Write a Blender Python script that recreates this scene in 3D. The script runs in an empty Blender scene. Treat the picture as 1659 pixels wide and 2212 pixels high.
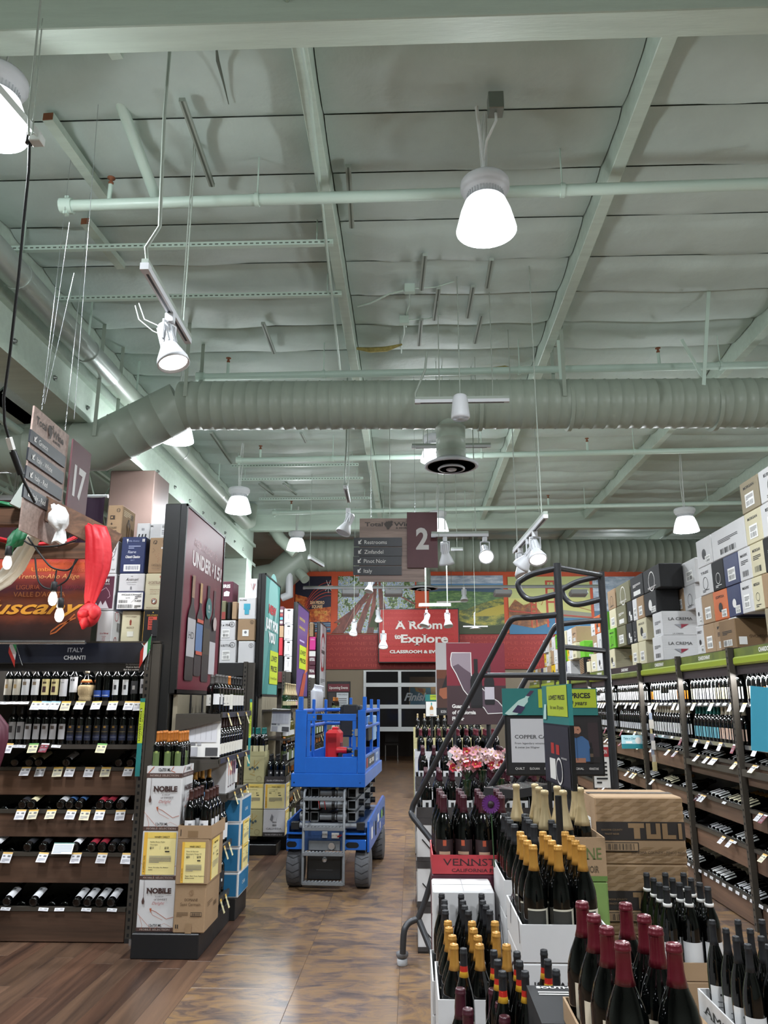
import bpy, math, random
from mathutils import Vector as V, Matrix

SC = bpy.context.scene
COL = SC.collection
PI = math.pi

# ------------------------------------------------------------------ camera
F, TILT, YAW, EYE = 1650.0, math.radians(14), math.radians(2), 1.65
cam_data = bpy.data.cameras.new('camera')
cam = bpy.data.objects.new('camera', cam_data)
COL.objects.link(cam)
cam.location = (0, 0, EYE)
cam.rotation_euler = (PI / 2 + TILT, 0, YAW)
cam_data.sensor_fit = 'VERTICAL'
cam_data.sensor_height = 24.0
cam_data.lens = F / 2212.0 * 24.0
cam_data.clip_start = 0.05
cam_data.clip_end = 200
SC.camera = cam

# ------------------------------------------------------------------ world, exposure
w = bpy.data.worlds.new('world')
SC.world = w
w.use_nodes = True
w.node_tree.nodes['Background'].inputs[0].default_value = (0.05, 0.06, 0.06, 1)
w.node_tree.nodes['Background'].inputs[1].default_value = 0.3
SC.view_settings.view_transform = 'Standard'
SC.view_settings.look = 'None'
SC.view_settings.gamma = 1
SC.view_settings.exposure = 0.0
SC.view_settings.use_curve_mapping = False
LAMP_W = 95.0           # each high-bay lamp, all round
DOWN_W = 360.0          # and the beam its reflector throws down
SPOT_W = 12.0           # each lit track spot
STRIP_W = 6.0           # LED strip below a shelf header

# ------------------------------------------------------------------ where things stand: a ray of the photograph met with a plane
_cT, _sT = math.cos(TILT), math.sin(TILT)
_R = V((math.cos(YAW), math.sin(YAW), 0))
_FW = V((-math.sin(YAW) * _cT, math.cos(YAW) * _cT, _sT))
_UP = V((math.sin(YAW) * _sT, -math.cos(YAW) * _sT, _cT))
EYEP = V((0, 0, EYE))
def _ray(px, py): return _FW + _R * ((px - 829.5) / F) + _UP * ((1106 - py) / F)
def at(px, py, Y): d = _ray(px, py); return EYEP + d * (Y / d.y)
def atx(px, py, X): d = _ray(px, py); return EYEP + d * (X / d.x)
def atz(px, py, Z): d = _ray(px, py); return EYEP + d * ((Z - EYE) / d.z)

# ------------------------------------------------------------------ materials
M = {}
def lin(c):
    c = c / 255.0
    return c / 12.92 if c <= 0.04045 else ((c + 0.055) / 1.055) ** 2.4
def rgb(h):
    if isinstance(h, str): return tuple(lin(int(h[i:i + 2], 16)) for i in (0, 2, 4)) + (1,)
    return tuple(h) + (1,)
def mat(name, col, rough=0.6, metal=0.0, bump=0.0, bscale=40.0, var=0.0, vscale=6.0, coat=0.0, emit=0.0, alpha=1.0, stretch=(1, 1, 1), col2=None, trans=0.0):
    m = bpy.data.materials.new(name); m.use_nodes = True
    nt = m.node_tree; b = nt.nodes['Principled BSDF']
    c = rgb(col)
    b.inputs['Base Color'].default_value = c
    b.inputs['Roughness'].default_value = rough
    b.inputs['Metallic'].default_value = metal
    if coat: b.inputs['Coat Weight'].default_value = coat; b.inputs['Coat Roughness'].default_value = 0.06
    if emit:
        b.inputs['Emission Color'].default_value = c; b.inputs['Emission Strength'].default_value = emit
    if alpha < 1: b.inputs['Alpha'].default_value = alpha
    if trans: b.inputs['Transmission Weight'].default_value = trans
    if bump or var:
        tc = nt.nodes.new('ShaderNodeTexCoord'); mp = nt.nodes.new('ShaderNodeMapping')
        mp.inputs['Scale'].default_value = stretch
        nt.links.new(tc.outputs['Object'], mp.inputs[0])
        if var:
            n = nt.nodes.new('ShaderNodeTexNoise'); n.inputs['Scale'].default_value = vscale; n.inputs['Detail'].default_value = 5; n.inputs['Roughness'].default_value = 0.62
            nt.links.new(mp.outputs[0], n.inputs['Vector'])
            r = nt.nodes.new('ShaderNodeValToRGB')
            c2 = rgb(col2) if col2 else tuple(x * (1 - var) for x in c[:3]) + (1,)
            c1 = c if col2 else tuple(min(1, x * (1 + var * .5)) for x in c[:3]) + (1,)
            r.color_ramp.elements[0].color = c2; r.color_ramp.elements[1].color = c1
            r.color_ramp.elements[0].position = 0.3; r.color_ramp.elements[1].position = 0.7
            nt.links.new(n.outputs['Fac'], r.inputs[0]); nt.links.new(r.outputs[0], b.inputs['Base Color'])
        if bump:
            n2 = nt.nodes.new('ShaderNodeTexNoise'); n2.inputs['Scale'].default_value = bscale; n2.inputs['Detail'].default_value = 4
            nt.links.new(mp.outputs[0], n2.inputs['Vector'])
            bp = nt.nodes.new('ShaderNodeBump'); bp.inputs['Strength'].default_value = bump; bp.inputs['Distance'].default_value = 0.02
            nt.links.new(n2.outputs['Fac'], bp.inputs['Height']); nt.links.new(bp.outputs[0], b.inputs['Normal'])
    M[name] = m
    return name
def mx(col, rough=0.55, **k):
    """plain coloured material by hex, made once"""
    n = 'c_' + col + ('' if rough == 0.55 else '_%d' % round(rough * 100))
    if n not in M: mat(n, col, rough, **k)
    return n
def wood(name, dark, light, axis='x', scale=1.0, rough=0.45, bump=0.05):
    m = bpy.data.materials.new(name); m.use_nodes = True
    nt = m.node_tree; b = nt.nodes['Principled BSDF']; L = nt.links.new
    tc = nt.nodes.new('ShaderNodeTexCoord'); mp = nt.nodes.new('ShaderNodeMapping')
    s = {'x': (0.7, 14, 14), 'y': (14, 0.7, 14), 'z': (14, 14, 0.7)}[axis]
    mp.inputs['Scale'].default_value = tuple(q * scale for q in s)
    oi = nt.nodes.new('ShaderNodeObjectInfo'); ad = nt.nodes.new('ShaderNodeVectorMath'); ad.operation = 'MULTIPLY_ADD'
    L(tc.outputs['Object'], mp.inputs[0]); L(oi.outputs['Random'], ad.inputs[0]); ad.inputs[1].default_value = (13, 17, 11); L(mp.outputs[0], ad.inputs[2])
    n = nt.nodes.new('ShaderNodeTexNoise'); n.inputs['Scale'].default_value = 1.0; n.inputs['Detail'].default_value = 6; n.inputs['Roughness'].default_value = 0.65; n.inputs['Distortion'].default_value = 0.6
    L(ad.outputs[0], n.inputs['Vector'])
    r = nt.nodes.new('ShaderNodeValToRGB'); r.color_ramp.elements[0].position = 0.32; r.color_ramp.elements[1].position = 0.68
    r.color_ramp.elements[0].color = rgb(dark); r.color_ramp.elements[1].color = rgb(light)
    L(n.outputs['Fac'], r.inputs[0])
    hs = nt.nodes.new('ShaderNodeHueSaturation'); mr = nt.nodes.new('ShaderNodeMapRange')
    mr.inputs['To Min'].default_value = 0.72; mr.inputs['To Max'].default_value = 1.25
    L(oi.outputs['Random'], mr.inputs['Value']); L(mr.outputs[0], hs.inputs['Value']); L(r.outputs[0], hs.inputs['Color']); L(hs.outputs[0], b.inputs['Base Color'])
    b.inputs['Roughness'].default_value = rough
    if bump:
        bp = nt.nodes.new('ShaderNodeBump'); bp.inputs['Strength'].default_value = bump; bp.inputs['Distance'].default_value = 0.01
        L(n.outputs['Fac'], bp.inputs['Height']); L(bp.outputs[0], b.inputs['Normal'])
    M[name] = m
    return name

# ------------------------------------------------------------------ text outlines, kept per string
_TX = {}
def text_shape(s, bold=0.0, slant=0.0):
    """2-D triangles of a line of text; cap height 1, left edge at 0, baseline at 0"""
    k = (s, bold, slant)
    if k in _TX: return _TX[k]
    cu = bpy.data.curves.new('lettering_outline', 'FONT'); cu.body = s; cu.size = 1.0; cu.resolution_u = 3 if len(s) < 9 else 2
    cu.offset = bold; cu.shear = slant; cu.fill_mode = 'FRONT' if hasattr(cu, 'fill_mode') else cu.fill_mode
    ob = bpy.data.objects.new('lettering_outline', cu)
    me = ob.to_mesh()
    vs = [(v.co.x, v.co.y) for v in me.vertices]; fs = [tuple(p.vertices) for p in me.polygons]
    ob.to_mesh_clear(); bpy.data.objects.remove(ob); bpy.data.curves.remove(cu)
    if not vs: vs, fs = [(0, 0)], []
    x0 = min(v[0] for v in vs)
    c = 0.729
    vs = [((x - x0) / c, y / c) for x, y in vs]
    _TX[k] = (vs, fs, max(v[0] for v in vs))
    return _TX[k]
def serif_feet(vs, fs, a=0.13, t=0.07):
    """slab serifs: a small foot on every flat stem end"""
    used = {}
    for f in fs:
        n = len(f)
        for i in range(n):
            e = tuple(sorted((f[i], f[(i + 1) % n]))); used[e] = used.get(e, 0) + 1
    out = []
    for (p, q), n in used.items():
        if n != 1: continue
        (x0, y0), (x1, y1) = vs[p], vs[q]
        if abs(y0 - y1) < 1e-3 and 0.03 < abs(x0 - x1) < 0.36:
            xa, xb = min(x0, x1) - a, max(x0, x1) + a
            near = lambda h: abs(y0 - h) < 0.035
            if near(0) or y0 < -0.15: out.append((xa, y0, xb, y0 + t))
            elif near(1) or near(0.7) or near(0.72) or near(1.03) or near(0.75): out.append((xa, y0 - t, xb, y0))
    return out

# ------------------------------------------------------------------ mesh builder
class MB:
    def __init__(s): s.v = []; s.f = []; s.m = []; s.sm = []
    def add(s, vs, fs, m, smooth=False):
        b = len(s.v); s.v.extend(tuple(p) for p in vs)
        for f in fs:
            s.f.append(tuple(i + b for i in f)); s.m.append(m); s.sm.append(smooth)
    def box(s, x0, x1, y0, y1, z0, z1, m):
        s.add([(x0, y0, z0), (x1, y0, z0), (x1, y1, z0), (x0, y1, z0), (x0, y0, z1), (x1, y0, z1), (x1, y1, z1), (x0, y1, z1)],
              [(0, 3, 2, 1), (4, 5, 6, 7), (0, 1, 5, 4), (1, 2, 6, 5), (2, 3, 7, 6), (3, 0, 4, 7)], m)
        return s
    def cbox(s, x0, x1, y0, y1, z0, z1, m, b=0.004):
        """box with chamfered edges"""
        vs = []; idx = {}
        X, Y, Z = (x0, x1), (y0, y1), (z0, z1)
        for i in (0, 1):
            for j in (0, 1):
                for k in (0, 1):
                    p = [X[i], Y[j], Z[k]]; d = [b if q == 0 else -b for q in (i, j, k)]
                    for a in range(3):
                        q = [p[t] + (d[t] if t != a else 0) for t in range(3)]
                        idx[(i, j, k, a)] = len(vs); vs.append(tuple(q))
        fs = []
        for a in range(3):
            o = [t for t in range(3) if t != a]
            for side in (0, 1):
                c = []
                for (u, w_) in ((0, 0), (1, 0), (1, 1), (0, 1)):
                    k = [0, 0, 0]; k[a] = side; k[o[0]] = u; k[o[1]] = w_; c.append(idx[(*k, a)])
                flip = (side == 0) ^ (a == 1)
                fs.append(tuple(c[::-1] if flip else c))
        for a in range(3):          # edges along axis a
            o = [t for t in range(3) if t != a]
            for u in (0, 1):
                for w_ in (0, 1):
                    k0 = [0, 0, 0]; k0[o[0]] = u; k0[o[1]] = w_; k1 = list(k0); k1[a] = 1
                    fs.append((idx[(*k0, o[0])], idx[(*k1, o[0])], idx[(*k1, o[1])], idx[(*k0, o[1])]))
        for i in (0, 1):
            for j in (0, 1):
                for k in (0, 1): fs.append((idx[(i, j, k, 0)], idx[(i, j, k, 1)], idx[(i, j, k, 2)]))
        s.add(vs, fs, m); return s
    def bar(s, p0, p1, w, h, m, up=(0, 0, 1)):
        p0, p1 = V(p0), V(p1); d = (p1 - p0).normalized(); u = V(up)
        if abs(d.dot(u)) > 0.98: u = V((0, 1, 0))
        x = d.cross(u).normalized(); y = x.cross(d)
        vs = []
        for p in (p0, p1):
            for a, b in ((-1, -1), (1, -1), (1, 1), (-1, 1)): vs.append(p + x * (a * w / 2) + y * (b * h / 2))
        s.add(vs, [(0, 3, 2, 1), (4, 5, 6, 7), (0, 1, 5, 4), (1, 2, 6, 5), (2, 3, 7, 6), (3, 0, 4, 7)], m); return s
    def tube(s, pts, r, m, n=8, cap=True):
        pts = [V(p) for p in pts]; k = len(pts); rs = r if isinstance(r, (list, tuple)) else [r] * k
        dirs = [(pts[i + 1] - pts[i]).normalized() for i in range(k - 1)]
        t0 = dirs[0]; u = t0.cross(V((0, 0, 1)))
        if u.length < 0.05: u = t0.cross(V((0, 1, 0)))
        u.normalize(); vs = []
        for i in range(k):
            t = dirs[0] if i == 0 else dirs[-1] if i == k - 1 else (dirs[i - 1] + dirs[i]).normalized()
            if t.length < 0.1: t = dirs[i]
            u = (u - t * u.dot(t)).normalized(); v_ = t.cross(u)
            if 0 < i < k - 1:
                c = max(0.45, dirs[i].dot(t)); ax = dirs[i - 1].cross(dirs[i])
                if ax.length > 1e-4: ax = ax.normalized(); bx = ax.cross(t).normalized()
                else: c = 1
            else: c = 1
            for j in range(n):
                a = 2 * PI * j / n; q = u * math.cos(a) + v_ * math.sin(a)
                if c < 0.999: q = q + bx * (q.dot(bx) * (1 / c - 1))
                vs.append(pts[i] + q * rs[i])
        fs = []
        for i in range(k - 1):
            for j in range(n):
                a, b = i * n + j, i * n + (j + 1) % n; fs.append((a, b, b + n, a + n))
        s.add(vs, fs, m, True)
        if cap:
            s.add(vs[:n], [tuple(range(n - 1, -1, -1))], m); s.add(vs[-n:], [tuple(range(n))], m)
        return s
    def lathe(s, prof, m, n=16, o=(0, 0, 0), mtx=None, smooth=True):
        """profile of (r, z); m is one name or one per segment"""
        o = V(o); vs = []
        for r, z in prof:
            for j in range(n):
                a = 2 * PI * j / n; p = V((r * math.cos(a), r * math.sin(a), z))
                if mtx: p = mtx @ p
                vs.append(p + o)
        ms = m if isinstance(m, (list, tuple)) else [m] * (len(prof) - 1)
        b = len(s.v); s.v.extend(tuple(p) for p in vs)
        for i in range(len(prof) - 1):
            for j in range(n):
                a, c = b + i * n + j, b + i * n + (j + 1) % n
                s.f.append((a, c, c + n, a + n)); s.m.append(ms[i]); s.sm.append(smooth)
        for e, mm in ((0, ms[0]), (len(prof) - 1, ms[-1])):
            if prof[e][0] > 1e-5:
                ring = [b + e * n + j for j in range(n)]
                s.f.append(tuple(ring[::-1] if e == 0 else ring)); s.m.append(mm); s.sm.append(False)
        return s
    def prism(s, poly, o, u, v, d, m, side=None):
        """2-D polygon in plane (o,u,v) pushed by vector d"""
        o, u, v, d = V(o), V(u), V(v), V(d); n = len(poly)
        a = [o + u * x + v * y for x, y in poly]
        flip = (u.cross(v)).dot(d) > 0
        fr = tuple(range(n)); vs = a + [p + d for p in a]
        f1, f2 = (fr[::-1], tuple(i + n for i in fr)) if flip else (fr, tuple(i + n for i in fr[::-1]))
        area = sum(poly[i][0] * poly[(i + 1) % n][1] - poly[(i + 1) % n][0] * poly[i][1] for i in range(n))
        if area < 0: f1, f2 = f1[::-1], f2[::-1]
        s.add(vs, [f1, f2], m)
        q = [(i, (i + 1) % n, (i + 1) % n + n, i + n) for i in range(n)]
        if (not flip) ^ (area < 0): q = [t[::-1] for t in q]
        s.add(vs, q, side or m); return s
    def poly(s, pts, m): s.add(pts, [tuple(range(len(pts)))], m); return s
    def tris2(s, vs, fs, m): s.add(vs, fs, m); return s
    def build(s, name, parent=None, loc=None, rot=None):
        me = bpy.data.meshes.new(name)
        me.from_pydata(s.v, [], s.f)
        names = []
        for q in s.m:
            if q not in names: names.append(q)
        for q in names: me.materials.append(M[q])
        ix = {q: i for i, q in enumerate(names)}
        me.polygons.foreach_set('material_index', [ix[q] for q in s.m])
        me.polygons.foreach_set('use_smooth', s.sm)
        me.update()
        return put(name, me, parent, loc, rot)
def put(name, me, parent=None, loc=None, rot=None):
    o = bpy.data.objects.new(name, me); COL.objects.link(o)
    if parent: o.parent = parent
    if loc is not None: o.location = loc
    if rot is not None: o.rotation_euler = rot
    return o
def tag(o, label=None, cat=None, group=None, kind=None):
    if label: o['label'] = label
    if cat: o['category'] = cat
    if group: o['group'] = group
    if kind: o['kind'] = kind
    return o
def thing(name, label, cat, loc=(0, 0, 0), rz=0.0, group=None, rot=None):
    o = bpy.data.objects.new(name, None); COL.objects.link(o); o.empty_display_size = 0.05
    o.location = loc; o.rotation_euler = rot or (0, 0, rz)
    return tag(o, label, cat, group)
def dup(root, loc, rz=None, label=None, group=None, name=None):
    r = root.copy(); COL.objects.link(r); r.location = loc
    if name: r.name = name
    if rz is not None: r.rotation_euler = (0, 0, rz)
    if label: r['label'] = label
    if group: r['group'] = group
    for ch in list(root.children):
        c = ch.copy(); COL.objects.link(c); c.parent = r
        for g in list(ch.children):
            d = g.copy(); COL.objects.link(d); d.parent = c
    return r
def structure(o): o['kind'] = 'structure'; return o

class Sheet:
    """a flat printed face: x to the right, y up, both 0..1 of a w by h rectangle at o"""
    def __init__(s, mb, o, u, v, w, h, lift=0.0006):
        s.mb, s.o, s.u, s.v, s.w, s.h = mb, V(o), V(u).normalized(), V(v).normalized(), w, h
        s.n = s.u.cross(s.v).normalized(); s.k = 0; s.lift = lift
    def P(s, x, y, k=None): return s.o + s.u * (x * s.w) + s.v * (y * s.h) + s.n * (s.lift * (s.k if k is None else k))
    def rect(s, x0, y0, x1, y1, m):
        s.k += 1; s.mb.poly([s.P(x0, y0), s.P(x1, y0), s.P(x1, y1), s.P(x0, y1)], m); return s
    def poly(s, pts, m):
        s.k += 1; a = sum(pts[i][0] * pts[(i + 1) % len(pts)][1] - pts[(i + 1) % len(pts)][0] * pts[i][1] for i in range(len(pts)))
        if a < 0: pts = pts[::-1]
        s.mb.poly([s.P(x, y) for x, y in pts], m); return s
    def disc(s, x, y, r, m, n=16, asp=None):
        ry = r * s.w / s.h if asp is None else asp
        return s.poly([(x + r * math.cos(2 * PI * i / n), y + ry * math.sin(2 * PI * i / n)) for i in range(n)], m)
    def line(s, pts, wd, m):
        """stroke of width wd (share of w) through points"""
        s.k += 1
        ww = wd * s.w / 2
        q = [V((x * s.w, y * s.h)) for x, y in pts]
        L, R = [], []
        for i, p in enumerate(q):
            d = (q[min(i + 1, len(q) - 1)] - q[max(i - 1, 0)]); d = d.normalized() if d.length > 1e-9 else V((1, 0))
            nn = V((-d.y, d.x)) * ww; L.append(p + nn); R.append(p - nn)
        for i in range(len(q) - 1):
            s.mb.poly([s.o + s.u * t.x + s.v * t.y + s.n * (s.lift * s.k) for t in (R[i], R[i + 1], L[i + 1], L[i])], m)
        return s
    def ring(s, x, y, r, wd, m, n=20, a0=0, a1=2 * PI, ry=None):
        ry = r * s.w / s.h if ry is None else ry
        return s.line([(x + r * math.cos(a0 + (a1 - a0) * i / n), y + ry * math.sin(a0 + (a1 - a0) * i / n)) for i in range(n + 1)], wd, m)
    def text(s, t, x, y, h, m, al='c', bold=0.0, slant=0.0, fit=None, serif=False, up=None, track=1.0):
        """h: cap height as share of sheet height; fit: width as share of sheet width"""
        s.k += 1
        vs, fs, w0 = text_shape(t, bold, slant)
        hh = h * s.h; sx = hh * track
        if fit: sx = fit * s.w / max(w0, 1e-6)
        W = w0 * sx; ox = x * s.w - (W / 2 if al == 'c' else W if al == 'r' else 0); oy = y * s.h
        T = lambda p: s.o + s.u * (ox + p[0] * sx) + s.v * (oy + p[1] * hh) + s.n * (s.lift * s.k)
        s.mb.add([T(p) for p in vs], fs, m)
        if serif:
            for a, b, c, d in serif_feet(vs, fs):
                s.mb.poly([T((a, b)), T((c, b)), T((c, d)), T((a, d))], m)
        return s
    def vtext(s, t, x, y, h, m, fit=None, bold=0.0):
        """text running upwards; x centre, y start; h cap height as share of width"""
        s.k += 1
        vs, fs, w0 = text_shape(t, bold)
        hh = h * s.w; sx = fit * s.h / w0 if fit else hh
        s.mb.add([s.o + s.u * (x * s.w + hh / 2 - p[1] * hh) + s.v * (y * s.h + p[0] * sx) + s.n * (s.lift * s.k) for p in vs], fs, m)
        return s
    def lines(s, x0, x1, y0, y1, n, m, rnd=None, fill=0.45):
        rnd = rnd or random.Random(7)
        p = (y1 - y0) / n
        for i in range(n):
            e = x1 if i < n - 1 else x0 + (x1 - x0) * rnd.uniform(.3, .8)
            s.k = max(s.k, 1)
            y = y1 - (i + 1) * p; s.mb.poly([s.P(x0, y), s.P(e, y), s.P(e, y + p * fill), s.P(x0, y + p * fill)], m)
        return s
    def barcode(s, x0, y0, x1, y1, m, bg=None, rnd=None, n=22):
        if bg: s.rect(x0 - .02, y0 - .015, x1 + .02, y1 + .015, bg)
        s.k += 1; rnd = rnd or random.Random(3); x = x0; st = (x1 - x0) / n
        while x < x1 - st * .4:
            wd = st * rnd.choice((.25, .35, .6)); s.mb.poly([s.P(x, y0), s.P(x + wd, y0), s.P(x + wd, y1), s.P(x, y1)], m); x += st * rnd.uniform(.7, 1.3)
        return s

ORD = ['first', 'second', 'third', 'fourth', 'fifth', 'sixth', 'seventh', 'eighth', 'ninth', 'tenth', 'eleventh', 'twelfth', 'thirteenth', 'fourteenth', 'fifteenth', 'sixteenth']

# ------------------------------------------------------------------ shared materials
mat('roof_paint', 'b9c8c1', 0.55, bump=0.5, bscale=6, var=0.10, vscale=1.6)
mat('beam_paint', 'b6c5b8', 0.5, bump=0.12, bscale=30, var=0.10, vscale=5, stretch=(.3, 3, 3))
mat('pipe_paint', 'b9ccc0', 0.4)
mat('duct_paint', '97a295', 0.42, bump=0.03, bscale=20, var=0.06, vscale=1.2)
mat('seam_dark', '5a6258', 0.7)
mat('yellow_wool', 'a89a5a', 0.9, bump=0.5, bscale=80, var=.3, vscale=30)
mat('steel_galv', '8b918c', 0.35, 0.8)
mat('silver_duct', 'a9b2ac', 0.32, 0.55, bump=.05, bscale=60)
mat('white_plastic', 'cdcfd3', 0.45)
mat('grey_plastic', 'b9bcc0', 0.4)
mat('black_plastic', '17181a', 0.42)
mat('black_rubber', '0e0e0f', 0.6)
mat('lamp_glow', (0.93, 0.97, 1.0), 0.3, emit=1.5)
mat('lens_glow', (1.0, 0.97, 0.92), 0.3, emit=2.2)
mat('bulb_glow', (1.0, 0.97, 0.92), 0.3, emit=9.0)
mat('cable_white', 'cfd3d0', 0.5)
mat('conduit', '98a298', 0.5)
mat('rack_metal', '443f38', 0.45, 0.2)
mat('rack_dark', '1b1a1a', 0.5)
mat('rack_shelf', '55504a', 0.35, 0.5)
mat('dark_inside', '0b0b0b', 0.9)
mat('card_white', 'e9e8e4', 0.6)
mat('carton_brown', '9b8062', 0.8, bump=.05, bscale=60, var=.08, vscale=3)
mat('carton_dkbrown', '7d6346', 0.8, var=.1, vscale=3)
mat('carton_white', 'c9c8c8', 0.7, var=.05, vscale=3)
mat('carton_cream', 'c9c1a2', 0.7, var=.05, vscale=3)
mat('carton_black', '121214', 0.75, var=.2, vscale=5)
mat('carton_olive', '6d6a4e', 0.7)
mat('carton_navy', '1e2a55', 0.5, var=.15, vscale=4)
mat('carton_maroon', '4d1c2c', 0.5)
mat('carton_tape', 'a58e70', 0.3)
mat('glass_dark', '030404', 0.05, coat=0.5)
mat('glass_green', '16391c', 0.08, coat=0.5)
mat('glass_olive', '4f4a14', 0.08, coat=0.5)
mat('print_black', '1b1a1a', 0.6)
mat('print_grey', '77777a', 0.6)
mat('print_light', 'dcdad6', 0.6)
mat('poster_frame', '161616', 0.35)
mat('chrome', 'c9ccd0', 0.2, 0.9)
wood('shelf_wood', '423024', '664b3a', 'x', 1.0, 0.5)
wood('shelf_wood_y', '4a3629', '6e5341', 'y', 1.0, 0.5)
wood('sign_wood', '86726a', 'b49c90', 'x', 2.2, 0.5)
wood('beam_wood', '3d2a1e', '6c4d38', 'x', 1.6, 0.5)
# ================================================================== THE ROOM
XL, XR, YB, YF, ZC = -9.0, 8.6, 22.0, -4.5, 5.7
# floor finish: mottled stone-look slabs and wood-look planks
def mottled(name, swap):
    m = bpy.data.materials.new(name); m.use_nodes = True
    nt = m.node_tree; b = nt.nodes['Principled BSDF']; L = nt.links.new
    tc = nt.nodes.new('ShaderNodeTexCoord'); mp = nt.nodes.new('ShaderNodeMapping')
    mp.inputs['Scale'].default_value = (3.2, 8, 8) if not swap else (5, 5, 5)
    oi = nt.nodes.new('ShaderNodeObjectInfo'); ad = nt.nodes.new('ShaderNodeVectorMath'); ad.operation = 'MULTIPLY_ADD'
    L(tc.outputs['Object'], mp.inputs[0]); L(oi.outputs['Random'], ad.inputs[0]); ad.inputs[1].default_value = (31, 17, 11); L(mp.outputs[0], ad.inputs[2])
    n = nt.nodes.new('ShaderNodeTexNoise'); n.inputs['Scale'].default_value = 1.3; n.inputs['Detail'].default_value = 9; n.inputs['Roughness'].default_value = 0.72; n.inputs['Distortion'].default_value = 0.8
    L(ad.outputs[0], n.inputs['Vector'])
    r = nt.nodes.new('ShaderNodeValToRGB'); e = r.color_ramp.elements
    e[0].position = 0.30; e[0].color = rgb('3a3332'); e[1].position = 0.74; e[1].color = rgb('9c8060')
    for p, c in ((0.42, '594a44'), (0.50, '745d4a'), (0.58, '886a46'), (0.65, '7e685a')):
        q = e.new(p); q.color = rgb(c)
    L(n.outputs['Fac'], r.inputs[0]); L(r.outputs[0], b.inputs['Base Color'])
    b.inputs['Roughness'].default_value = 0.3
    bp = nt.nodes.new('ShaderNodeBump'); bp.inputs['Strength'].default_value = 0.08; bp.inputs['Distance'].default_value = 0.01
    L(n.outputs['Fac'], bp.inputs['Height']); L(bp.outputs[0], b.inputs['Normal'])
    M[name] = m
mottled('floor_slab_a', False); mottled('floor_slab_b', True)
wood('floor_plank_a', '33251f', '644838', 'y', 0.8, 0.33, 0.08)
wood('floor_plank_b', '43332a', '735845', 'y', 0.8, 0.33, 0.08)

b = MB(); b.box(XL, XR, YF, YB + 3.6, -0.12, -0.003, 'floor_slab_a'); floor = structure(b.build('floor'))
rf = random.Random(4)
def floor_piece(name, x0, x1, y0, y1, m):
    b = MB(); hx, hy = (x1 - x0) / 2, (y1 - y0) / 2
    b.cbox(-hx, hx, -hy, hy, -0.003, 0.0, m, 0.0012)
    return b.build(name, floor, ((x0 + x1) / 2, (y0 + y1) / 2, 0))
for i in range(13):
    for j in range(7):
        y0 = 3.2 + i * 0.62; x0 = -1.33 - 0.0 + j * 0.62
        if x0 > 1.4 and y0 < 3: continue
        floor_piece('slab', x0 + .0008, x0 + .619, y0 + .0008, y0 + .619, 'floor_slab_a' if (i * 3 + j * 2) % 5 else 'floor_slab_b')
for i in range(17):
    x1 = -1.331 - i * 0.155; y = 3.0 + rf.uniform(-1.0, 0)
    while y < 6.0:
        floor_piece('plank', x1 - .1545, x1, max(y, 3.0), y + 1.1, rf.choice(('floor_plank_a', 'floor_plank_b'))); y += 1.1006
for i in range(2):      # the strip of planks running on beside the endcaps
    x1 = -1.331 - i * 0.155; y = 7.2
    while y < 11: floor_piece('plank', x1 - .1545, x1, y, y + 1.1, rf.choice(('floor_plank_a', 'floor_plank_b'))); y += 1.1006

mat('wall_tan', '7f7564', 0.8, bump=.05, bscale=90)
mat('wall_dim', '6d7268', 0.8)
mat('mural_orange', 'c4512c', 0.6, var=.12, vscale=1.2)
mat('mural_red', '8c2321', 0.6, var=.06, vscale=.6)
b = MB(); b.box(XL - .2, XL, YF, YB + .2, 0, 6.2, 'wall_dim'); structure(b.build('wall_left'))
b = MB(); b.box(XR, XR + .2, YF, YB + .2, 0, 6.2, 'wall_dim'); structure(b.build('wall_right'))
b = MB(); b.box(XL - .2, XR + .2, YF - .2, YF, 0, 6.2, 'wall_dim'); structure(b.build('wall_front'))
DX0, DX1, DZ = -1.31, 1.75, 2.52     # roll-up door opening in the back wall
b = MB(); b.box(XL, DX0, YB, YB + .2, 0, 6.2, 'wall_tan'); b.box(DX1, XR, YB, YB + .2, 0, 6.2, 'wall_tan'); b.box(DX0, DX1, YB, YB + .2, DZ, 6.2, 'wall_tan')
structure(b.build('wall_back'))
# the unlit tasting room behind the roll-up door
mat('back_room', '2a2624', 0.9)
b = MB(); b.box(-3.2, 4.0, YB + 3.4, YB + 3.6, 0, 3, 'back_room'); b.box(-3.3, -3.2, YB + .2, YB + 3.6, 0, 3, 'back_room'); b.box(4, 4.1, YB + .2, YB + 3.6, 0, 3, 'back_room'); b.box(-3.3, 4.1, YB + .2, YB + 3.6, 2.9, 3, 'back_room')
structure(b.build('wall_tasting_room'))

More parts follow.
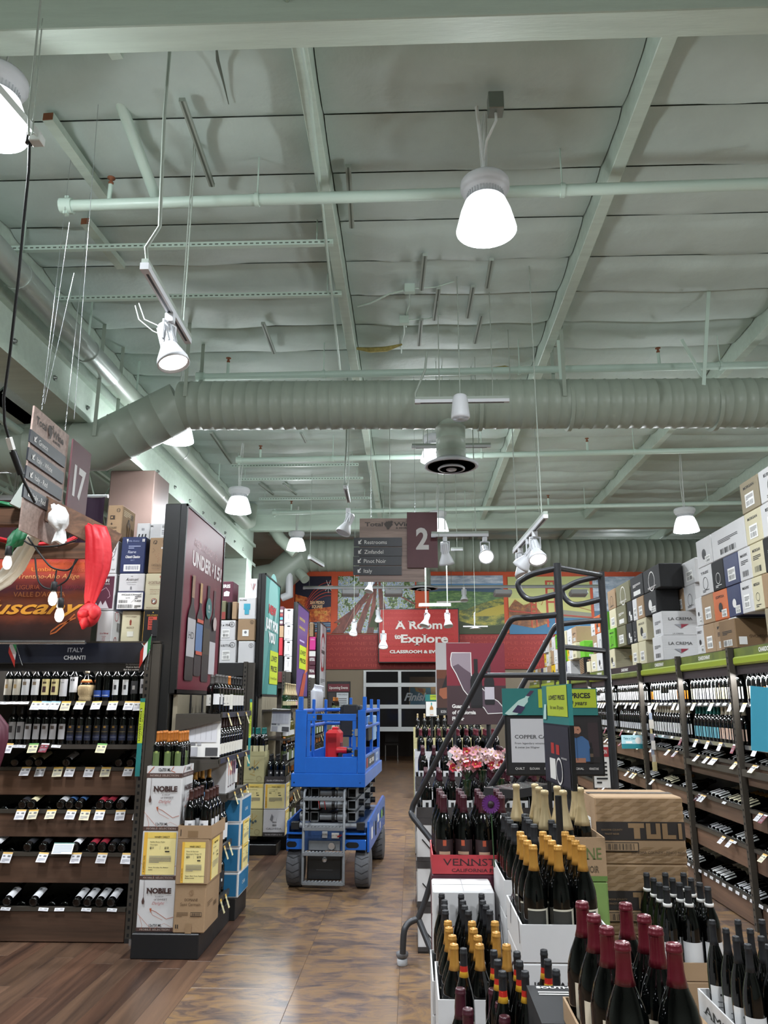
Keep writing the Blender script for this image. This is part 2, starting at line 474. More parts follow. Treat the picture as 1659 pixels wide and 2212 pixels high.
# ------------------------------------------------------------------ roof deck, purlins, glulam beams, quilted insulation
b = MB(); b.box(XL - .2, XR + .2, YF - .2, YB + .2, ZC + .04, ZC + .16, 'roof_paint'); ceiling = structure(b.build('ceiling'))
PUR = [-0.64, 1.56, 3.80, 6.05, 8.3]
GX = -3.5
def roofbeam(name, x0, x1, y0, y1, z0, z1):
    b = MB(); b.cbox(x0, x1, y0, y1, z0, z1, 'beam_paint', .006); return structure(b.build(name))
for x in PUR: roofbeam('purlin', x - .05, x + .05, 3.6, YB, 5.47, ZC + .04)
for x in PUR: roofbeam('purlin', x - .05, x + .05, YF, 3.42, 5.47, ZC + .04)
roofbeam('roof_beam', XL, XR, 3.40, 3.58, 5.28, ZC + .04)
roofbeam('roof_beam', GX, XR, 16.1, 16.28, 5.28, ZC + .04)
qr = random.Random(11)
def quilt(w, d, seed):
    r = random.Random(seed); nx, ny = 14, 8; vs = []; fs = []
    ph = [(r.uniform(2, 9), r.uniform(0, 6), r.uniform(.002, .008), r.uniform(-5, 5)) for _ in range(5)]
    sag = r.uniform(.06, .10)
    for j in range(ny + 1):
        for i in range(nx + 1):
            u, v = i / nx, j / ny
            e = max(0, 4 * v * (1 - v)) ** .42; eu = max(0, 4 * u * (1 - u)) ** .3
            z = -sag * e * (.35 + .65 * eu)
            z += sum(a * math.sin(f * u * w + p + q * v) for f, p, a, q in ph) * e
            z += r.uniform(-.006, .006) * e
            vs.append((u * w, v * d, z))
    for j in range(ny):
        for i in range(nx):
            a = j * (nx + 1) + i; fs.append((a, a + nx + 1, a + nx + 2, a + 1))
    b = MB(); b.add(vs, fs, 'roof_paint', True); return b
bays = [(GX, PUR[0] - .05)] + [(PUR[i] + .05, PUR[i + 1] - .05) for i in range(4)]
SEAM = [3.6, 3.95] + [4.55 + .62 * k for k in range(19)]
SEAM = SEAM + [16.3 + .63 * k for k in range(10)]
for bi, (x0, x1) in enumerate(bays):
    protos = []
    for s in range(5):
        o = quilt(x1 - x0 - .016, .606, 100 + bi * 7 + s).build('insulation_panel', ceiling); protos.append(o)
    used = 0
    for k in range(len(SEAM) - 1):
        y0, y1 = SEAM[k], SEAM[k + 1]
        if y0 > 15.6 and y1 < 16.2: pass
        if y0 < 5 and y1 - y0 < .5: sc = (y1 - y0) / .62
        else: sc = (y1 - y0) / .62
        if used < 5: o = protos[used]
        else: o = put('insulation_panel', protos[qr.randrange(5)].data, ceiling)
        used += 1
        o.location = (x0 + .008, y0 + .006, 5.69); o.scale = (1, sc, 1 if sc > .8 else .8)
# torn spots where yellow wool and the dark deck show
def tear(pts, m, nm):
    b = MB(); b.tube(pts, [.012] + [.03] * (len(pts) - 2) + [.01], m, 6); b.build(nm, ceiling)
c = [atz(x, y, 5.60) for x, y in ((466, 90), (470, 130), (482, 175), (494, 225))]; b = MB(); b.tube(c, [.004, .012, .007, .003], 'seam_dark', 5); b.build('tear', ceiling)
c = [atz(x, y, 5.56) for x, y in ((765, 752), (800, 756), (835, 754), (868, 744))]; tear(c, 'yellow_wool', 'exposed_wool')
c = [atz(x, y, 5.56) for x, y in ((1050, 797), (1090, 795), (1120, 802), (1158, 797))]; tear(c, 'yellow_wool', 'exposed_wool')
# wooden blocking in the left bay, sawn ends bare
mat('sawn_wood', '7a4a30', 0.8)
def block(p0, p1, z=5.54):
    a, c = atz(*p0, z), atz(*p1, z); b = MB(); b.bar(a, c, .075, .06, 'beam_paint'); o = b.build('blocking', ceiling)
    d = (a - c).normalized(); b = MB(); b.bar(a + d * .004, a - d * .02, .07, .055, 'sawn_wood'); b.build('sawn_end', ceiling)
block((104, 252), (228, 428)); block((184, 478), (262, 575)); block((240, 95), (255, 120))
# strut channels across the left bay
def strut(y, x0, x1, z=5.42):
    a, c = atz(x0, y, z), atz(x1, y, z); c.y = a.y; r = thing('strut_channel', 'slotted pale green strut channel across the roof bay, %s from the camera' % ORD[strut.n], 'strut', (a + c) / 2); strut.n += 1
    L = (c - a).length / 2
    b = MB(); b.box(-L, L, -.021, .021, -.004, .04, 'pipe_paint'); b.build('channel', r)
    b = MB(); k = int(2 * L / .05)
    for i in range(k): x = -L + .05 * (i + .5); b.box(x - .014, x + .014, -.0215, -.021, .010, .022, 'seam_dark')
    o = b.build('slots', r); o['kind'] = 'stuff'
    for x in (-L * .9, L * .9): b = MB(); b.tube([(x, 0, .03), (x, 0, ZC - z)], .006, 'pipe_paint', 6); b.build('hanger_rod', r)
strut.n = 0
strut(543, 15, 722); strut(650, 120, 740); strut(1009, 500, 775); strut(1038, 515, 785); strut(1080, 560, 800)
def stubchannel(p0, p1, z=5.55):
    a, c = atz(*p0, z), atz(*p1, z); b = MB(); b.bar(a, c, .042, .03, 'conduit'); b.bar(a - V((0, 0, .0155)), c - V((0, 0, .0155)), .014, .002, 'seam_dark'); o = b.build('short_channel', ceiling)
for p in (((393, 215), (458, 400)), ((752, 358), (760, 490)), ((568, 698), (592, 762)), ((918, 550), (910, 625)), ((948, 622), (938, 690)), ((1022, 618), (1010, 685)), ((1062, 560), (1052, 620)),
          ((910, 690), (905, 745)), ((1040, 680), (1026, 740)), ((455, 935), (500, 1000)), ((650, 935), (660, 955)), ((612, 1045), (640, 1068)), ((560, 1045), (590, 1068))): stubchannel(*p)

# ------------------------------------------------------------------ left girder, columns, far roof of the next bay
b = MB(); b.box(GX - .25, GX, YF, 16.6, 4.62, ZC + .04, 'beam_paint'); b.box(GX - .3, GX + .07, YF, 16.6, 4.55, 4.62, 'beam_paint'); b.box(GX, GX + .06, YF, 16.6, 5.0, 5.06, 'beam_paint')
girder = structure(b.build('girder'))
bolt = MB(); bolt.lathe([(.028, 0), (.028, .012), (.016, .014), (.016, .03), (0, .032)], 'steel_galv', 6, mtx=Matrix.Rotation(PI / 2, 4, 'Y'))
bm0 = None
for k in range(14):
    if bm0 is None: o = bolt.build('bolt', girder); bm0 = o.data
    else: o = put('bolt', bm0, girder)
    o.location = (GX, 5.3 + k * .79, 4.76)
mat('column_wrap', '64524b', 0.5, var=.05)
for k, (y0, zt) in enumerate(((9.3, 4.55), (15.4, 4.55))):
    x0, x1 = (-3.85, -3.27) if k == 0 else (-4.0, -3.33)
    b = MB(); b.cbox(x0, x1, y0, y0 + .6, 0, 3.62 if k == 1 else zt, 'column_wrap', .01)
    if k: b.cbox(x0 + .06, x1 - .04, y0 + .05, y0 + .55, 3.6, 4.55, 'beam_paint', .01)
    structure(b.build('column'))
for k in range(5):          # open web joists of the next roof bay
    x = -4.4 - k * .95; b = MB()
    for y0 in (4.0, 10.0):
        b.bar((x, y0 - 4, 4.85), (x, y0 + 6, 4.85), .05, .05, 'pipe_paint'); b.bar((x, y0 - 4, 5.45), (x, y0 + 6, 5.45), .05, .05, 'pipe_paint')
        for q in range(20):
            ya = y0 - 4 + q * .5; b.bar((x, ya, 4.87 if q % 2 else 5.43), (x, ya + .5, 5.43 if q % 2 else 4.87), .025, .025, 'pipe_paint')
    structure(b.build('open_web_joist'))
b = MB(); b.tube([(-4.1, 3, 4.42), (-4.1, 9, 4.42)], .045, 'pipe_paint', 10); tag(b.build('pipe'), 'thin pale pipe running under the left girder', 'pipe')

# ------------------------------------------------------------------ sprinkler mains
def sprinkler(n, yl, xl, yr, xr, z=5.25):
    a, c = atz(xl, yl, z), atz(xr, yr, z)
    c = a + (c - a) * ((XR - a.x) / (c.x - a.x)); c.z = z
    r = thing('sprinkler_pipe', 'pale green sprinkler main crossing under the roof, %s from the camera' % ORD[n], 'pipe', a)
    b = MB(); b.tube([V((0, 0, 0)), c - a], .042, 'pipe_paint', 14); b.build('pipe', r)
    b = MB(); b.tube([(-.03, 0, 0), (.06, 0, 0)], .058, 'pipe_paint', 12); b.box(.0, .03, -.02, .02, -.075, .075, 'pipe_paint'); b.build('end_coupling', r)
    L = (c - a)
    for t in (0.13, .33, .53, .73):
        p = L * t; b = MB(); b.tube([p - L.normalized() * .015, p + L.normalized() * .015], .052, 'pipe_paint', 12); b.tube([p + V((0, 0, .05)), p + V((0, 0, .45))], .006, 'pipe_paint', 6); b.build('hanger', r)
    for t in (0.03, .47, .8):
        p = L * t; b = MB(); b.tube([p, p + V((0, 0, .17))], .018, 'pipe_paint', 8); b.build('riser', r)
        b = MB(); b.lathe([(.016, 0), (.02, .02), (.012, .03), (.012, .05), (.03, .055), (.03, .06), (0, .062)], 'sawn_wood', 10, o=p + V((0, 0, .17))); b.build('sprinkler_head', r)
sprinkler(0, 445, 140, 397, 1659); sprinkler(1, 815, 430, 788, 1659); sprinkler(2, 995, 515, 970, 1659); sprinkler(3, 1108, 592, 1085, 1659)
b = MB(); b.tube([at(210, 90, 4.0), at(340, 435, 5.0)], .04, 'pipe_paint', 12); tag(b.build('pipe'), 'pale green sloping pipe down to the sprinkler main at upper left', 'pipe')

# ------------------------------------------------------------------ ventilation ducts
def duct_tube(b, pts, r, m, n=28, pitch=.125, rib=.006):
    pts = [V(p) for p in pts]
    q = []; rr = []
    for i in range(len(pts) - 1):
        a, c = pts[i], pts[i + 1]; L = (c - a).length; d = (c - a) / L; k = max(1, int(L / pitch))
        q.append(a); rr.append(r)
        for j in range(1, k):
            t = L * j / k
            for e, h in ((-.008, 0), (-.003, rib), (.003, rib), (.008, 0)): q.append(a + d * (t + e)); rr.append(r + h)
    q.append(pts[-1]); rr.append(r)
    b.tube(q, rr, m, n)
DY = 7.7
P = lambda px, py: at(px, py, DY)
r = thing('air_duct', 'big grey green spiral air duct crossing the whole ceiling in front', 'duct', (0, DY, 4.9))
def rel(p): return V(p) - V((0, DY, 4.9))
b = MB(); duct_tube(b, [rel((7.5, DY, P(1659, 877).z)), rel(P(392, 877))], .262, 'duct_paint'); b.build('straight_run', r)
b = MB(); duct_tube(b, [rel(P(392, 877)), rel(P(215, 965)), rel(P(-400, 978))], .262, 'duct_paint', pitch=.24); b.build('elbow_run', r)
for x in (1036, 1228, 1540):
    p = rel(P(x, 877)); b = MB(); b.tube([p - V((.02, 0, 0)), p + V((.02, 0, 0))], .272, 'duct_paint', 28); b.build('joint_band', r)
for x in (225, 415, 1210):
    p = rel(P(x, 877 if x > 400 else 960)); b = MB(); b.box(p.x - .02, p.x + .02, -.275, -.272, p.z, .78, 'duct_paint'); b.build('hanging_strap', r); b = MB(); b.box(p.x - .02, p.x + .02, .272, .275, p.z, .78, 'duct_paint'); b.build('hanging_strap', r)
def diffuser(px, py, Y, rad, zd, label, drop_top, drop_r):
    p = at(px, py, Y); r = thing('ceiling_diffuser', label, 'air vent', p)
    b = MB(); k = max(2, int((drop_top - p.z) / .13)); duct_tube(b, [(0, 0, .03), (0, 0, drop_top - p.z)], drop_r, 'duct_paint', 24); b.build('drop_duct', r)
    b = MB(); b.lathe([(rad, .0), (rad * 1.0, .015), (rad * .62, .075), (rad * .60, .06), (rad * .9, -.005), (rad, 0)], 'grey_plastic', 32); b.build('outer_ring', r)
    b = MB(); b.lathe([(rad * .5, -.03), (rad * .5, -.02), (rad * .3, .03), (rad * .28, .02), (rad * .44, -.035), (rad * .5, -.03)], 'grey_plastic', 28); b.build('inner_ring', r)
    b = MB(); b.lathe([(0, -.045), (rad * .18, -.04), (rad * .2, -.03), (0.02, .03)], 'grey_plastic', 20); b.build('centre_cone', r)
    b = MB(); b.lathe([(0, .05), (rad * .6, .05)], 'dark_inside', 24); b.build('throat', r)
    for a in range(4):
        b = MB(); b.bar((0, 0, .02), (rad * .6 * math.cos(a * PI / 2 + .6), rad * .6 * math.sin(a * PI / 2 + .6), .03), .02, .04, 'grey_plastic'); b.build('vane', r)
diffuser(975, 1008, DY, .285, 0, 'round white ceiling diffuser on a short drop from the front duct', P(975, 900).z, .155)
DY2 = 18.0
P2 = lambda px, py: at(px, py, DY2)
r2 = thing('air_duct', 'far grey green spiral air duct running above the back wall murals', 'duct', (0, DY2, 4.9))
def rel2(p): return V(p) - V((0, DY2, 4.9))
b = MB(); duct_tube(b, [rel2((8.3, DY2, P2(1659, 1200).z)), rel2(P2(655, 1200))], .385, 'duct_paint', pitch=.2, rib=.009); b.build('straight_run', r2)
b = MB(); duct_tube(b, [rel2(P2(655, 1200)), rel2(P2(598, 1250)), rel2(P2(470, 1275))], .385, 'duct_paint', pitch=.45, rib=.009); b.build('elbow_run', r2)
diffuser(915, 1272, DY2, .34, 0, 'far round white ceiling diffuser in front of the redwood mural', P2(915, 1230).z, .17)
# slim silver duct beside the girder
r = thing('silver_duct', 'slim silver round duct running beside the left girder', 'duct', (-3.25, 9, 5.1))
b = MB(); b.tube([(0, -9, 0), (0, -1.4, 0)], .12, 'silver_duct', 18); b.build('near_run', r)
b = MB(); b.tube([(0, -1.4, 0), (0, 5.6, -.02), (-.02, 6.1, .12), (-.02, 6.2, .5)], .118, 'duct_paint', 18); b.build('far_run', r)
for y in (-3.4, -2.0, -.6, 1.2, 3.4):
    b = MB(); b.tube([(0, y - .015, 0), (0, y + .015, 0)], .128, 'silver_duct', 18); b.bar((0, y, .12), (0, y, .58), .02, .006, 'pipe_paint'); b.build('clamp', r)
# roof drain pipe dropping to the far duct
c = [at(590, 1085, 16.5), at(590, 1140, 16.5), at(607, 1165, 16.5), at(640, 1195, 16.5)]
b = MB(); b.tube(c, .13, 'duct_paint', 14); tag(b.build('roof_drain'), 'pale bent drain pipe coming down beside the far duct', 'pipe')
c = [at(646, 1236, 17.65), at(660, 1252, 17.5)]
b = MB(); b.tube(c, .11, 'duct_paint', 14); tag(b.build('duct_stub'), 'short cream duct stub below the far elbow', 'duct')
c = [at(625, 1225, 17.75), at(625, 1285, 17.75), at(608, 1292, 17.75)]
b = MB(); b.tube(c, .09, 'white_plastic', 12); tag(b.build('vent_pipe'), 'white pipe elbow beside the teal poster top', 'pipe')
# ================================================================== LAMPS AND HANGING THINGS
def highbay(p, label, s=1.0, lit=True, cord=True, ztop=5.6, watt=None):
    r = thing('high_bay_lamp', label, 'lamp', p, group=None)
    b = MB(); b.lathe([(0, .30), (.155, .30), (.165, .285), (.165, .245), (.15, .235), (.15, .215), (.12, .20), (.118, .16), (.125, .155)], 'white_plastic', 28); b.build('housing', r)
    b = MB()
    for k in range(36):
        a = 2 * PI * k / 36; b.bar((.118 * math.cos(a), .118 * math.sin(a), .165), (.118 * math.cos(a), .118 * math.sin(a), .21), .006, .012, 'grey_plastic', (math.cos(a), math.sin(a), 0))
    o = b.build('heat_sink_fins', r); o['kind'] = 'stuff'
    b = MB(); b.lathe([(.125, .155), (.138, .14), (.168, .06), (.198, -.06), (.2, -.075), (.194, -.075), (.19, -.06), (.16, .06), (.13, .12)], 'lamp_glow', 32); b.build('reflector', r)
    b = MB(); b.lathe([(0, .10), (.12, .12)], 'bulb_glow', 24); b.build('led_lens', r)
    if cord:
        b = MB(); L = ztop - p[2]
        for dx, dy in ((-.012, 0), (.012, .01), (0, -.012)): b.tube([(dx, dy, .3), (dx * 2, dy * 2, .3 + L * .35), (dx + .02, dy, L)], .006, 'cable_white', 6)
        b.build('cord', r)
    if lit:
        l = bpy.data.lights.new('lamp_light', 'POINT'); l.energy = watt or LAMP_W; l.shadow_soft_size = 0.16; l.color = (0.94, 0.99, 1.03)
        lo = bpy.data.objects.new('lamp_light', l); COL.objects.link(lo); lo.parent = r; lo.location = (0, 0, -.14)
        l2 = bpy.data.lights.new('lamp_beam', 'SPOT'); l2.energy = DOWN_W * (watt or LAMP_W) / LAMP_W; l2.spot_size = 2.75; l2.spot_blend = .6; l2.shadow_soft_size = .18; l2.color = (.93, .98, 1.04)
        lo = bpy.data.objects.new('lamp_beam', l2); COL.objects.link(lo); lo.parent = r; lo.location = (0, 0, -.1)
    return r
q = at(1050, 478, 4.48); highbay(q, 'lit white high bay lamp nearest the camera, hanging below the front roof bay')
b = MB(); jb = atz(1070, 222, 5.5); b.cbox(jb.x - .05, jb.x + .05, jb.y - .05, jb.y + .05, 5.42, 5.55, 'steel_galv', .004); b.tube([(jb.x, jb.y, 5.42), (jb.x, jb.y, 5.36), (jb.x - .06, jb.y + .05, 5.25), (q.x, q.y, 5.2)], .009, 'cable_white', 6); b.tube([(jb.x - .12, jb.y + .05, 5.52), (q.x, q.y, 5.15)], .012, 'cable_white', 6)
tag(b.build('junction_box'), 'grey ceiling junction box feeding the nearest high bay lamp', 'junction box')
highbay(at(-14, 258, 3.72), 'lit white high bay lamp at upper left edge behind a track')
highbay(at(383, 940, 8.6), 'lit high bay lamp half hidden behind the front duct elbow')
highbay(at(515, 1096, 11.3), 'lit high bay lamp beside the slim silver duct on the left')
highbay(at(640, 1180, 15.3), 'lit high bay lamp in front of the far duct elbow')
highbay(at(1482, 1138, 12.05), 'lit high bay lamp above the cartons on the right shelves')
highbay(at(938, 985, 10.5), 'lit high bay lamp partly hidden by the drop duct')
highbay(at(946, 1140, 13.8), 'lit high bay lamp behind the red number two sign')
highbay(at(1340, 1225, 19.5), 'lit far high bay lamp at the back over the right shelves')
# the same grid goes on outside the frame
for i, p in enumerate(((.5, -.5, 4.75), (-2.6, -.5, 4.75), (4.4, 4.4, 4.75), (4.4, -.5, 4.75), (7.2, 8.2, 4.75), (-6, 5, 4.3), (-6, 11, 4.3), (4.3, 8.2, 4.75))):
    highbay(V(p), 'lit high bay lamp of the ceiling grid outside the frame', watt=LAMP_W)
for o in SC.objects:
    if o.get('label') == 'lit high bay lamp of the ceiling grid outside the frame': o['group'] = 'high bay lamps outside the frame'

# ---- track lighting
def rail(p0, p1, label, w=.035, wires=(), cable=None):
    p0, p1 = V(p0), V(p1); c = (p0 + p1) / 2; r = thing('track_rail', label, 'track', c)
    b = MB(); b.bar(p0 - c, p1 - c, w, w * .8, 'white_plastic'); d = (p1 - p0).normalized()
    b.bar(p0 - c - V((0, 0, w * .42)) + d * .05, p1 - c - V((0, 0, w * .42)) - d * .05, w * .3, .003, 'black_plastic'); b.build('rail', r)
    b = MB(); b.bar(p0 - c - d * .004, p0 - c + d * .05, w * 1.12, w * .95, 'white_plastic'); b.build('end_cap', r)
    b = MB(); b.bar(p0 - c + V((0, 0, w * .75)), p1 - c + V((0, 0, w * .75)), w * .9, w * .7, 'conduit'); b.build('backing_channel', r)
    for t, zt in wires:
        zt = 5.7
        p = p0 + (p1 - p0) * t - c; b = MB(); b.tube([p, p + V((0, 0, zt - (p + c).z))], .005, 'conduit', 6); b.build('hanging_wire', r)
    if cable:
        b = MB(); b.tube([V(q) - c for q in cable], .011, 'conduit', 8); b.build('flexible_conduit', r)
    return r
def spot(p, aim, label, s=1.0, lit=True, watt=None):
    """p: where the adapter meets the track"""
    r = thing('track_spotlight', label, 'spotlight', p); a = V(aim).normalized()
    b = MB(); b.cbox(-.025 * s, .025 * s, -.02 * s, .02 * s, -.055 * s, 0, 'white_plastic', .004 * s); b.build('adapter', r)
    piv = V((0, 0, -.17 * s)); side = a.cross(V((0, 0, 1)))
    side = side.normalized() if side.length > .05 else V((1, 0, 0))
    b = MB()
    for g in (-1, 1): b.tube([V((0, 0, -.055 * s)), V((0, 0, -.06 * s)) + side * (.05 * s * g), piv + side * (.05 * s * g)], .007 * s, 'white_plastic', 6)
    b.build('yoke', r)
    m = a.to_track_quat('Z', 'Y').to_matrix().to_4x4()
    b = MB(); b.lathe([(0, -.11 * s), (.038 * s, -.11 * s), (.043 * s, -.09 * s), (.043 * s, .02 * s), (.055 * s, .05 * s), (.085 * s, .12 * s), (.088 * s, .15 * s), (.082 * s, .15 * s), (.078 * s, .135 * s)], 'white_plastic', 20, o=piv, mtx=m)
    for k in range(10):
        an = 2 * PI * k / 10; b.bar(piv + m.to_3x3() @ V((.044 * s * math.cos(an), .044 * s * math.sin(an), -.09 * s)), piv + m.to_3x3() @ V((.044 * s * math.cos(an), .044 * s * math.sin(an), .02 * s)), .007 * s, .007 * s, 'grey_plastic')
    b.build('head', r)
    b = MB(); b.lathe([(0, .128 * s), (.08 * s, .136 * s)], 'lens_glow' if lit else 'white_plastic', 20, o=piv, mtx=m); b.build('lens', r)
    if lit:
        l = bpy.data.lights.new('spot_light', 'SPOT'); l.energy = watt or SPOT_W * 4; l.spot_size = 1.1; l.spot_blend = .6; l.shadow_soft_size = .05; l.color = (1, .95, .88)
        lo = bpy.data.objects.new('spot_light', l); COL.objects.link(lo); lo.parent = r; lo.location = piv + a * .16 * s
        lo.rotation_euler = (-a).to_track_quat('Z', 'Y').to_euler()
    return r
# near left track with its lit spot, tilted away along the aisle
T0, T1 = at(310, 580, 3.9), at(407, 738, 5.05); T1.z = T0.z = (T0.z + T1.z) / 2 - .05
T0, T1 = atz(312, 575, T0.z), atz(407, 738, T0.z)
rail(T0, T1, 'white track rail hanging at upper left with a black slot', .045, wires=((.85, 5.6),), cable=[T0 + V((0, .05, .03)), T0 + V((.0, 0, .12)), at(345, 490, T0.y), at(355, 250, T0.y), at(378, -30, T0.y)])
tp = T0 + (T1 - T0) * .55
spot(tp - V((0, 0, .02)), (.3, -.12, -.95), 'lit white track spotlight facing down below the near left track', 1.15)
b = MB(); s0 = at(402, 45, T0.y + .3)
for k, pts in enumerate((((292, 660), (300, 690), (330, 715), (352, 725)), ((300, 655), (312, 690), (345, 705), (355, 722)))):
    b.tube([at(x, y, tp.y + .12) for x, y in pts], .004, 'cable_white', 6)
tag(b.build('cable_loop'), 'loop of white cable beside the near left spotlight', 'cable')
# a long flexible conduit down the middle with a spotlight at its end
c = [atz(*q, 5.42) for q in ((618, -20), (628, 60), (652, 100), (668, 190), (700, 480), (735, 800))]; b = MB(); b.tube(c, .012, 'pipe_paint', 8); tag(b.build('conduit'), 'pale conduit running along the left purlin', 'conduit')
Yc = 8.8
t0, t1 = at(746, 1052, Yc - .1), at(753, 1090, Yc + .5); t1.z = t0.z - .02
rail(t0, t1, 'short white track rail hung on a conduit in the middle of the ceiling', .045, cable=[t0, at(744, 1030, Yc), at(748, 960, Yc), at(752, 700, Yc), at(755, 470, 8.2)], wires=((.8, 5.5),))
spot(at(752, 1098, Yc + .3), (-.35, -.2, -.85), 'unlit white track spotlight hanging left of the number two sign', 1.05, lit=False)
def htrack(px0, px1, py, Y, label, wires, **k):
    a, c = at(px0, py, Y), at(px1, py, Y); c.z = a.z; return rail(a, c, label, .04, wires=wires, **k)
htrack(897, 1100, 868, 6.9, 'white track rail in front of the big front duct', ((.26, 5.6), (.83, 5.6)), cable=[at(897, 868, 6.9), at(897, 850, 6.9), at(918, 800, 6.9), at(922, 760, 6.9)])
htrack(890, 1060, 966, 9.6, 'white track rail seen on either side of the drop duct', ((.2, 5.6), (.85, 5.6)))
htrack(932, 1055, 1157, 8.6, 'white track rail with two spotlights right of the number two sign', ((.24, 5.6), (.78, 5.6)))
spot(at(961, 1160, 8.6), (.12, .3, -.9), 'unlit white spotlight, left one on the rail beside the number two sign', 1.0, lit=False)
spot(at(1047, 1160, 8.6), (0, -.75, -.55), 'lit white spotlight, right one on the rail beside the number two sign', 1.0, watt=20)
htrack(975, 1000, 1188, 13, 'small white track end behind the number two sign', ((.5, 5.4),))
a, c = at(1112, 1192, 7.9), at(1179, 1115, 9.6); c.z = a.z; c = atz(1179, 1115, a.z)
rail(a, c, 'white track rail running away diagonally above the ladder', .04, wires=((.1, 5.6), (.9, 5.6)))
for t, aim, lit, lab in ((.2, (.1, -.3, -.9), False, 'unlit spotlight, lowest on the diagonal track above the ladder'), (.48, (-.45, .3, -.6), False, 'unlit spotlight tilted left in the middle of the diagonal track'), (.68, (.05, -.5, -.75), True, 'lit spotlight, highest on the diagonal track above the ladder')):
    spot(a + (c - a) * t - V((0, 0, .02)), aim, lab, .95, lit, watt=20)
# speaker pendant
p = at(995, 905, 6.6); r = thing('pendant_speaker', 'white pendant loudspeaker hanging in front of the big duct', 'speaker', p)
b = MB(); b.lathe([(0, -.005), (.075, .0), (.085, .012), (.086, .03), (.07, .19), (.06, .225), (.05, .232), (0, .235)], 'white_plastic', 24); b.build('cabinet', r)
b = MB(); b.lathe([(0, -.008), (.07, -.004)], 'grey_plastic', 20); b.build('grille', r)
b = MB(); b.tube([(0, 0, .23), (0, 0, 5.7 - p.z)], .005, 'conduit', 6); b.build('cable', r)
# thin conduits and wires between the roof and the fixtures (each one hangs on its own)
def wire(pts, label, r=.006, m='conduit', name='hanging_wire'):
    b = MB(); b.tube(pts, r, m, 6); return tag(b.build(name), label, 'wire')
wire([at(88, 0, 3.2), at(62, 250, 3.4), at(62, 292, 3.4)], 'grey hanging cable above the small beige rail at upper left')
wire([at(92, 40, 3.4), at(70, 290, 3.45)], 'second thin cable above the small beige rail at upper left', .004)
wire([at(440, 0, 4.3), at(392, 690, 5.2)], 'thin wire beside the near left spotlight', .005)
wire([at(225, 60, 4.2), at(170, 770, 4.7), at(160, 905, 4.75)], 'thin bright wire down to the number seventeen sign', .002, 'chrome')
wire([at(150, 480, 4.4), at(94, 870, 4.6)], 'thin wire down to the left corner of the number seventeen sign', .0016, 'chrome')
wire([at(160, 590, 4.6), at(96, 872, 4.62)], 'second thin wire down to the number seventeen sign', .0016, 'chrome')
for i, (x, y0, y1, Y) in enumerate(((948, 625, 1160, 8.5), (990, 620, 760, 8.0), (1030, 560, 920, 8.4), (915, 560, 990, 9.8), (842, 940, 1125, 9.5), (1165, 935, 1115, 9.4), (800, 760, 1120, 10))):
    wire([V((at(x, y1, Y).x, Y, 5.7)), at(x, y1, Y)], 'thin vertical wire under the roof, %s of the straight ones in the middle bay' % ORD[i], .004)
# beige rail crossing the lamp at the upper left and the black power cord hanging from it
e0, e1 = at(-60, 130, 3.3), at(85, 300, 3.5)
r = thing('beige_rail', 'beige track rail crossing in front of the upper left lamp', 'track', e1)
b = MB(); b.bar(e0 - e1, V((0, 0, 0)), .06, .035, 'cable_white'); b.build('rail', r)
b = MB(); b.cbox(-.045, .02, -.03, .03, -.03, .02, 'cable_white', .004); b.build('end_box', r)
cord = [at(64, 300, 3.5), at(62, 370, 3.5), at(52, 470, 3.55), at(40, 600, 3.6), at(22, 760, 3.7), at(8, 860, 3.8), at(10, 915, 3.85), at(32, 990, 3.95), at(52, 1040, 4.0), at(75, 1085, 4.1)]
r = thing('power_cord', 'black power cord hanging from the beige rail down to the wooden frame', 'cord', cord[0])
b = MB(); b.tube([p - cord[0] for p in cord], .008, 'black_rubber', 8); b.build('cord', r)
b = MB(); b.tube([cord[0] - cord[0] + V((0, 0, .04)), V((0, 0, -.03))], .022, 'black_plastic', 10); b.build('socket', r)
b = MB(); b.tube([cord[7] - cord[0] + (cord[6] - cord[7]) * .2, cord[7] - cord[0] + (cord[8] - cord[7]) * .7], .02, 'black_plastic', 10); b.build('plug', r)
b = MB(); b.bar(cord[6] - cord[0] + (cord[7] - cord[6]) * .4, cord[6] - cord[0] + (cord[7] - cord[6]) * .75, .03, .02, 'card_white'); b.build('cord_tag', r)

# braces and junction boxes under the roof on the right
def brace(p0, p1, Y, label, w=.035):
    a, c = at(*p0, Y), at(*p1, Y); b = MB(); b.bar(a, c, w, .008, 'pipe_paint', (0, 1, 0)); tag(b.build('roof_brace'), label, 'brace')
brace((1532, 608), (1520, 832), 7.0, 'flat pale hanger strap left of the corner purlin on the right'); brace((1472, 733), (1528, 832), 7.6, 'flat sloping brace beside the right-hand hanger strap'); brace((1206, 735), (1213, 832), 7.6, 'flat hanger strap right of the second purlin');
for (px, py), t in (((885, 627), 'upper'), ((873, 695), 'lower')):
    p = atz(px, py, 5.52); r = thing('junction_box', 'small pale junction box on the roof insulation, %s of two' % t, 'junction box', p)
    b = MB(); b.cbox(-.05, .05, -.03, .03, -.03, .06, 'pipe_paint', .004); b.build('box', r); b = MB(); b.tube(([V((0, 0, .02)), V((.0, .3, .03)), V((-.03, .55, .06)), V((-.04, .9, .08))]), .009, 'pipe_paint', 6); b.build('conduit', r); b = MB(); b.tube([V((.05, 0, .02)), V((.25, .04, .05)), V((.5, .02, .12))], .007, 'pipe_paint', 6); b.build('conduit', r)
b = MB(); b.tube([atz(x, y, 5.5) for x, y in ((772, 662), (800, 655), (840, 635), (872, 628))], .009, 'pipe_paint', 6); tag(b.build('conduit'), 'pale conduit curving from the left purlin to the upper junction box', 'conduit')
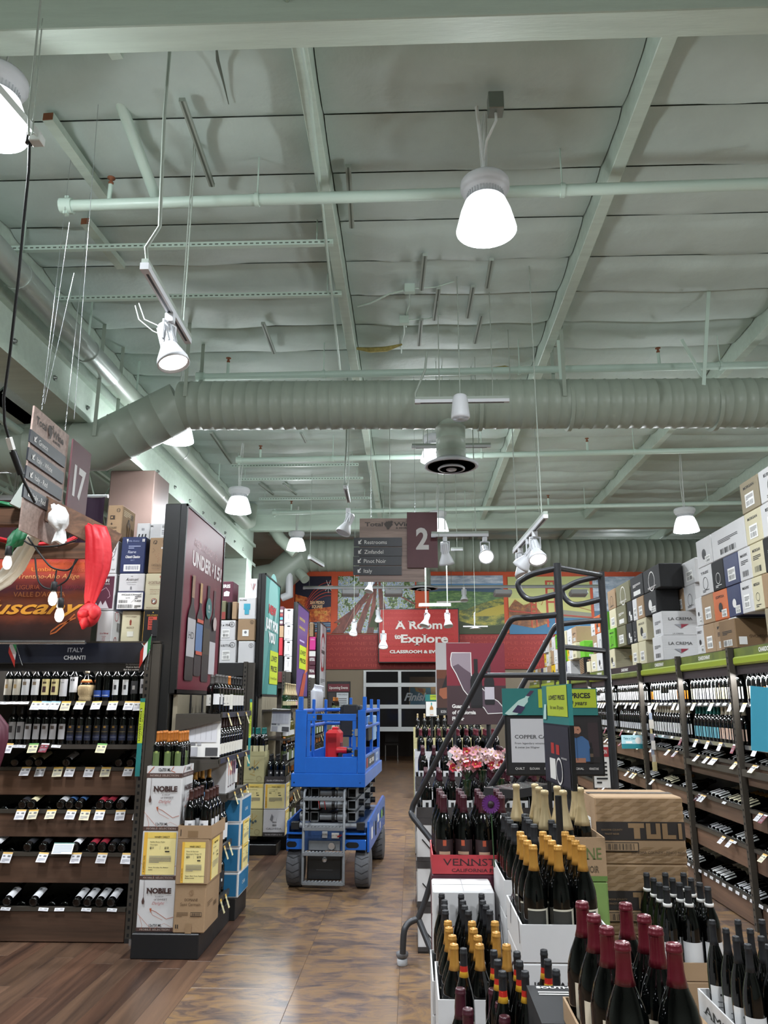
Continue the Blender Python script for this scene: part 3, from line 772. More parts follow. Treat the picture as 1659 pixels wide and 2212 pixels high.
# ================================================================== BOTTLES, CARTONS, CARDS
PROF = {
 'burg': [(0, .004), (.030, 0), (.039, .004), (.041, .014), (.041, .150), (.0385, .172), (.032, .195), (.024, .214), (.0165, .232), (.0140, .25), (.0135, .288)],
 'bord': [(0, .004), (.029, 0), (.036, .004), (.0375, .012), (.0375, .188), (.0355, .202), (.028, .215), (.018, .226), (.0140, .238), (.0135, .29)],
 'champ': [(0, .004), (.034, 0), (.042, .004), (.044, .014), (.044, .135), (.041, .16), (.033, .19), (.024, .22), (.0175, .25), (.0155, .27), (.0155, .305)],
}
CAPZ = {'burg': (.226, .298), 'bord': (.226, .300), 'champ': (.170, .318)}
def prof_r(kind, z):
    p = PROF[kind]
    for i in range(len(p) - 1):
        if p[i][1] <= z <= p[i + 1][1] and p[i + 1][1] > p[i][1]:
            t = (z - p[i][1]) / (p[i + 1][1] - p[i][1]); return p[i][0] + (p[i + 1][0] - p[i][0]) * t
    return p[-1][0]
def cap_profile(kind, ribbed=False):
    z0, z1 = CAPZ[kind]; q = []
    if kind == 'champ':
        for k in range(9):
            z = z0 + (.30 - z0) * k / 8; q.append((prof_r(kind, z) + .0012, z))
        return q + [(.0185, .302), (.0195, .310), (.0175, .317), (.009, .320), (0, .3205)]
    for k in range(5):
        z = z0 + (.282 - z0) * k / 4; q.append((prof_r(kind, min(z, .286)) + .0010, z))
    q += [(.0148, .2825), (.0157, .2835), (.0157, .2885), (.0147, .2895), (.0147, z1 - .003), (.0135, z1 - .0005), (.0115, z1), (.0105, z1 - .0012), (0, z1 - .0012)]
    return q
def bottle_mbs(kind, glass, cap, label=None, n=20, capz=None, art=None, neckband=None):
    """label: (material, z0, z1, half-angle); art(list of (material, z0, z1, a0, a1)); returns dict part -> MB"""
    d = {}
    b = MB(); b.lathe(PROF[kind], glass, n); d['glass_body'] = b
    b = MB(); q = cap_profile(kind); ms = cap
    if isinstance(cap, (list, tuple)):      # banded capsule: (colour, share of length) from the bottom up
        ms = []; z0, z1 = CAPZ[kind]
        for i in range(len(q) - 1):
            t = (q[i][1] - z0) / (z1 - z0); c = cap[-1][0]
            for cc, s in cap:
                if t < s: c = cc; break
            ms.append(c)
    b.lathe(q, ms, max(10, n - 4)); d['capsule'] = b
    def patch(b, m, z0, z1, a0, a1, e):
        k = max(2, int(abs(a1 - a0) / (2 * PI) * n + .5)); vs = []; zs = (z0, z1)
        for z in zs:
            r = prof_r(kind, z) + e
            for i in range(k + 1):
                a = -PI / 2 + a0 + (a1 - a0) * i / k; vs.append((r * math.cos(a), r * math.sin(a), z))
        b.add(vs, [(i, i + 1, i + k + 2, i + k + 1) for i in range(k)], m, True)
    if label:
        b = MB(); m, z0, z1, h = label; patch(b, m, z0, z1, -h, h, .0007)
        for m2, za, zb, a0, a1 in (art or []): patch(b, m2, za, zb, a0, a1, .0011)
        d['label'] = b
    if neckband:
        b = MB(); m, z0, z1 = neckband; r = prof_r(kind, z0) + .0018; b.lathe([(r, z0), (r, z1)], m, n); d['neck_band'] = b
    return d
class Kind:
    def __init__(s, name, *a, parts=True, **k):
        s.wd = {'burg': .0835, 'bord': .0765, 'champ': .0895}[a[0]]
        s.name, s.parts = name, parts; mbs = bottle_mbs(*a, **k); s.proto = None
        if parts: s.mbs = mbs
        else:
            b = MB()
            for q in mbs.values():
                o = len(b.v); b.v += q.v; b.f += [tuple(i + o for i in f) for f in q.f]; b.m += q.m; b.sm += q.sm
            s.mbs = {'': b}
    def put(s, p, label, group=None, rz=0.0, rot=None, scale=1.0, cat='bottle', slim=1.0):
        if s.parts:
            r = thing(s.name, label, cat, p, rz, group, rot)
            if s.proto is None: s.proto = {k: b.build(k, r).data for k, b in s.mbs.items()}
            else:
                for k, me in s.proto.items(): put(k, me, r)
        else:
            if s.proto is None: r = s.mbs[''].build(s.name); s.proto = r.data
            else: r = put(s.name, s.proto)
            r.location = p; r.rotation_euler = rot or (0, 0, rz); tag(r, label, cat, group)
        if scale != 1.0 or slim != 1.0: r.scale = (scale * slim, scale * slim, scale)
        return r
LIE = (math.radians(-76), 0, 0)
rb = random.Random(21)
ROW = ('front', 'second', 'third', 'fourth', 'fifth')
def fill(kind, x0, x1, y0, y1, z, nx, ny, label, group, jit=.006, rz=None, skip=(), rzv=.5):
    slim = min(1, (min((x1 - x0) / nx, (y1 - y0) / ny) - jit) / kind.wd); jit *= .5
    for j in range(ny):
        for i in range(nx):
            if (i, j) in skip: continue
            x = x0 + (x1 - x0) * (i + .5) / nx + rb.uniform(-jit, jit); y = y0 + (y1 - y0) * (j + .5) / ny + rb.uniform(-jit, jit)
            kind.put((x, y, z), '%s, %s row, %s from left' % (label, ROW[j], ORD[i]), group, rb.uniform(-rzv, rzv) if rz is None else rz, slim=slim)

def carton(label, x0, x1, y0, y1, z0, z1, m, front=None, right=None, left=None, top=None, rz=0.0, group=None, name='carton', bev=.006, seam=True):
    cx, cy = (x0 + x1) / 2, (y0 + y1) / 2; hx, hy, h = abs(x1 - x0) / 2, abs(y1 - y0) / 2, z1 - z0
    b = MB(); b.cbox(-hx, hx, -hy, hy, 0, h, m, bev)
    if seam:
        b.box(-hx * .98, hx * .98, -.0012, .0012, h - .001, h + .0006, 'seam_dark')
    o = b.build(name, None, (cx, cy, z0), (0, 0, rz)); tag(o, label, 'box', group)
    def face(fn, nm, o_, u, w):
        q = MB(); fn(Sheet(q, o_, u, (0, 0, 1), w, h))
        if q.v: q.build(nm, o)
    e = .0008
    if front: face(front, 'printed_front', (-hx, -hy - e, 0), (1, 0, 0), 2 * hx)
    if right: face(right, 'printed_side', (hx + e, -hy, 0), (0, 1, 0), 2 * hy)
    if left: face(left, 'printed_side', (-hx - e, hy, 0), (0, -1, 0), 2 * hy)
    if top: q = MB(); top(Sheet(q, (-hx, -hy, h + e), (1, 0, 0), (0, 1, 0), 2 * hx, 2 * hy)); q.build('printed_top', o)
    return o
def open_carton(label, x0, x1, y0, y1, z0, z1, m, front=None, right=None, left=None, th=.005, rz=0.0, inner=None, group=None, dip=0.0, name='open_carton', back=None):
    """carton cut open at the top; dip lowers the front wall"""
    cx, cy = (x0 + x1) / 2, (y0 + y1) / 2; hx, hy, h = abs(x1 - x0) / 2, abs(y1 - y0) / 2, z1 - z0; inner = inner or m
    r = thing(name, label, 'box', (cx, cy, z0), rz, group)
    hf = h - dip
    def wall(nm, a0, a1, c0, c1, hh):
        b = MB(); b.box(a0, a1, c0, c1, 0, hh, m); return b.build(nm, r)
    f = wall('front_panel', -hx, hx, -hy, -hy + th, hf); bk = wall('back_panel', -hx, hx, hy - th, hy, h if back is None else back)
    l = wall('left_panel', -hx, -hx + th, -hy + th, hy - th, h); g = wall('right_panel', hx - th, hx, -hy + th, hy - th, h)
    b = MB(); b.box(-hx + th, hx - th, -hy + th, hy - th, 0, .012, inner); b.build('bottom_panel', r)
    e = .0008
    for fn, p, o_, u, w, hh in ((front, f, (-hx, -hy - e, 0), (1, 0, 0), 2 * hx, hf), (right, g, (hx + e, -hy, 0), (0, 1, 0), 2 * hy, h), (left, l, (-hx - e, hy, 0), (0, -1, 0), 2 * hy, h)):
        if fn: q = MB(); fn(Sheet(q, o_, u, (0, 0, 1), w, hh)); q.build('printing', p)
    return r
# ---- small price tags; origin at the top edge, hanging down, tipped outward
def tag_mesh(w, h, base, band, rnd):
    b = MB(); b.box(-w / 2, w / 2, -.0006, .0006, -h, 0, base)
    s = Sheet(b, (-w / 2, -.0008, -h), (1, 0, 0), (0, 0, 1), w, h)
    if band: s.rect(0, .84, 1, 1, band)
    s.rect(.12, .58, .34, .70, 'print_grey'); s.rect(.58, .56, .88, .72, 'print_grey'); s.lines(.12, .88, .12, .46, 4, mx('a9a9b4'), fill=.35)
    me = bpy.data.meshes.new('price_tag'); me.from_pydata(b.v, [], b.f); names = []
    for q in b.m:
        if q not in names: names.append(q)
    for q in names: me.materials.append(M[q])
    me.polygons.foreach_set('material_index', [names.index(q) for q in b.m]); return me
_tr = random.Random(5)
TAGS = {'y': tag_mesh(.072, .075, mx('e8e0c0'), mx('e0b24a'), _tr), 'w': tag_mesh(.072, .075, mx('e6e5e8'), mx('e2b96a'), _tr), 'b': tag_mesh(.072, .075, mx('dfe6ee'), mx('8fb7de'), _tr),
        'g': tag_mesh(.072, .075, mx('e9e3b8'), mx('6fae5a'), _tr), 'r': tag_mesh(.06, .08, mx('7c1f30'), mx('e5e0e0'), _tr), 's': tag_mesh(.07, .022, mx('e8e8ea'), None, _tr), 'n': tag_mesh(.04, .10, mx('e3d9a6'), mx('d9a940'), _tr)}
def price_tag(kind, parent, p, rz=0.0, tip=.5, roll=0.0):
    o = put('price_tag', TAGS[kind], parent); loc = V(p) - V(parent.location) if parent else V(p)
    o.location = loc; o.rotation_euler = (-tip, roll, rz); return o
def tags_along(parent, pts, kinds, rz=0.0, tip=.5):
    for i, p in enumerate(pts): price_tag(kinds[i % len(kinds)], parent, p, rz, tip + _tr.uniform(-.1, .15), _tr.uniform(-.05, .05))
mat('card_yellow', 'e6d795', 0.6); mat('card_gold', 'dfae3f', 0.6)
def winery_card(s, x0, y0, x1, y1, lines, p1, p2, foot):
    """yellow winery card printed on a carton face"""
    X = lambda t: x0 + (x1 - x0) * t; Y = lambda t: y0 + (y1 - y0) * t; H = (y1 - y0)
    s.rect(x0, y0, x1, y1, 'card_yellow'); s.rect(x0, y0, X(.11), y1, 'card_gold'); s.rect(X(.11), Y(.86), x1, y1, mx('e2c562'))
    s.text('WINERY DIRECT', X(.56), Y(.865), H * .045, 'print_black', bold=.02, fit=(x1 - x0) * .48)
    for i, t in enumerate(lines): s.text(t, X(.2), Y(.755 - .065 * i), H * .036, 'print_black', 'l', track=.95)
    s.text(p1, X(.2), Y(.61), H * .05, 'print_black', 'l', bold=.03); s.text(p2, X(.66), Y(.61), H * .05, 'print_black', 'l', bold=.03)
    s.rect(X(.52), Y(.59), X(.526), Y(.68), 'print_grey'); s.rect(X(.68), Y(.53), X(.82), Y(.56), 'print_black')
    s.lines(X(.2), X(.88), Y(.29), Y(.46), 6, 'print_grey', fill=.4)
    for i, t in enumerate(foot): s.text(t, X(.2), Y(.16 - .05 * i), H * .028, 'print_black', 'l', bold=.02)
    s.vtext('A LIMITED TIME', X(.055), Y(.06), (x1 - x0) * .05, 'print_black')
def label_block(s, x, y, w, h, seed=0):
    """white shipping label with bar code and lines"""
    r = random.Random(seed); s.rect(x, y, x + w, y + h, 'card_white'); s.lines(x + w * .1, x + w * .9, y + h * .55, y + h * .9, 4, 'print_black', r); s.barcode(x + w * .12, y + h * .1, x + w * .88, y + h * .45, 'print_black', None, r, 14)
# ---- shelving pieces
def wb(b, name, parent): return b.build(name, parent, -parent.location)   # world-placed mesh under its thing
def slotted_post(parent, x, y, z0, z1, w=.05, d=.06, m='rack_metal', holes='front', pitch=.05, hole_m='dark_inside', lean=0.0):
    b = MB(); b.box(x - w / 2, x + w / 2, y, y + d, z0, z1, m); o = wb(b, 'upright', parent)
    b = MB(); z = z0 + .04
    while z < z1 - .03:
        if holes == 'front': b.box(x - .008, x + .008, y - .0008, y + .001, z, z + .022, hole_m)
        else: b.box(x - w / 2 - .0008, x - w / 2 + .001, y + d / 2 - .008, y + d / 2 + .008, z, z + .016, hole_m)
        z += pitch
    q = b.build('slots', o); q['kind'] = 'stuff'; return o
# ================================================================== LEFT: THE FIRST GONDOLA (ITALY FACE)
GY = 5.93; GXR = -2.04
rl = random.Random(8)
mat('navy_sign', '151b2c', 0.45); mat('cap_black', '121213', 0.35); mat('cap_gold', 'b8873e', 0.32, .35); mat('cap_red', '5d1a26', 0.35, .1); mat('cap_grey', '4a4744', 0.45); mat('cap_orange', 'b06a2a', 0.35, .2)
mat('cap_teal', '0f6a62', 0.35); mat('cap_champ', 'b5a27c', 0.35, .35); mat('cap_cream', 'd8d0b8', 0.5); mat('cap_brown', '3a1f1a', 0.35); mat('cap_plum', '3c1520', 0.35)
r = thing('wine_shelving', 'dark metal wine shelving with walnut bins under the navy ITALY CHIANTI header', 'shelving', (-3.2, GY + .3, 0)); rack1 = r
ZS = (1.668, 1.351); BIN = ((1.172, .97), (.873, .682), (.585, .378), (.231, .006))
b = MB(); b.box(-4.6, GXR, GY + .42, GY + .46, 0, 2.09, 'rack_metal'); wb(b, 'back_panel', r)
b = MB(); b.cbox(-4.6, GXR - .02, GY - .03, GY + .02, 1.945, 2.095, 'navy_sign', .004); o = wb(b, 'header_sign', r)
def fw(px, py, Y=GY): p = at(px, py, Y); return p
q = MB(); s = Sheet(q, (-3.2, GY - .031, 1.945), (1, 0, 0), (0, 0, 1), 1.16, .15)
s.text('ITALY', (fw(167, 1404).x + 3.2) / 1.16, .55, .23, mx('a9aeb6'), bold=.02); s.text('CHIANTI', (fw(165, 1420).x + 3.2) / 1.16, .17, .21, mx('d4d6d8'), bold=.02)
for k in range(3): s.poly([(.965 + k * .012, .99), (.972 + k * .012, .99), (1.0, .72 + k * .08), (1.0, .66 + k * .08)], mx(('e8e4da', 'b53b2b', 'd8b24a')[k]))
q.build('lettering', o)
b = MB(); b.box(-4.6, GXR - .02, GY - .01, GY + .01, 1.885, 1.944, 'rack_dark'); o = wb(b, 'header_strip', r)
q = MB(); s = Sheet(q, (-3.2, GY - .011, 1.885), (1, 0, 0), (0, 0, 1), 1.16, .06)
s.text('Set Alphabetically', .915, .72, .2, mx('8a8a8a'), slant=.25, bold=.02); s.text('Front to back in', .915, .4, .2, 'print_light', slant=.25, bold=.03); s.text('four foot sections', .905, .08, .2, 'print_light', slant=.25, bold=.03); q.build('lettering', o)
for z in ZS:
    b = MB(); b.box(-4.6, GXR, GY + .0, GY + .42, z - .03, z - .012, 'rack_shelf'); b.box(-4.6, GXR - .01, GY - .02, GY, z - .04, z - .008, 'rack_shelf'); wb(b, 'shelf', r)
BO = (.14, .095, .05, 0)      # the bins step forward toward the floor
for i, (zt, zb) in enumerate(BIN):
    GB = GY + BO[i]
    b = MB(); b.cbox(-4.6, GXR - .005, GB - .035, GB - .012, zb, zt - .025, 'shelf_wood', .003); o = wb(b, 'bin_front', r)
    b = MB(); b.box(-4.6, GXR - .005, GB - .045, GB - .01, zt - .026, zt, 'rack_metal'); wb(b, 'price_rail', r)
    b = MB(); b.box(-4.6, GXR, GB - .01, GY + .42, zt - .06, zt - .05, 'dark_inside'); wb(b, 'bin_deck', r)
slotted_post(r, GXR + .02, GY - .03, 0, 2.10, .045, .06)
b = MB(); b.box(GXR + .045, GXR + .11, GY - .02, GY + .015, 0.04, 2.09, 'rack_metal'); wb(b, 'end_plate', r)
b = MB(); b.box(GXR + .0, GXR + .16, GY - .035, GY + .3, 0, .03, 'rack_dark'); b.tube([(GXR + .06, GY - .06, .0), (GXR + .06, GY - .06, .035)], .02, 'chrome', 8); wb(b, 'foot', r)
l = bpy.data.lights.new('shelf_light', 'AREA'); l.shape = 'RECTANGLE'; l.size = 1.5; l.size_y = .03; l.energy = STRIP_W * 1.6
lo = bpy.data.objects.new('shelf_light', l); COL.objects.link(lo); lo.location = (-2.85, GY + .04, 1.935); lo.rotation_euler = (.35, 0, 0)
b = MB(); b.box(-3.6, GXR - .05, GY + .022, GY + .055, 1.937, 1.95, 'lamp_glow'); wb(b, 'light_strip', r)
# standing bottles, top shelf and second shelf
def LB(m, z0=.06, z1=.135, h=1.3): return (mx(m), z0, z1, h)
K = {}
def kd(key, name, *a, **k):
    if key not in K: K[key] = Kind(name, *a, **k)
    return K[key]
def along(pxs, z, Y, Yadd=0.0): return [fw(x, 1517, Y).x for x in pxs]
row = [(19.5, 'it_gold', 'cream label with gold grapes'), (38, 'it_gold', 'cream label with gold grapes'), (57, 'it_hill', 'white label with a hill drawing'), (78, 'it_hill', 'white label with a hill drawing'), (100, 'it_cream', 'yellow label with a dark square'), (120, 'it_cream', 'yellow label with a dark square'), (139, 'it_plain', 'plain white label'), (160, 'it_tall', 'tall white label'),
       (213, 'it_blue', 'blue band label'), (231, 'it_blue', 'blue band label'), (252, 'it_oval', 'white oval label'), (273, 'it_oval', 'white oval label'), (292, 'it_grey', 'dark grey label'), (311, 'it_oval2', 'pale oval label')]
kd('it_gold', 'bordeaux_bottle', 'bord', 'glass_dark', 'cap_black', (mx('d9d4c6'), .05, .17, 1.25), art=[(mx('b08a3a'), .10, .13, -.5, .2)])
kd('it_hill', 'bordeaux_bottle', 'bord', 'glass_dark', 'cap_black', (mx('d6d8da'), .05, .17, 1.25), art=[(mx('8a7a66'), .125, .15, -.5, .4)])
kd('it_cream', 'bordeaux_bottle', 'bord', 'glass_dark', 'cap_black', (mx('d8cb93'), .05, .17, 1.25), art=[(mx('43272a'), .07, .115, -.5, .4), (mx('5a4a36'), .135, .15, -.5, .4)])
kd('it_plain', 'bordeaux_bottle', 'bord', 'glass_dark', 'cap_grey', (mx('d5d5d8'), .04, .17, 1.25), art=[(mx('8d9096'), .14, .145, -.5, .3)])
kd('it_tall', 'bordeaux_bottle', 'bord', 'glass_dark', 'cap_black', (mx('d9dade'), .07, .186, 1.3), art=[(mx('44484c'), .155, .17, -.6, -.2), (mx('44484c'), .155, .17, .0, .4)])
kd('it_blue', 'bordeaux_bottle', 'bord', 'glass_dark', 'cap_black', (mx('2c4fa0'), .035, .085, 1.3), art=[(mx('d5d9e0'), .045, .05, -.8, .8)])
kd('it_oval', 'bordeaux_bottle', 'bord', 'glass_dark', 'cap_black', (mx('d7d9db'), .05, .165, .8), art=[(mx('2c2c2e'), .09, .125, -.3, .3)])
kd('it_oval2', 'bordeaux_bottle', 'bord', 'glass_dark', 'cap_black', (mx('bfc1c8'), .06, .17, .8), art=[(mx('33343a'), .10, .13, -.3, .3)])
kd('it_grey', 'bordeaux_bottle', 'bord', 'glass_dark', 'cap_black', (mx('4a4b4f'), .06, .155, 1.0), art=[(mx('d0d0d0'), .09, .12, -.35, .3)])
BTOP = 'bottles on the top shelf under the CHIANTI header'
seen = {}
for px, k, d in row:
    n = seen.get(k, 0); seen[k] = n + 1
    many = sum(1 for q in row if q[1] == k)
    lab = 'bottle with %s on the top Chianti shelf' % d if many == 1 else '%s bottle with %s on the top Chianti shelf' % (('left', 'right')[n], d)
    K[k].put((fw(px, 1480, GY + .06).x, GY + .06, ZS[0] - .012), lab, BTOP, 0, slim=.83)
kb = kd('it_back', 'bordeaux_bottle', 'bord', 'glass_dark', 'cap_black', None, parts=False, n=12)
for i in range(13): kb.put((-3.12 + i * .083, GY + .17, ZS[0] - .012), 'plain dark bottle in the second row, top Chianti shelf, %s from left' % ORD[i], 'dark second row bottles')
# straw fiasco
p = (fw(187, 1480, GY + .06).x, GY + .06, ZS[0] - .012); fr = thing('fiasco_bottle', 'round straw-wrapped Chianti flask with an orange neck label', 'bottle', p)
mat('straw', 'b9a27a', 0.85, bump=.6, bscale=60, stretch=(6, 6, .6))
b = MB(); b.lathe([(0, .0), (.04, 0), (.05, .008), (.05, .03), (.045, .034), (.058, .055), (.063, .09), (.06, .115), (.05, .125)], 'straw', 20); b.build('straw_basket', fr)
b = MB(); b.lathe([(.05, .12), (.046, .14), (.03, .165), (.018, .19), (.0145, .21), (.0145, .24)], 'glass_dark', 18); b.build('glass_neck', fr)
b = MB(); b.lathe([(.047, .142), (.031, .167)], mx('c9743a'), 18); b.build('neck_label', fr)
b = MB(); b.lathe([(.0155, .215), (.0165, .235), (.0165, .255), (.012, .258), (0, .258)], 'cap_cream', 14); b.build('capsule', fr)
kd('i2_stag', 'bordeaux_bottle', 'bord', 'glass_dark', 'cap_black', (mx('8f8d8c'), .04, .17, 1.2), art=[(mx('2e2a2a'), .09, .14, -.5, .4)])
kd('i2_white', 'bordeaux_bottle', 'bord', 'glass_dark', 'cap_black', (mx('a3a1a2'), .04, .155, .95), art=[(mx('4b4038'), .115, .14, -.5, .4)])
kd('i2_dark', 'bordeaux_bottle', 'bord', 'glass_dark', 'cap_black', (mx('15161d'), .03, .145, 1.0), art=[(mx('8d6b2e'), .125, .14, -.3, .3), (mx('6c5a36'), .095, .1, -.8, .8), (mx('1d2440'), .035, .075, -1, 1), (mx('8f8f95'), .055, .06, -.8, .8)])
for i, x in enumerate((26, 44, 62, 80, 98, 116, 135, 154, 173, 191, 210, 228, 247, 266, 285, 303)):
    k = 'i2_stag' if i < 2 else 'i2_white' if i < 7 else 'i2_dark'
    lab = {'i2_stag': 'grey label bottle with a stag drawing, second Chianti shelf', 'i2_white': 'pale narrow label bottle on the second Chianti shelf', 'i2_dark': 'black label bottle with a gold seal on the second Chianti shelf'}[k] + ', %s from left' % ORD[i]
    K[k].put((fw(x, 1580, GY + .06).x, GY + .06, ZS[1] - .012), lab, {'i2_stag': 'stag label bottles', 'i2_white': 'pale label bottles on second shelf', 'i2_dark': 'black label bottles on second shelf'}[k], 0, scale=.98, slim=.83)
for i in range(13): kb.put((-3.12 + i * .083, GY + .17, ZS[1] - .012), 'plain dark bottle in the second row, second Chianti shelf, %s from left' % ORD[i], 'dark bottles behind on second shelf')
# lying bottles in the bins
kd('l_cream', 'bordeaux_bottle', 'bord', 'glass_dark', 'cap_grey', (mx('ddd4ae'), .035, .185, 1.2), art=[(mx('8a2b2b'), .155, .17, -.2, .25)])
kd('l_white', 'bordeaux_bottle', 'bord', 'glass_dark', 'cap_black', (mx('dcdde0'), .035, .165, 1.2), art=[(mx('5a5a60'), .12, .135, -.3, .3)])
kd('l_black', 'bordeaux_bottle', 'bord', 'glass_dark', 'cap_brown', (mx('25262b'), .04, .18, 1.2), art=[(mx('a8a8ac'), .12, .14, -.15, .15)])
kd('l_red', 'bordeaux_bottle', 'bord', 'glass_dark', 'cap_black', (mx('9c2c3c'), .035, .16, 1.1))
kd('l_blue', 'bordeaux_bottle', 'bord', 'glass_dark', 'cap_black', (mx('3a5a86'), .06, .18, 1.2), art=[(mx('161b26'), .12, .13, -1, 1), (mx('161b26'), .145, .155, -1, 1)])
desc = {'l_cream': 'lying bottle, cream label', 'l_white': 'lying bottle, white label', 'l_black': 'lying bottle, black label', 'l_red': 'lying bottle, red label', 'l_blue': 'lying bottle, blue checked label'}
lay = [(0, [(44, 'l_cream'), (65, 'l_cream'), (126, 'l_white'), (242, 'l_black'), (268, 'l_white'), (292, 'l_white'), (12, 'l_black')]),
       (1, [(45, 'l_black'), (64, 'l_cream'), (128, 'l_white'), (147, 'l_blue'), (168, 'l_blue'), (213, 'l_red'), (232, 'l_red'), (257, 'l_white'), (300, 'l_white')]),
       (2, [(2, 'l_white'), (72, 'l_black'), (105, 'l_black'), (172, 'l_white'), (208, 'l_red'), (230, 'l_red'), (252, 'l_black'), (272, 'l_black')]),
       (3, [(48, 'l_white'), (103, 'l_white'), (193, 'l_white'), (215, 'l_white'), (240, 'l_white'), (264, 'l_white')])]
binw = ('top', 'second', 'third', 'lowest')
for bi, items in lay:
    cnt = {}
    for px, k in items:
        cnt[k] = cnt.get(k, 0) + 1
        z = BIN[bi][0] + .032; x = fw(px, 1700, GY).x + (.05 if False else 0)
        dk = desc[k]; n = sum(1 for q in items if q[1] == k)
        lab = '%s in the %s walnut bin' % (dk if n == 1 else ORD[cnt[k] - 1] + ' ' + dk + ' from the left', binw[bi])
        K[k].put((x, GY - .05 + BO[bi], z), lab, 'bottles lying in the walnut bins', rot=(math.radians(-75), 0, rl.uniform(-.03, .03)), slim=.85)
    for i in range(9): kb.put((-3.1 + i * .115 + rl.uniform(-.02, .02), GY + .06 + BO[bi] * .7, BIN[bi][0] - .06 + .0375), 'dark bottle deep in the %s walnut bin, %s from left' % (binw[bi], ORD[i]), 'dark bottles in the walnut bins', rot=(math.radians(-88), 0, 0))
def tl(y, xs, kinds, zz, Y): tags_along(rack1, [(fw(x, y, GY).x, Y, zz) for x in xs], kinds, tip=.55)
tl(1515, (84, 104, 125, 147, 178, 213, 248, 283, 303), 'wbbywwwww', ZS[0] - .01, GY - .022)
tl(1520, (10, 26, 42, 56), 's', ZS[0] - .013, GY - .022)
tl(1600, (24, 78, 103, 225), 'wgrg', ZS[1] + .0, GY - .024)
tl(1608, (34, 50, 125), 's', ZS[1] - .012, GY - .022)
tl(1660, (45, 77, 115, 142, 184, 220, 270), 'wwywwyw', BIN[0][0], GY - .047 + BO[0])
tl(1755, (40, 67, 106, 150, 180, 212, 256, 296), 'wyywywww', BIN[1][0], GY - .047 + BO[1])
tl(1847, (17, 95, 166, 222, 275), 'w', BIN[2][0], GY - .047 + BO[2])
tl(1962, (20, 101, 135, 193, 248), 's', BIN[3][0] - .002, GY - .047)
b = MB(); b.box(-.075, .075, -.001, .001, -.06, .02, 'card_white'); s = Sheet(b, (-.075, -.0012, -.06), (1, 0, 0), (0, 0, 1), .15, .08); s.rect(0, .92, 1, 1, mx('5d8f86')); s.lines(.06, .94, .1, .85, 6, mx('b9c6d6')); o = b.build('notice_card', rack1, V((fw(138, 1838, GY).x, GY - .06 + BO[2], BIN[2][0] + .05)) - rack1.location, (-.5, 0, 0))
# narrow vertical price strip on the right upright
def vstrip(parent, x, y, z0, z1, w, yellow, rz=0.0, txt='LOWEST PRICES', sub='for over 30 years'):
    b = MB(); b.box(-w / 2, w / 2, -.001, .001, 0, z1 - z0, mx('1d7a78'))
    s = Sheet(b, (-w / 2, -.0014, 0), (1, 0, 0), (0, 0, 1), w, z1 - z0); s.rect(0, yellow[0], 1, yellow[1], mx('b9cc2a'))
    s.vtext(txt, .32, yellow[0] + .03, .34, 'print_black', fit=(yellow[1] - yellow[0]) * .8, bold=.02); s.vtext(sub, .74, yellow[0] + .1, .22, 'print_black', fit=(yellow[1] - yellow[0]) * .6)
    return b.build('price_strip', parent, V((x, y, z0)) - parent.location, (0, 0, rz))
vstrip(rack1, fw(310, 1520, GY).x + .01, GY - .05, 1.12, 1.68, .035, (.42, .95), .2)
# little paper flags
def flag(p, label, left=True):
    r = thing('paper_flag', label, 'flag', p, 0)
    b = MB(); b.tube([(0, 0, -.14), (.02, 0, .13)], .003, 'chrome' if left else mx('cfc6a8'), 6); b.build('stick', r)
    sg = -1 if left else -1
    b = MB(); cols = (mx('2f8a4c'), mx('e4e4e4'), mx('c23127'))
    q = [(.0, .13), (-.045, .0), (-.075, -.1), (-.03, -.19)]
    n = 3
    for k in range(3):
        a0, a1 = k / 3, (k + 1) / 3
        f = lambda t, e: V((.018 - t * .075 - e * .03 * 0, -.006 + .006 * math.sin(t * 6), .12 - t * .12 - e * (.10 + .03 * t)))
        for e0, e1 in ((0, .5), (.5, 1)):
            b.poly([f(a0, e0), f(a0, e1), f(a1, e1), f(a1, e0)], cols[k])
    b.build('cloth', r); return r
flag(V((fw(325, 1400, GY).x, GY - .05, 2.03)), 'small green white and red paper flag on the right end of the header')
f2 = flag(V((fw(42, 1405, GY).x, GY - .06, 2.05)), 'small paper flag hanging low at the left end of the header'); f2.rotation_euler = (0, -.5, 0)
# ---- cartons stacked on top of the Italy gondola
def pxbox(px0, py0, px1, py1, Y): a, c = at(px0, py1, Y), at(px1, py0, Y); return a.x, c.x, a.z, c.z
def topbox(label, px0, py0, px1, py1, Y, dep, m, front=None, right=None, zb=None, zt=None, **k):
    x0, x1, z0, z1 = pxbox(px0, py0, px1, py1, Y); x1 = min(x1, -1.99 if Y < 8 else -1.905 if Y < 11 else -1.88); z0 = zb if zb is not None else z0; z1 = zt if zt is not None else z1
    return carton(label, x0 + .003, x1 - .003, Y, Y + dep, z0, z1, m, front, right, **k)
b = MB(); b.box(-4.6, GXR + .1, GY - .02, GY + .95, 2.097, 2.11, 'rack_metal'); wb(b, 'top_deck', rack1)
Z0 = 2.111; Yc = 6.1
def f_black(s):
    s.rect(.04, .02, .055, .98, 'card_gold'); s.rect(.93, .02, .945, .98, 'card_gold'); s.text('DELIZAROS', .5, .82, .05, 'card_gold', serif=True, fit=.6); s.disc(.5, .93, .03, 'card_gold')
    s.rect(.28, .40, .72, .80, mx('d0503f')); 
    for i, t in enumerate(('2006', 'BOLLA', 'CHIANTI', 'RISERVA', 'DOCG')): s.text(t, .33, .73 - i * .075, .045, 'print_black', 'l', bold=.02)
    s.rect(.5, .2, .92, .7, mx('202024'))
topbox('black carton with a red handwritten note beside the poster post', 304, 1318, 372, 1390, Yc, .33, 'carton_black', f_black, zb=Z0, zt=2.372)
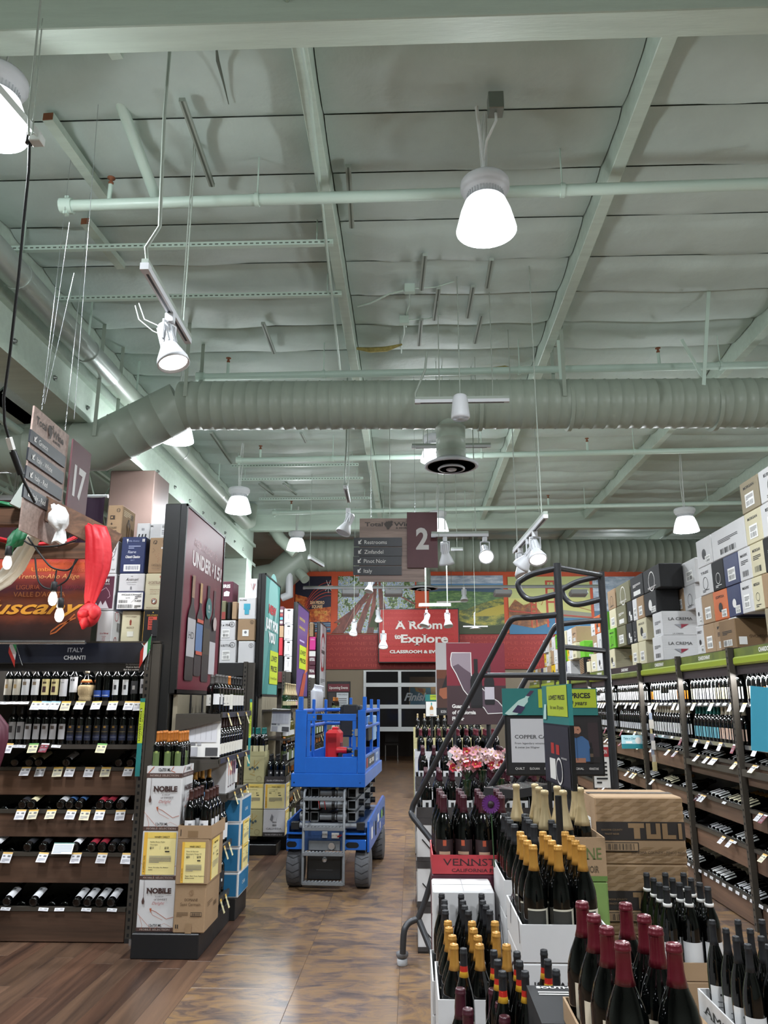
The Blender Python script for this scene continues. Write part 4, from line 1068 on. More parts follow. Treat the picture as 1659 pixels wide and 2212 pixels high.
def f_cream(t, sub=None):
    def f(s): s.text(t, .5, .8, .05, mx('5a3a2a'), slant=.2, fit=.6); s.poly([(.46, .55), (.54, .55), (.56, .68), (.5, .74), (.44, .68)], mx('8a3a2a')); s.text('ANTICO', .5, .45, .06, mx('5a4a3a'), serif=True, fit=.4); s.rect(.35, .2, .7, .36, mx('d8d5c8'))
    return f
topbox('two-tier cream carton behind the white twelve bottle carton', 258, 1317, 305, 1390, Yc + .02, .33, 'carton_cream', f_cream('Conti di Campagna'), zb=Z0, zt=2.370)
def f_red(s):
    s.text('12 x 750 ml', .5, .25, .05, mx('a8303a'), bold=.02, fit=.55)
    for i, t in enumerate(('6 bottles', 'Wine', 'Rosso', 'Fragile')): s.text(t, .5, .17 - i * .045, .03, mx('a8303a'))
def s_red(s): s.ring(.25, .85, .12, .02, mx('a8303a')); s.barcode(.3, .35, .55, .65, 'print_black'); s.rect(.72, .2, .84, .8, mx('b0404a')); s.ring(.25, .08, .07, .02, mx('a8303a'))
topbox('white carton printed in red, 12 x 750, right of the sunset poster', 206, 1318, 246, 1390, 5.98, .30, 'carton_white', f_red, s_red, zb=Z0, zt=2.352)
def f_lion(s): s.rect(.06, .05, .94, .93, mx('4d1c30')); s.disc(.62, .78, .14, mx('3a1020'), 20); s.text('91', .62, .77, .09, 'print_light', bold=.04); s.text('POINTS', .62, .70, .04, 'print_light', fit=.24); s.line([(.2, .4), (.42, .55), (.6, .62), (.75, .5), (.8, .38), (.7, .33)], .02, mx('c9a9b4')); s.poly([(.1, .05), (.2, .2), (.3, .12), (.4, .26), (.5, .14), (.62, .27), (.75, .1), (.8, .05)], mx('b9b2b6'))
topbox('maroon carton with a white animal drawing behind the red cloth', 196, 1242, 252, 1318, Yc, .33, 'carton_white', f_lion, zb=2.372, zt=2.671)
def f_ruff(s): s.text('Villa', .5, .82, .06, 'print_black', slant=.3); s.text('Antinori', .52, .6, .17, 'print_black', slant=.4, fit=.5); s.line([(.3, .5), (.7, .52)], .01, 'print_black'); s.text('TOSCANA', .5, .38, .05, 'print_grey', fit=.35); s.rect(.47, .12, .53, .28, 'print_grey')
topbox('flat white carton with script lettering above the labelled one', 254, 1240, 314, 1279, Yc, .33, 'carton_white', f_ruff, zb=2.523, zt=2.671)
def f_lab(s): s.rect(.03, .05, .97, .95, 'card_white'); s.text('WW23AA0313C9H', .42, .78, .09, 'print_black', bold=.03, fit=.5); s.text('6x750', .42, .62, .07, 'print_black'); s.barcode(.08, .38, .42, .54, 'print_black'); s.barcode(.06, .1, .62, .3, 'print_black', n=34); s.line([(.55, .4), (.93, .93)], .008, 'print_black'); s.text('F9-40247', .8, .45, .08, 'print_black', bold=.03, fit=.24); s.lines(.68, .92, .6, .9, 3, 'print_grey'); s.lines(.68, .92, .1, .28, 3, 'print_black')
topbox('white carton covered by a big bar code label', 249, 1279, 312, 1318, Yc - .02, .33, 'carton_navy', f_lab, zb=2.372, zt=2.521)
def f_cast(s):
    s.text('LA CASTELLINA', .5, .72, .07, mx('6a2e2a'), serif=True, fit=.7); s.rect(.2, .685, .8, .69, mx('6a2e2a'))
    for i, t in enumerate(('CONTAINS 6 BOTTLES 750 ML', 'CONTENTS 6 BOUT. 750 ML', 'NET CONTENT 4.5 L')): s.text(t, .5, .54 - i * .055, .03, mx('8a5a4a'), fit=.5 - i * .03)
    s.disc(.5, .24, .145, mx('8a2b26'), 24); s.disc(.5, .24, .11, mx('d6cfae'), 24); s.disc(.5, .24, .095, 'print_black', 20); s.poly([(.44, .2), (.5, .19), (.56, .22), (.57, .28), (.53, .27), (.5, .24), (.47, .3), (.44, .29), (.46, .25)], 'print_light'); s.text('PRODUCT OF ITALY', .5, .05, .03, mx('6a2e2a'), fit=.7); s.rect(.72, .88, .9, .93, mx('a8574a'))
topbox('cream carton with a black rooster seal, right end of its row', 309, 1238, 379, 1318, Yc, .33, 'carton_cream', f_cast, zb=2.373, zt=2.671)
def f_blue(s):
    s.text('Riserva', .45, .55, .08, mx('c8ccd8'), slant=.35, fit=.34); s.text('Chianti Classico', .5, .42, .07, 'print_light', slant=.3, bold=.03, fit=.6); s.text('2017', .5, .34, .04, mx('8f97b4')); s.lines(.3, .8, .68, .78, 2, mx('9aa2c0')); s.rect(.16, .06, .84, .24, 'card_white'); s.barcode(.22, .1, .78, .21, mx('1e2a55'), n=26)
    s.poly([(.2, .94), (.28, .94), (.26, .88), (.245, .86), (.245, .82), (.235, .82), (.235, .86), (.22, .88)], 'print_light'); s.rect(.86, .86, .9, .94, 'print_light'); s.rect(.92, .86, .96, .94, 'print_light'); s.text('Villa Antica', .5, .86, .05, mx('8f97b4'), slant=.3)
topbox('dark blue Chianti Classico carton with a bar code at its foot', 257, 1160, 317, 1239, Yc, .33, 'carton_navy', f_blue, zb=2.672, zt=2.978)
def f_cant(s):
    s.ring(.3, .87, .10, .012, 'print_black'); s.text('12', .3, .83, .09, 'print_black', slant=.3); s.rect(.68, .74, .9, .95, mx('a08468')); s.lines(.7, .88, .84, .93, 3, mx('b06a50')); s.rect(.66, .68, .78, .73, 'card_white'); s.line([(.2, .7), (.32, .64), (.2, .58)], .01, 'print_black')
    for i in range(9): a = i * .7; s.disc(.5 + .06 * math.sin(a) + .012 * i * (-1) ** i, .32 + .028 * i, .016, mx('8c4a34'), 8)
    s.text('CANTALICI', .45, .2, .06, mx('3c2a1c'), serif=True, fit=.5); s.text('GAIOLE IN CHIANTI', .45, .12, .03, mx('4c3a2c'), fit=.45)
topbox('brown carton marked 12 with a red vine drawing', 318, 1161, 382, 1239, Yc, .33, 'carton_brown', f_cant, zb=2.672, zt=2.970)
def f_nine(s): s.ring(.72, .76, .18, .03, 'print_black', ry=.12); s.line([(.88, .76), (.8, .55), (.6, .45)], .03, 'print_black'); s.text('ed', .7, .4, .06, 'print_grey'); s.text('6x4', .8, .1, .05, 'print_black')
topbox('white carton marked 9 half hidden by the red cloth', 222, 1168, 256, 1240, Yc, .33, 'carton_white', f_nine, zb=2.672, zt=2.95)
def f_eleven(s):
    s.ring(.72, .84, .12, .02, 'print_black'); s.text('11', .72, .80, .08, 'print_black'); s.rect(.2, .56, .52, .68, mx('3a2a1a')); s.disc(.32, .62, .06, mx('a98659')); s.disc(.33, .42, .06, mx('3a2a1a')); s.poly([(.3, .4), (.36, .4), (.34, .47), (.32, .47)], mx('3a2a1a')); s.text('CATALINO', .4, .28, .06, mx('3a2a1a'), serif=True, fit=.6); s.lines(.25, .7, .16, .24, 2, mx('4c3a2a'))
def s_eleven(s): s.lines(.1, .7, .7, .9, 4, mx('d9c6a2')); s.barcode(.62, .68, .85, .86, mx('2a2a2a')); s.disc(.5, .62, .05, mx('3a2a1a')); s.poly([(.38, .1), (.62, .1), (.6, .3), (.66, .5), (.58, .58), (.42, .58), (.36, .45), (.42, .3)], mx('5a4026')); s.rect(.46, .1, .5, .5, mx('a98659'))
topbox('tall brown carton marked 11 standing highest beside the column', 227, 1091, 267, 1165, Yc + .03, .30, 'carton_brown', f_eleven, s_eleven, zb=2.98)
def f_w1(s): s.text('ES', .5, .6, .12, 'print_grey', bold=.03); [s.poly([(.1 + i * .25, .05), (.2 + i * .25, .05), (.3 + i * .25, .4), (.2 + i * .25, .4)], 'print_black') for i in range(3)]
topbox('small white carton with diagonal stripes between brown carton and column', 293, 1130, 325, 1166, Yc + .2, .3, 'carton_white', f_w1, zb=2.982)
def f_w2(s): s.text('12 x 750ML', .06, .82, .09, 'print_black', 'l', bold=.02, fit=.3); s.rect(.62, .25, .95, .95, mx('dcdcdc')); s.barcode(.66, .75, .9, .9, 'print_black'); s.lines(.66, .9, .4, .68, 3, 'print_grey')
topbox('wide white 12 x 750ML carton at the back of the top row', 308, 1131, 372, 1166, Yc + .22, .3, 'carton_white', f_w2, zb=2.982)
topbox('white carton end just left of the poster post', 372, 1131, 392, 1166, Yc + .22, .3, 'carton_white', None, zb=2.982)
# purple banner behind
x0, x1, z0, z1 = pxbox(150, 1072, 228, 1165, 8.2)
bn = thing('hanging_banner', 'dark purple cloth banner on a white bar behind the number seventeen sign', 'banner', ((x0 + x1) / 2, 8.2, z0)); b = MB(); mat('banner_purple', '3a1d3c', .6); mx_ = 12
b.add([(x0 + (x1 - x0) * i / 12, 8.2 + .015 * math.sin(i * .9), z) for z in (z0 - .6, z1) for i in range(13)], [(i, i + 1, i + 14, i + 13) for i in range(12)], 'banner_purple', True); wb(b, 'cloth', bn)
b = MB(); b.tube([(x0 - .02, 8.2, z1), (x1 + .03, 8.2, z1)], .02, 'white_plastic', 8); wb(b, 'bar', bn); b = MB(); b.tube([(x0, 8.2, z1), (x0, 8.2, 5.7)], .003, 'conduit', 5); wb(b, 'cord', bn)
x0, x1, z0, z1 = pxbox(-60, 1077, 45, 1120, 8.6)
b = MB(); b.box(x0, x1, 8.6, 8.62, z0 - .5, z1, mx('5b2432')); b.box(x0, x1 + .02, 8.58, 8.6, z1 - .02, z1 + .04, 'white_plastic'); tag(b.build('red_banner'), 'maroon banner on a white bar at the far left edge', 'banner')
# second half of the gondola, unseen core so the boxes and posters stand on something
b = MB(); b.box(-4.6, -2.0, GY + .47, 7.15, 0, 2.09, 'rack_metal'); wb(b, 'rear_half', rack1)

# ================================================================== THE SUNSET POSTER, PERGOLA AND CLOTHS
PYY = 5.72
x0, x1, z0, z1 = pxbox(-75, 1205, 211, 1388, PYY)
pr = thing('hanging_poster', 'sunset poster of Italian wine regions lettered Tuscany with a silver bottom bar', 'poster', ((x0 + x1) / 2, PYY, z0))
def grad_mat(name, stops, axis=2, zr=(0, 1), noise=.15, ns=4.0):
    """printed picture: colour bands over the sheet's height broken by noise"""
    m = bpy.data.materials.new(name); m.use_nodes = True; nt = m.node_tree; b = nt.nodes['Principled BSDF']; L = nt.links.new
    tc = nt.nodes.new('ShaderNodeTexCoord'); sp = nt.nodes.new('ShaderNodeSeparateXYZ'); L(tc.outputs['Object'], sp.inputs[0])
    mr = nt.nodes.new('ShaderNodeMapRange'); mr.inputs['From Min'].default_value, mr.inputs['From Max'].default_value = zr; L(sp.outputs[axis], mr.inputs['Value'])
    mp = nt.nodes.new('ShaderNodeMapping'); mp.inputs['Scale'].default_value = (1, 1, 2.5) if axis == 2 else (1, 1, 1); L(tc.outputs['Object'], mp.inputs[0])
    n = nt.nodes.new('ShaderNodeTexNoise'); n.inputs['Scale'].default_value = ns; n.inputs['Detail'].default_value = 8; n.inputs['Roughness'].default_value = .7; L(mp.outputs[0], n.inputs['Vector'])
    a = nt.nodes.new('ShaderNodeMath'); a.operation = 'MULTIPLY_ADD'; L(n.outputs['Fac'], a.inputs[0]); a.inputs[1].default_value = noise * 2; a2 = nt.nodes.new('ShaderNodeMath'); a2.operation = 'ADD'; a2.inputs[1].default_value = -noise
    L(mr.outputs[0], a.inputs[2]); L(a.outputs[0], a2.inputs[0])
    r = nt.nodes.new('ShaderNodeValToRGB'); e = r.color_ramp.elements
    e[0].position, e[0].color = stops[0][0], rgb(stops[0][1]); e[1].position, e[1].color = stops[-1][0], rgb(stops[-1][1])
    for p, c in stops[1:-1]: q = e.new(p); q.color = rgb(c)
    L(a2.outputs[0], r.inputs[0]); L(r.outputs[0], b.inputs['Base Color']); b.inputs['Roughness'].default_value = .5; M[name] = m; return name
H = z1 - z0
grad_mat('sunset_print', [(0, '1a0f0e'), (.2, '3a1a12'), (.3, '6a3018'), (.45, '5a2a16'), (.55, '7a3518'), (.62, '5c2430'), (.72, '8f3a34'), (.82, 'a9402c'), (.92, 'c4522a'), (1, 'a83434')], 2, (0, H), .12, 5)
b = MB(); b.box(-(x1 - x0) / 2, (x1 - x0) / 2, -.002, .002, 0, H, 'sunset_print'); o = b.build('printed_sheet', pr)
q = MB(); s = Sheet(q, (-(x1 - x0) / 2, -.0035, 0), (1, 0, 0), (0, 0, 1), x1 - x0, H)
def sx(px): return (at(px, 1300, PYY).x - x0) / (x1 - x0)
def sy(py): return (at(100, py, PYY).z - z0) / H
gold, pale, dkr = mx('d8962e'), mx('e0a862'), mx('b0504a')
s.text('Umbria', sx(90), sy(1234), .05, mx('e08e3c'), serif=True, fit=.22); s.text('Molise', sx(158), sy(1236), .06, mx('c05a3c'), slant=.3, fit=.2)
s.text('Trentino-Alto Adige', sx(100), sy(1250), .06, mx('e6a868'), slant=.2, fit=.5); s.text('LIGURIA', sx(58), sy(1273), .055, mx('c4683c'), serif=True, fit=.19); s.text('Campania', sx(160), sy(1272), .06, mx('8a3040'), slant=.25, fit=.26)
s.text("VALLE D'AOSTA", sx(84), sy(1289), .06, mx('c07844'), fit=.42); s.text('Tuscany', sx(68), sy(1326), .17, gold, slant=.45, fit=.86, bold=.02)
s.line([(sx(165), sy(1327)), (sx(150), sy(1345)), (sx(128), sy(1366)), (sx(117), sy(1370)), (sx(118), sy(1364)), (sx(135), sy(1350)), (sx(168), sy(1335))], .012, mx('b8602a'))
s.text('Puglia', sx(20), sy(1215), .05, mx('b84a3a'), slant=.2); s.text('Friuli Venezia Giulia', sx(150), sy(1218), .045, mx('c0563c'), slant=.3, fit=.4); q.build('lettering', o)
b = MB(); b.tube([(-(x1 - x0) / 2, -.008, 0), ((x1 - x0) / 2 - .03, -.008, 0)], .016, 'chrome', 10); b.build('bottom_bar', pr)
# wooden pergola frame
PG = 5.25
r = thing('wooden_pergola', 'walnut board frame at the left edge draped with green, white and red cloth', 'frame', at(120, 1160, PG))
def board(nm, p0, p1, w, h, up=(0, 0, 1)):
    b = MB(); b.bar(p0, p1, w, h, 'beam_wood', up); return wb(b, nm, r)
a0, a1 = at(38, 1068, PG - .25), at(252, 1176, PG + .1)
board('board', a0, a1, .03, .16)
b = MB(); d = (a1 - a0).normalized(); b.bar(a0 - d * .012, a0 + d * .06, .034, .165, mx('a9b0a8')); wb(b, 'taped_end', r)
board('board', at(-80, 1118, PG - .15), at(78, 1118, PG - .15), .10, .12)
a, c = at(50, 1142, PG - .16), at(92, 1108, PG - .02); board('board', a, c, .10, .10)
board('board', at(-80, 1190, PG + .25), at(206, 1190, PG + .25), .03, .12)
board('post', at(-55, 1120, PG + .1), at(-60, 1900, PG + .1), .09, .09)
board('post', at(206, 1170, PG + .27), at(206, 1206, PG + .27), .05, .03)
b = MB(); p = at(45, 1092, PG - .15); b.tube([p - V((.16, 0, .0)), p + V((.07, 0, 0))], .014, 'black_rubber', 8); b.tube([p + V((.02, 0, 0)), p + V((.02, 0, .03))], .006, 'chrome', 6); wb(b, 'dark_strap', r)
def cloth(name, label, rings, m, n=14, seed=1, fold=.16, freq=5):
    """gathered cloth: rings of (centre, half width across, half depth)"""
    rr = random.Random(seed); ph = rr.uniform(0, 6); c0 = V(rings[0][0]); t = thing(name, label, 'cloth', c0); b = MB(); vs = []
    N = n * 3
    for i, (c, wx, wy) in enumerate(rings):
        for j in range(N):
            a = 2 * PI * j / N; f = 1 + fold * math.sin(freq * a + ph + i * .25) + fold * .5 * math.sin(freq * 2.3 * a - i * .4)
            vs.append(V(c) - c0 + V((wx * f * math.cos(a), wy * f * math.sin(a), .012 * math.sin(3 * a + i))))
    k = len(rings); fs = [(i * N + j, i * N + (j + 1) % N, (i + 1) * N + (j + 1) % N, (i + 1) * N + j) for i in range(k - 1) for j in range(N)]
    b.add(vs, fs, m, True); b.add(vs[:N], [tuple(range(N))], m); b.add(vs[-N:], [tuple(range(N - 1, -1, -1))], m)
    return t, b
def R_(px, py, Y, wpx, dep=.5): p = at(px, py, Y); w_ = wpx / F * Y * 1.02; return (p, w_, w_ * dep)
mat('cloth_red', 'ba1c26', 0.55, bump=.15, bscale=30); mat('cloth_white', 'd6d6d4', 0.6, bump=.2, bscale=40); mat('cloth_sheer', 'cfc8b8', 0.6, bump=.2, bscale=25, alpha=.88); mat('cloth_green', '14613a', 0.55, bump=.2, bscale=30)
t, b = cloth('red_cloth', 'long red cloth knotted at the bottom, hanging from the wooden frame', [R_(190, 1133, PG, 10), R_(206, 1140, PG - .02, 21), R_(212, 1165, PG - .03, 25), R_(214, 1200, PG - .03, 27), R_(212, 1230, PG - .03, 25), R_(206, 1260, PG - .03, 19), R_(199, 1285, PG - .03, 15), R_(195, 1302, PG - .03, 11)], 'cloth_red', seed=3, fold=.13)
b.build('drape', t)
b = MB(); k0 = at(191, 1335, PG - .03) - t.location; kn = []
def blob(b, c, rx, ry, rz, m, seed=0, amp=.12, n=14, k=9):
    rr = random.Random(seed); p1, p2 = rr.uniform(0, 6), rr.uniform(0, 6); vs = []
    for i in range(k + 1):
        th = PI * i / k
        for j in range(n):
            a = 2 * PI * j / n; f = 1 + amp * math.sin(3 * a + p1 + 2 * th) + amp * .6 * math.sin(5 * a + p2 - 3 * th)
            vs.append(V(c) + V((rx * f * math.sin(th) * math.cos(a), ry * f * math.sin(th) * math.sin(a), rz * math.cos(th))))
    b.add(vs, [(i * n + j, (i + 1) * n + j, (i + 1) * n + (j + 1) % n, i * n + (j + 1) % n) for i in range(k) for j in range(n)], m, True)
blob(b, at(193, 1328, PG - .03) - t.location, .075, .06, .085, 'cloth_red', 2, .1); b.build('knot', t)
b = MB(); c1 = at(188, 1342, PG - .05) - t.location; c2 = at(212, 1338, PG - .04) - t.location
b.tube([c1 + V((.0, 0, .03)), c1 + V((-.01, -.02, -.02)), c1 + V((-.02, -.01, -.055))], [.03, .035, .008], 'cloth_red', 10); blob(b, at(180, 1325, PG - .08) - t.location, .045, .03, .03, 'cloth_red', 5); blob(b, at(204, 1322, PG - .08) - t.location, .04, .03, .05, 'cloth_red', 6); b.build('knot_tail', t)
t, b = cloth('white_cloth', 'white cloth tied round the sloping board with its end hanging', [R_(118, 1092, PG - .2, 9), R_(127, 1100, PG - .22, 15), R_(127, 1112, PG - .23, 23), R_(126, 1128, PG - .23, 24), R_(129, 1138, PG - .23, 15), R_(131, 1143, PG - .23, 8), R_(130, 1150, PG - .22, 11), R_(127, 1172, PG - .22, 16)], 'cloth_white', seed=5, fold=.10, freq=4); b.build('drape', t)
c = [(96, 1128, 12), (75, 1155, 17), (50, 1195, 22), (25, 1235, 25), (-5, 1262, 26), (-60, 1290, 28)]
t, b = cloth('sheer_cloth', 'sheer cream cloth swagged in front of the sunset poster', [R_(x, y, PG + .05, w_, .35) for x, y, w_ in c], 'cloth_sheer', seed=7, fold=.14, freq=6); b.build('drape', t)
t, b = cloth('green_cloth', 'dark green cloth end hanging below the level board', [R_(45, 1145, PG - .18, 16), R_(38, 1160, PG - .2, 20), R_(33, 1174, PG - .2, 17), R_(22, 1180, PG - .2, 9), R_(19, 1196, PG - .2, 8)], 'cloth_green', seed=9, fold=.08); b.build('drape', t)
t, b = cloth('green_swag', 'bright green cloth lying over the level board at the left edge', [R_(-60, 1080, PG - .2, 22), R_(-10, 1086, PG - .2, 18), R_(20, 1090, PG - .2, 9), R_(34, 1092, PG - .2, 3)], 'cloth_green', seed=11); b.build('drape', t)
t, b = cloth('red_swag', 'red cloth strip showing behind the boards', [R_(-60, 1150, PG + .2, 10), R_(0, 1165, PG + .2, 10), R_(60, 1178, PG + .2, 8), R_(150, 1168, PG + .2, 6), R_(165, 1160, PG + .2, 3)], 'cloth_red', seed=12); b.build('drape', t)
t, b = cloth('maroon_cloth', 'dark red cloth bundle at the left frame edge by the second shelf', [R_(-14, 1545, PG, 12), R_(-6, 1570, PG, 20), R_(-8, 1600, PG, 22), R_(-12, 1640, PG, 16), R_(-16, 1670, PG, 10)], 'carton_maroon', seed=13); b.build('drape', t)
# string lights
def cordpts(l, Y): return [at(x, y, Y) for x, y in l]
def smooth(p, k=4):
    o = []
    for i in range(len(p) - 1):
        a, b_, c, d = p[max(i - 1, 0)], p[i], p[i + 1], p[min(i + 2, len(p) - 1)]
        for j in range(k):
            t = j / k; o.append(.5 * ((2 * b_) + (c - a) * t + (2 * a - 5 * b_ + 4 * c - d) * t * t + (3 * b_ - a - 3 * c + d) * t ** 3))
    return o + [p[-1]]
PS = PG - .28
r = thing('string_light_cord', 'black festoon light cord looping over the wooden frame', 'cord', at(125, 1230, PS))
b = MB()
for l in (((60, 1160), (85, 1195), (105, 1220), (120, 1229), (145, 1232), (158, 1222), (168, 1207)), ((76, 1205), (80, 1245), (90, 1265), (108, 1272), (128, 1264), (145, 1252), (155, 1230), (164, 1208)), ((52, 1168), (70, 1178), (95, 1181), (130, 1178), (165, 1167)), ((122, 1232), (118, 1258)), ((132, 1265), (132, 1295))):
    b.tube(smooth(cordpts(l, PS)), .006, 'black_rubber', 8)
wb(b, 'cord', r)
def bulb(px, py, lit, lab, s=1.0):
    p = at(px, py, PS); q = thing('festoon_bulb', lab, 'light bulb', p)
    b = MB(); b.lathe([(0, .005), (.018, 0), (.021, -.02), (.023, -.06), (.019, -.065)], 'black_rubber', 14); b.build('socket', q)
    b = MB(); b.lathe([(.014, -.065), (.022, -.08), (.030, -.11), (.029, -.13), (.02, -.15), (.008, -.157), (0, -.158)], 'bulb_glass', 16); b.build('bulb', q)
    b = MB()
    for k in range(4):
        a = k * PI / 2; b.tube([(.006 * math.cos(a), .006 * math.sin(a), -.085), (.011 * math.cos(a), .011 * math.sin(a), -.135)], .0025, 'bulb_glow' if lit else 'white_plastic', 5)
    b.build('filament', q)
    l = bpy.data.lights.new('bulb_light', 'POINT'); l.energy = 1.2 * s; l.shadow_soft_size = .02; l.color = (1, .9, .75); lo = bpy.data.objects.new('bulb_light', l); COL.objects.link(lo); lo.parent = q; lo.location = (0, 0, -.18)
m = mat('bulb_glass', (.95, .93, .9), 0.05, alpha=.35)
bulb(118, 1257, True, 'lit festoon bulb in front of the sunset poster, upper of the pair', 1.6); bulb(132, 1292, True, 'lit festoon bulb in front of the sunset poster, lower of the pair'); bulb(20, 1180, True, 'lit festoon bulb hanging under the green cloth')

# ================================================================== AISLE SIGNS
def aisle_sign(name, num, lines, O, u, W1, H1, W2, H2, dx2, dz2, label, d0, fitn, sh=.138):
    """wood-look board with four black slats and a maroon number board hung beside it"""
    u = V(u).normalized(); v = V((0, 0, 1)); n = u.cross(v)
    r = thing(name, label, 'sign', O)
    mat('sign_maroon', '53262c', .5, var=.1, vscale=8) if 'sign_maroon' not in M else 0
    b = MB(); b.prism([(0, -H1), (W1, -H1), (W1, 0), (0, 0)], (0, 0, 0), u, v, -n * .012, 'sign_wood'); o = b.build('wood_board', r)
    q = MB(); s = Sheet(q, V((0, 0, -H1)) + n * .001, u, v, W1, H1)
    s.text('Total', .08, .875, .065, mx('4a423e'), 'l', bold=.03, fit=.28); s.text('Wine', .53, .875, .065, mx('4a423e'), 'l', bold=.03, fit=.32); s.text('& MORE', .66, .835, .022, mx('4a423e'), bold=.03, fit=.2)
    for i, (x, y) in enumerate(((.42, .93), (.45, .935), (.48, .925), (.40, .905), (.43, .91), (.46, .905), (.49, .90), (.41, .885), (.44, .885), (.47, .88), (.43, .865), (.45, .862), (.44, .845))): s.disc(x, y, .021, mx('4a423e'), 9)
    s.poly([(.46, .95), (.5, .96), (.52, .94), (.5, .925)], mx('4a423e')); q.build('lettering', o)
    for i, (t, x, z) in enumerate(lines):
        b = MB(); b.prism([(x, z), (x + d0, z), (x + d0, z + H1 * sh), (x, z + H1 * sh)], n * .014, u, v, -n * .012, mx('24262b', .4)); o = b.build('slat', r)
        q = MB(); s = Sheet(q, u * x + v * z + n * .0155, u, v, d0, H1 * sh)
        s.text(t, .22, .26, .46, 'print_light', 'l', track=.92); s.line([(.16, .76), (.11, .3)], .012, 'print_light'); s.poly([(.095, .25), (.155, .27), (.153, .36), (.118, .35), (.118, .62), (.093, .62)], 'print_light'); s.line([(.15, .72), (.105, .33)], .018, 'print_light'); q.build('lettering', o)
    b = MB(); b.prism([(dx2, dz2 - H2), (dx2 + W2, dz2 - H2), (dx2 + W2, dz2), (dx2, dz2)], n * .03, u, v, -n * .012, 'sign_maroon'); o = b.build('number_board', r)
    q = MB(); s = Sheet(q, u * dx2 + v * (dz2 - H2) + n * .031, u, v, W2, H2); s.text(num, .5, .34, .38, mx('c9c6c4'), bold=.035, fit=fitn); q.build('number', o)
    for x in (.18 * W1, .86 * W1):
        b = MB()
        for k in range(5): z = .012 + k * .03; b.tube([u * (x - .006 * (k % 2)) + V((0, 0, z)), u * (x + .006 * (k % 2)) + V((0, 0, z + .03))], .004, 'chrome', 5)
        b.tube([u * x + V((0, 0, .15)), u * x + V((0, 0, 5.7 - O[2]))], .0018, 'chrome', 5); b.build('hanging_chain', r)
    return r
S17 = at(75, 876, 4.75)
e17 = at(150, 937, 5.35); e17.z = S17.z; u17 = (e17 - S17); W17 = u17.length
H17 = S17.z - atx(65, 1085, at(65, 1085, 4.75).x).z if False else S17.z - at(66, 1180, 4.8).z
aisle_sign('aisle_sign', '17', [('Greece', -.04, -.27), ('Italy - White', -.04, -.395), ('Italy - Red', -.04, -.52), ('Italy - Red', -.04, -.65)], S17, u17, W17, .86, W17 * .62, .62, W17 * 1.02, -.02, 'hanging aisle sign with the number 17 listing Greece and Italy', W17 * .98, .62, .1)
S2 = at(777, 1120, 8.7); e2 = at(880, 1120, 8.7)
W2_ = e2.x - S2.x; pxm = W2_ / 103
aisle_sign('aisle_sign', '2', [('Restrooms', -12 * pxm, -(1182 - 1120) * pxm), ('Zinfandel', -12 * pxm, -(1203 - 1120) * pxm), ('Pinot Noir', -13 * pxm, -(1223 - 1120) * pxm), ('Italy', -13 * pxm, -(1244 - 1120) * pxm)], S2, (1, .02, 0), W2_ * 1.35, 138 * pxm, 65 * pxm, 121 * pxm, 102 * pxm, 12 * pxm, 'hanging aisle sign with the number 2 listing Restrooms and Zinfandel', 103 * pxm, .42)
# ================================================================== LEFT: ENDCAPS AND THE GONDOLAS BEHIND
mat('poster_maroon', '6a2433', .35); mat('poster_teal', '4f9a94', .35); mat('poster_purple', '5a4382', .35); mat('poster_white', 'c9ccd2', .35)
def on_side(X, y0, y1, z0, z1, b, lift=.0008): return Sheet(b, (X, y0, z0), (0, 1, 0), (0, 0, 1), y1 - y0, z1 - z0, lift)
def bottle_pic(s, x, y0, y1, w, body, cap, lab, lb=(.05, .42)):
    h = y1 - y0; Y = lambda t: y0 + h * t; n = w * .3
    s.poly([(x - w / 2, Y(.02)), (x - w * .42, Y(0)), (x + w * .42, Y(0)), (x + w / 2, Y(.02)), (x + w / 2, Y(.56)), (x + w * .4, Y(.64)), (x + n / 2, Y(.72)), (x + n / 2, Y(1)), (x - n / 2, Y(1)), (x - n / 2, Y(.72)), (x - w * .4, Y(.64)), (x - w / 2, Y(.56))], body)
    s.rect(x - n * .55, Y(.78), x + n * .55, Y(1), cap)
    if lab: s.rect(x - w * .48, Y(lb[0]), x + w * .48, Y(lb[1]), lab)
def endpost(y0, y1, label, m, art):
    r = thing('endcap_poster', label, 'poster', (-1.9, y0, 0)); z0, z1 = 1.75, 3.2
    b = MB(); b.cbox(-1.985 if y0 < 8 else -1.90 if y0 < 11 else -1.875, -1.856, y0, y1 + .02, .16, z1 + .02, 'poster_frame', .006); wb(b, 'post', r)
    b = MB(); b.box(-1.855, -1.815, y0, y1, z0 - .03, z1 + .02, 'poster_frame'); wb(b, 'frame_back', r)
    for a in ((y0, y0 + .025, z0 - .03, z1 + .02), (y1 - .025, y1, z0 - .03, z1 + .02), (y0, y1, z1, z1 + .02), (y0, y1, z0 - .03, z0 - .005)):
        b = MB(); b.box(-1.815, -1.803, *a, 'poster_frame'); wb(b, 'frame_bar', r)
    b = MB(); b.box(-1.815, -1.811, y0 + .025, y1 - .025, z0, z1, m); o = wb(b, 'printed_sheet', r)
    q = MB(); art(on_side(-1.8105, y0 + .025, y1 - .025, z0, z1, q)); q.build('printing', o)
    return r
W_, K_ = 'print_light', 'print_black'
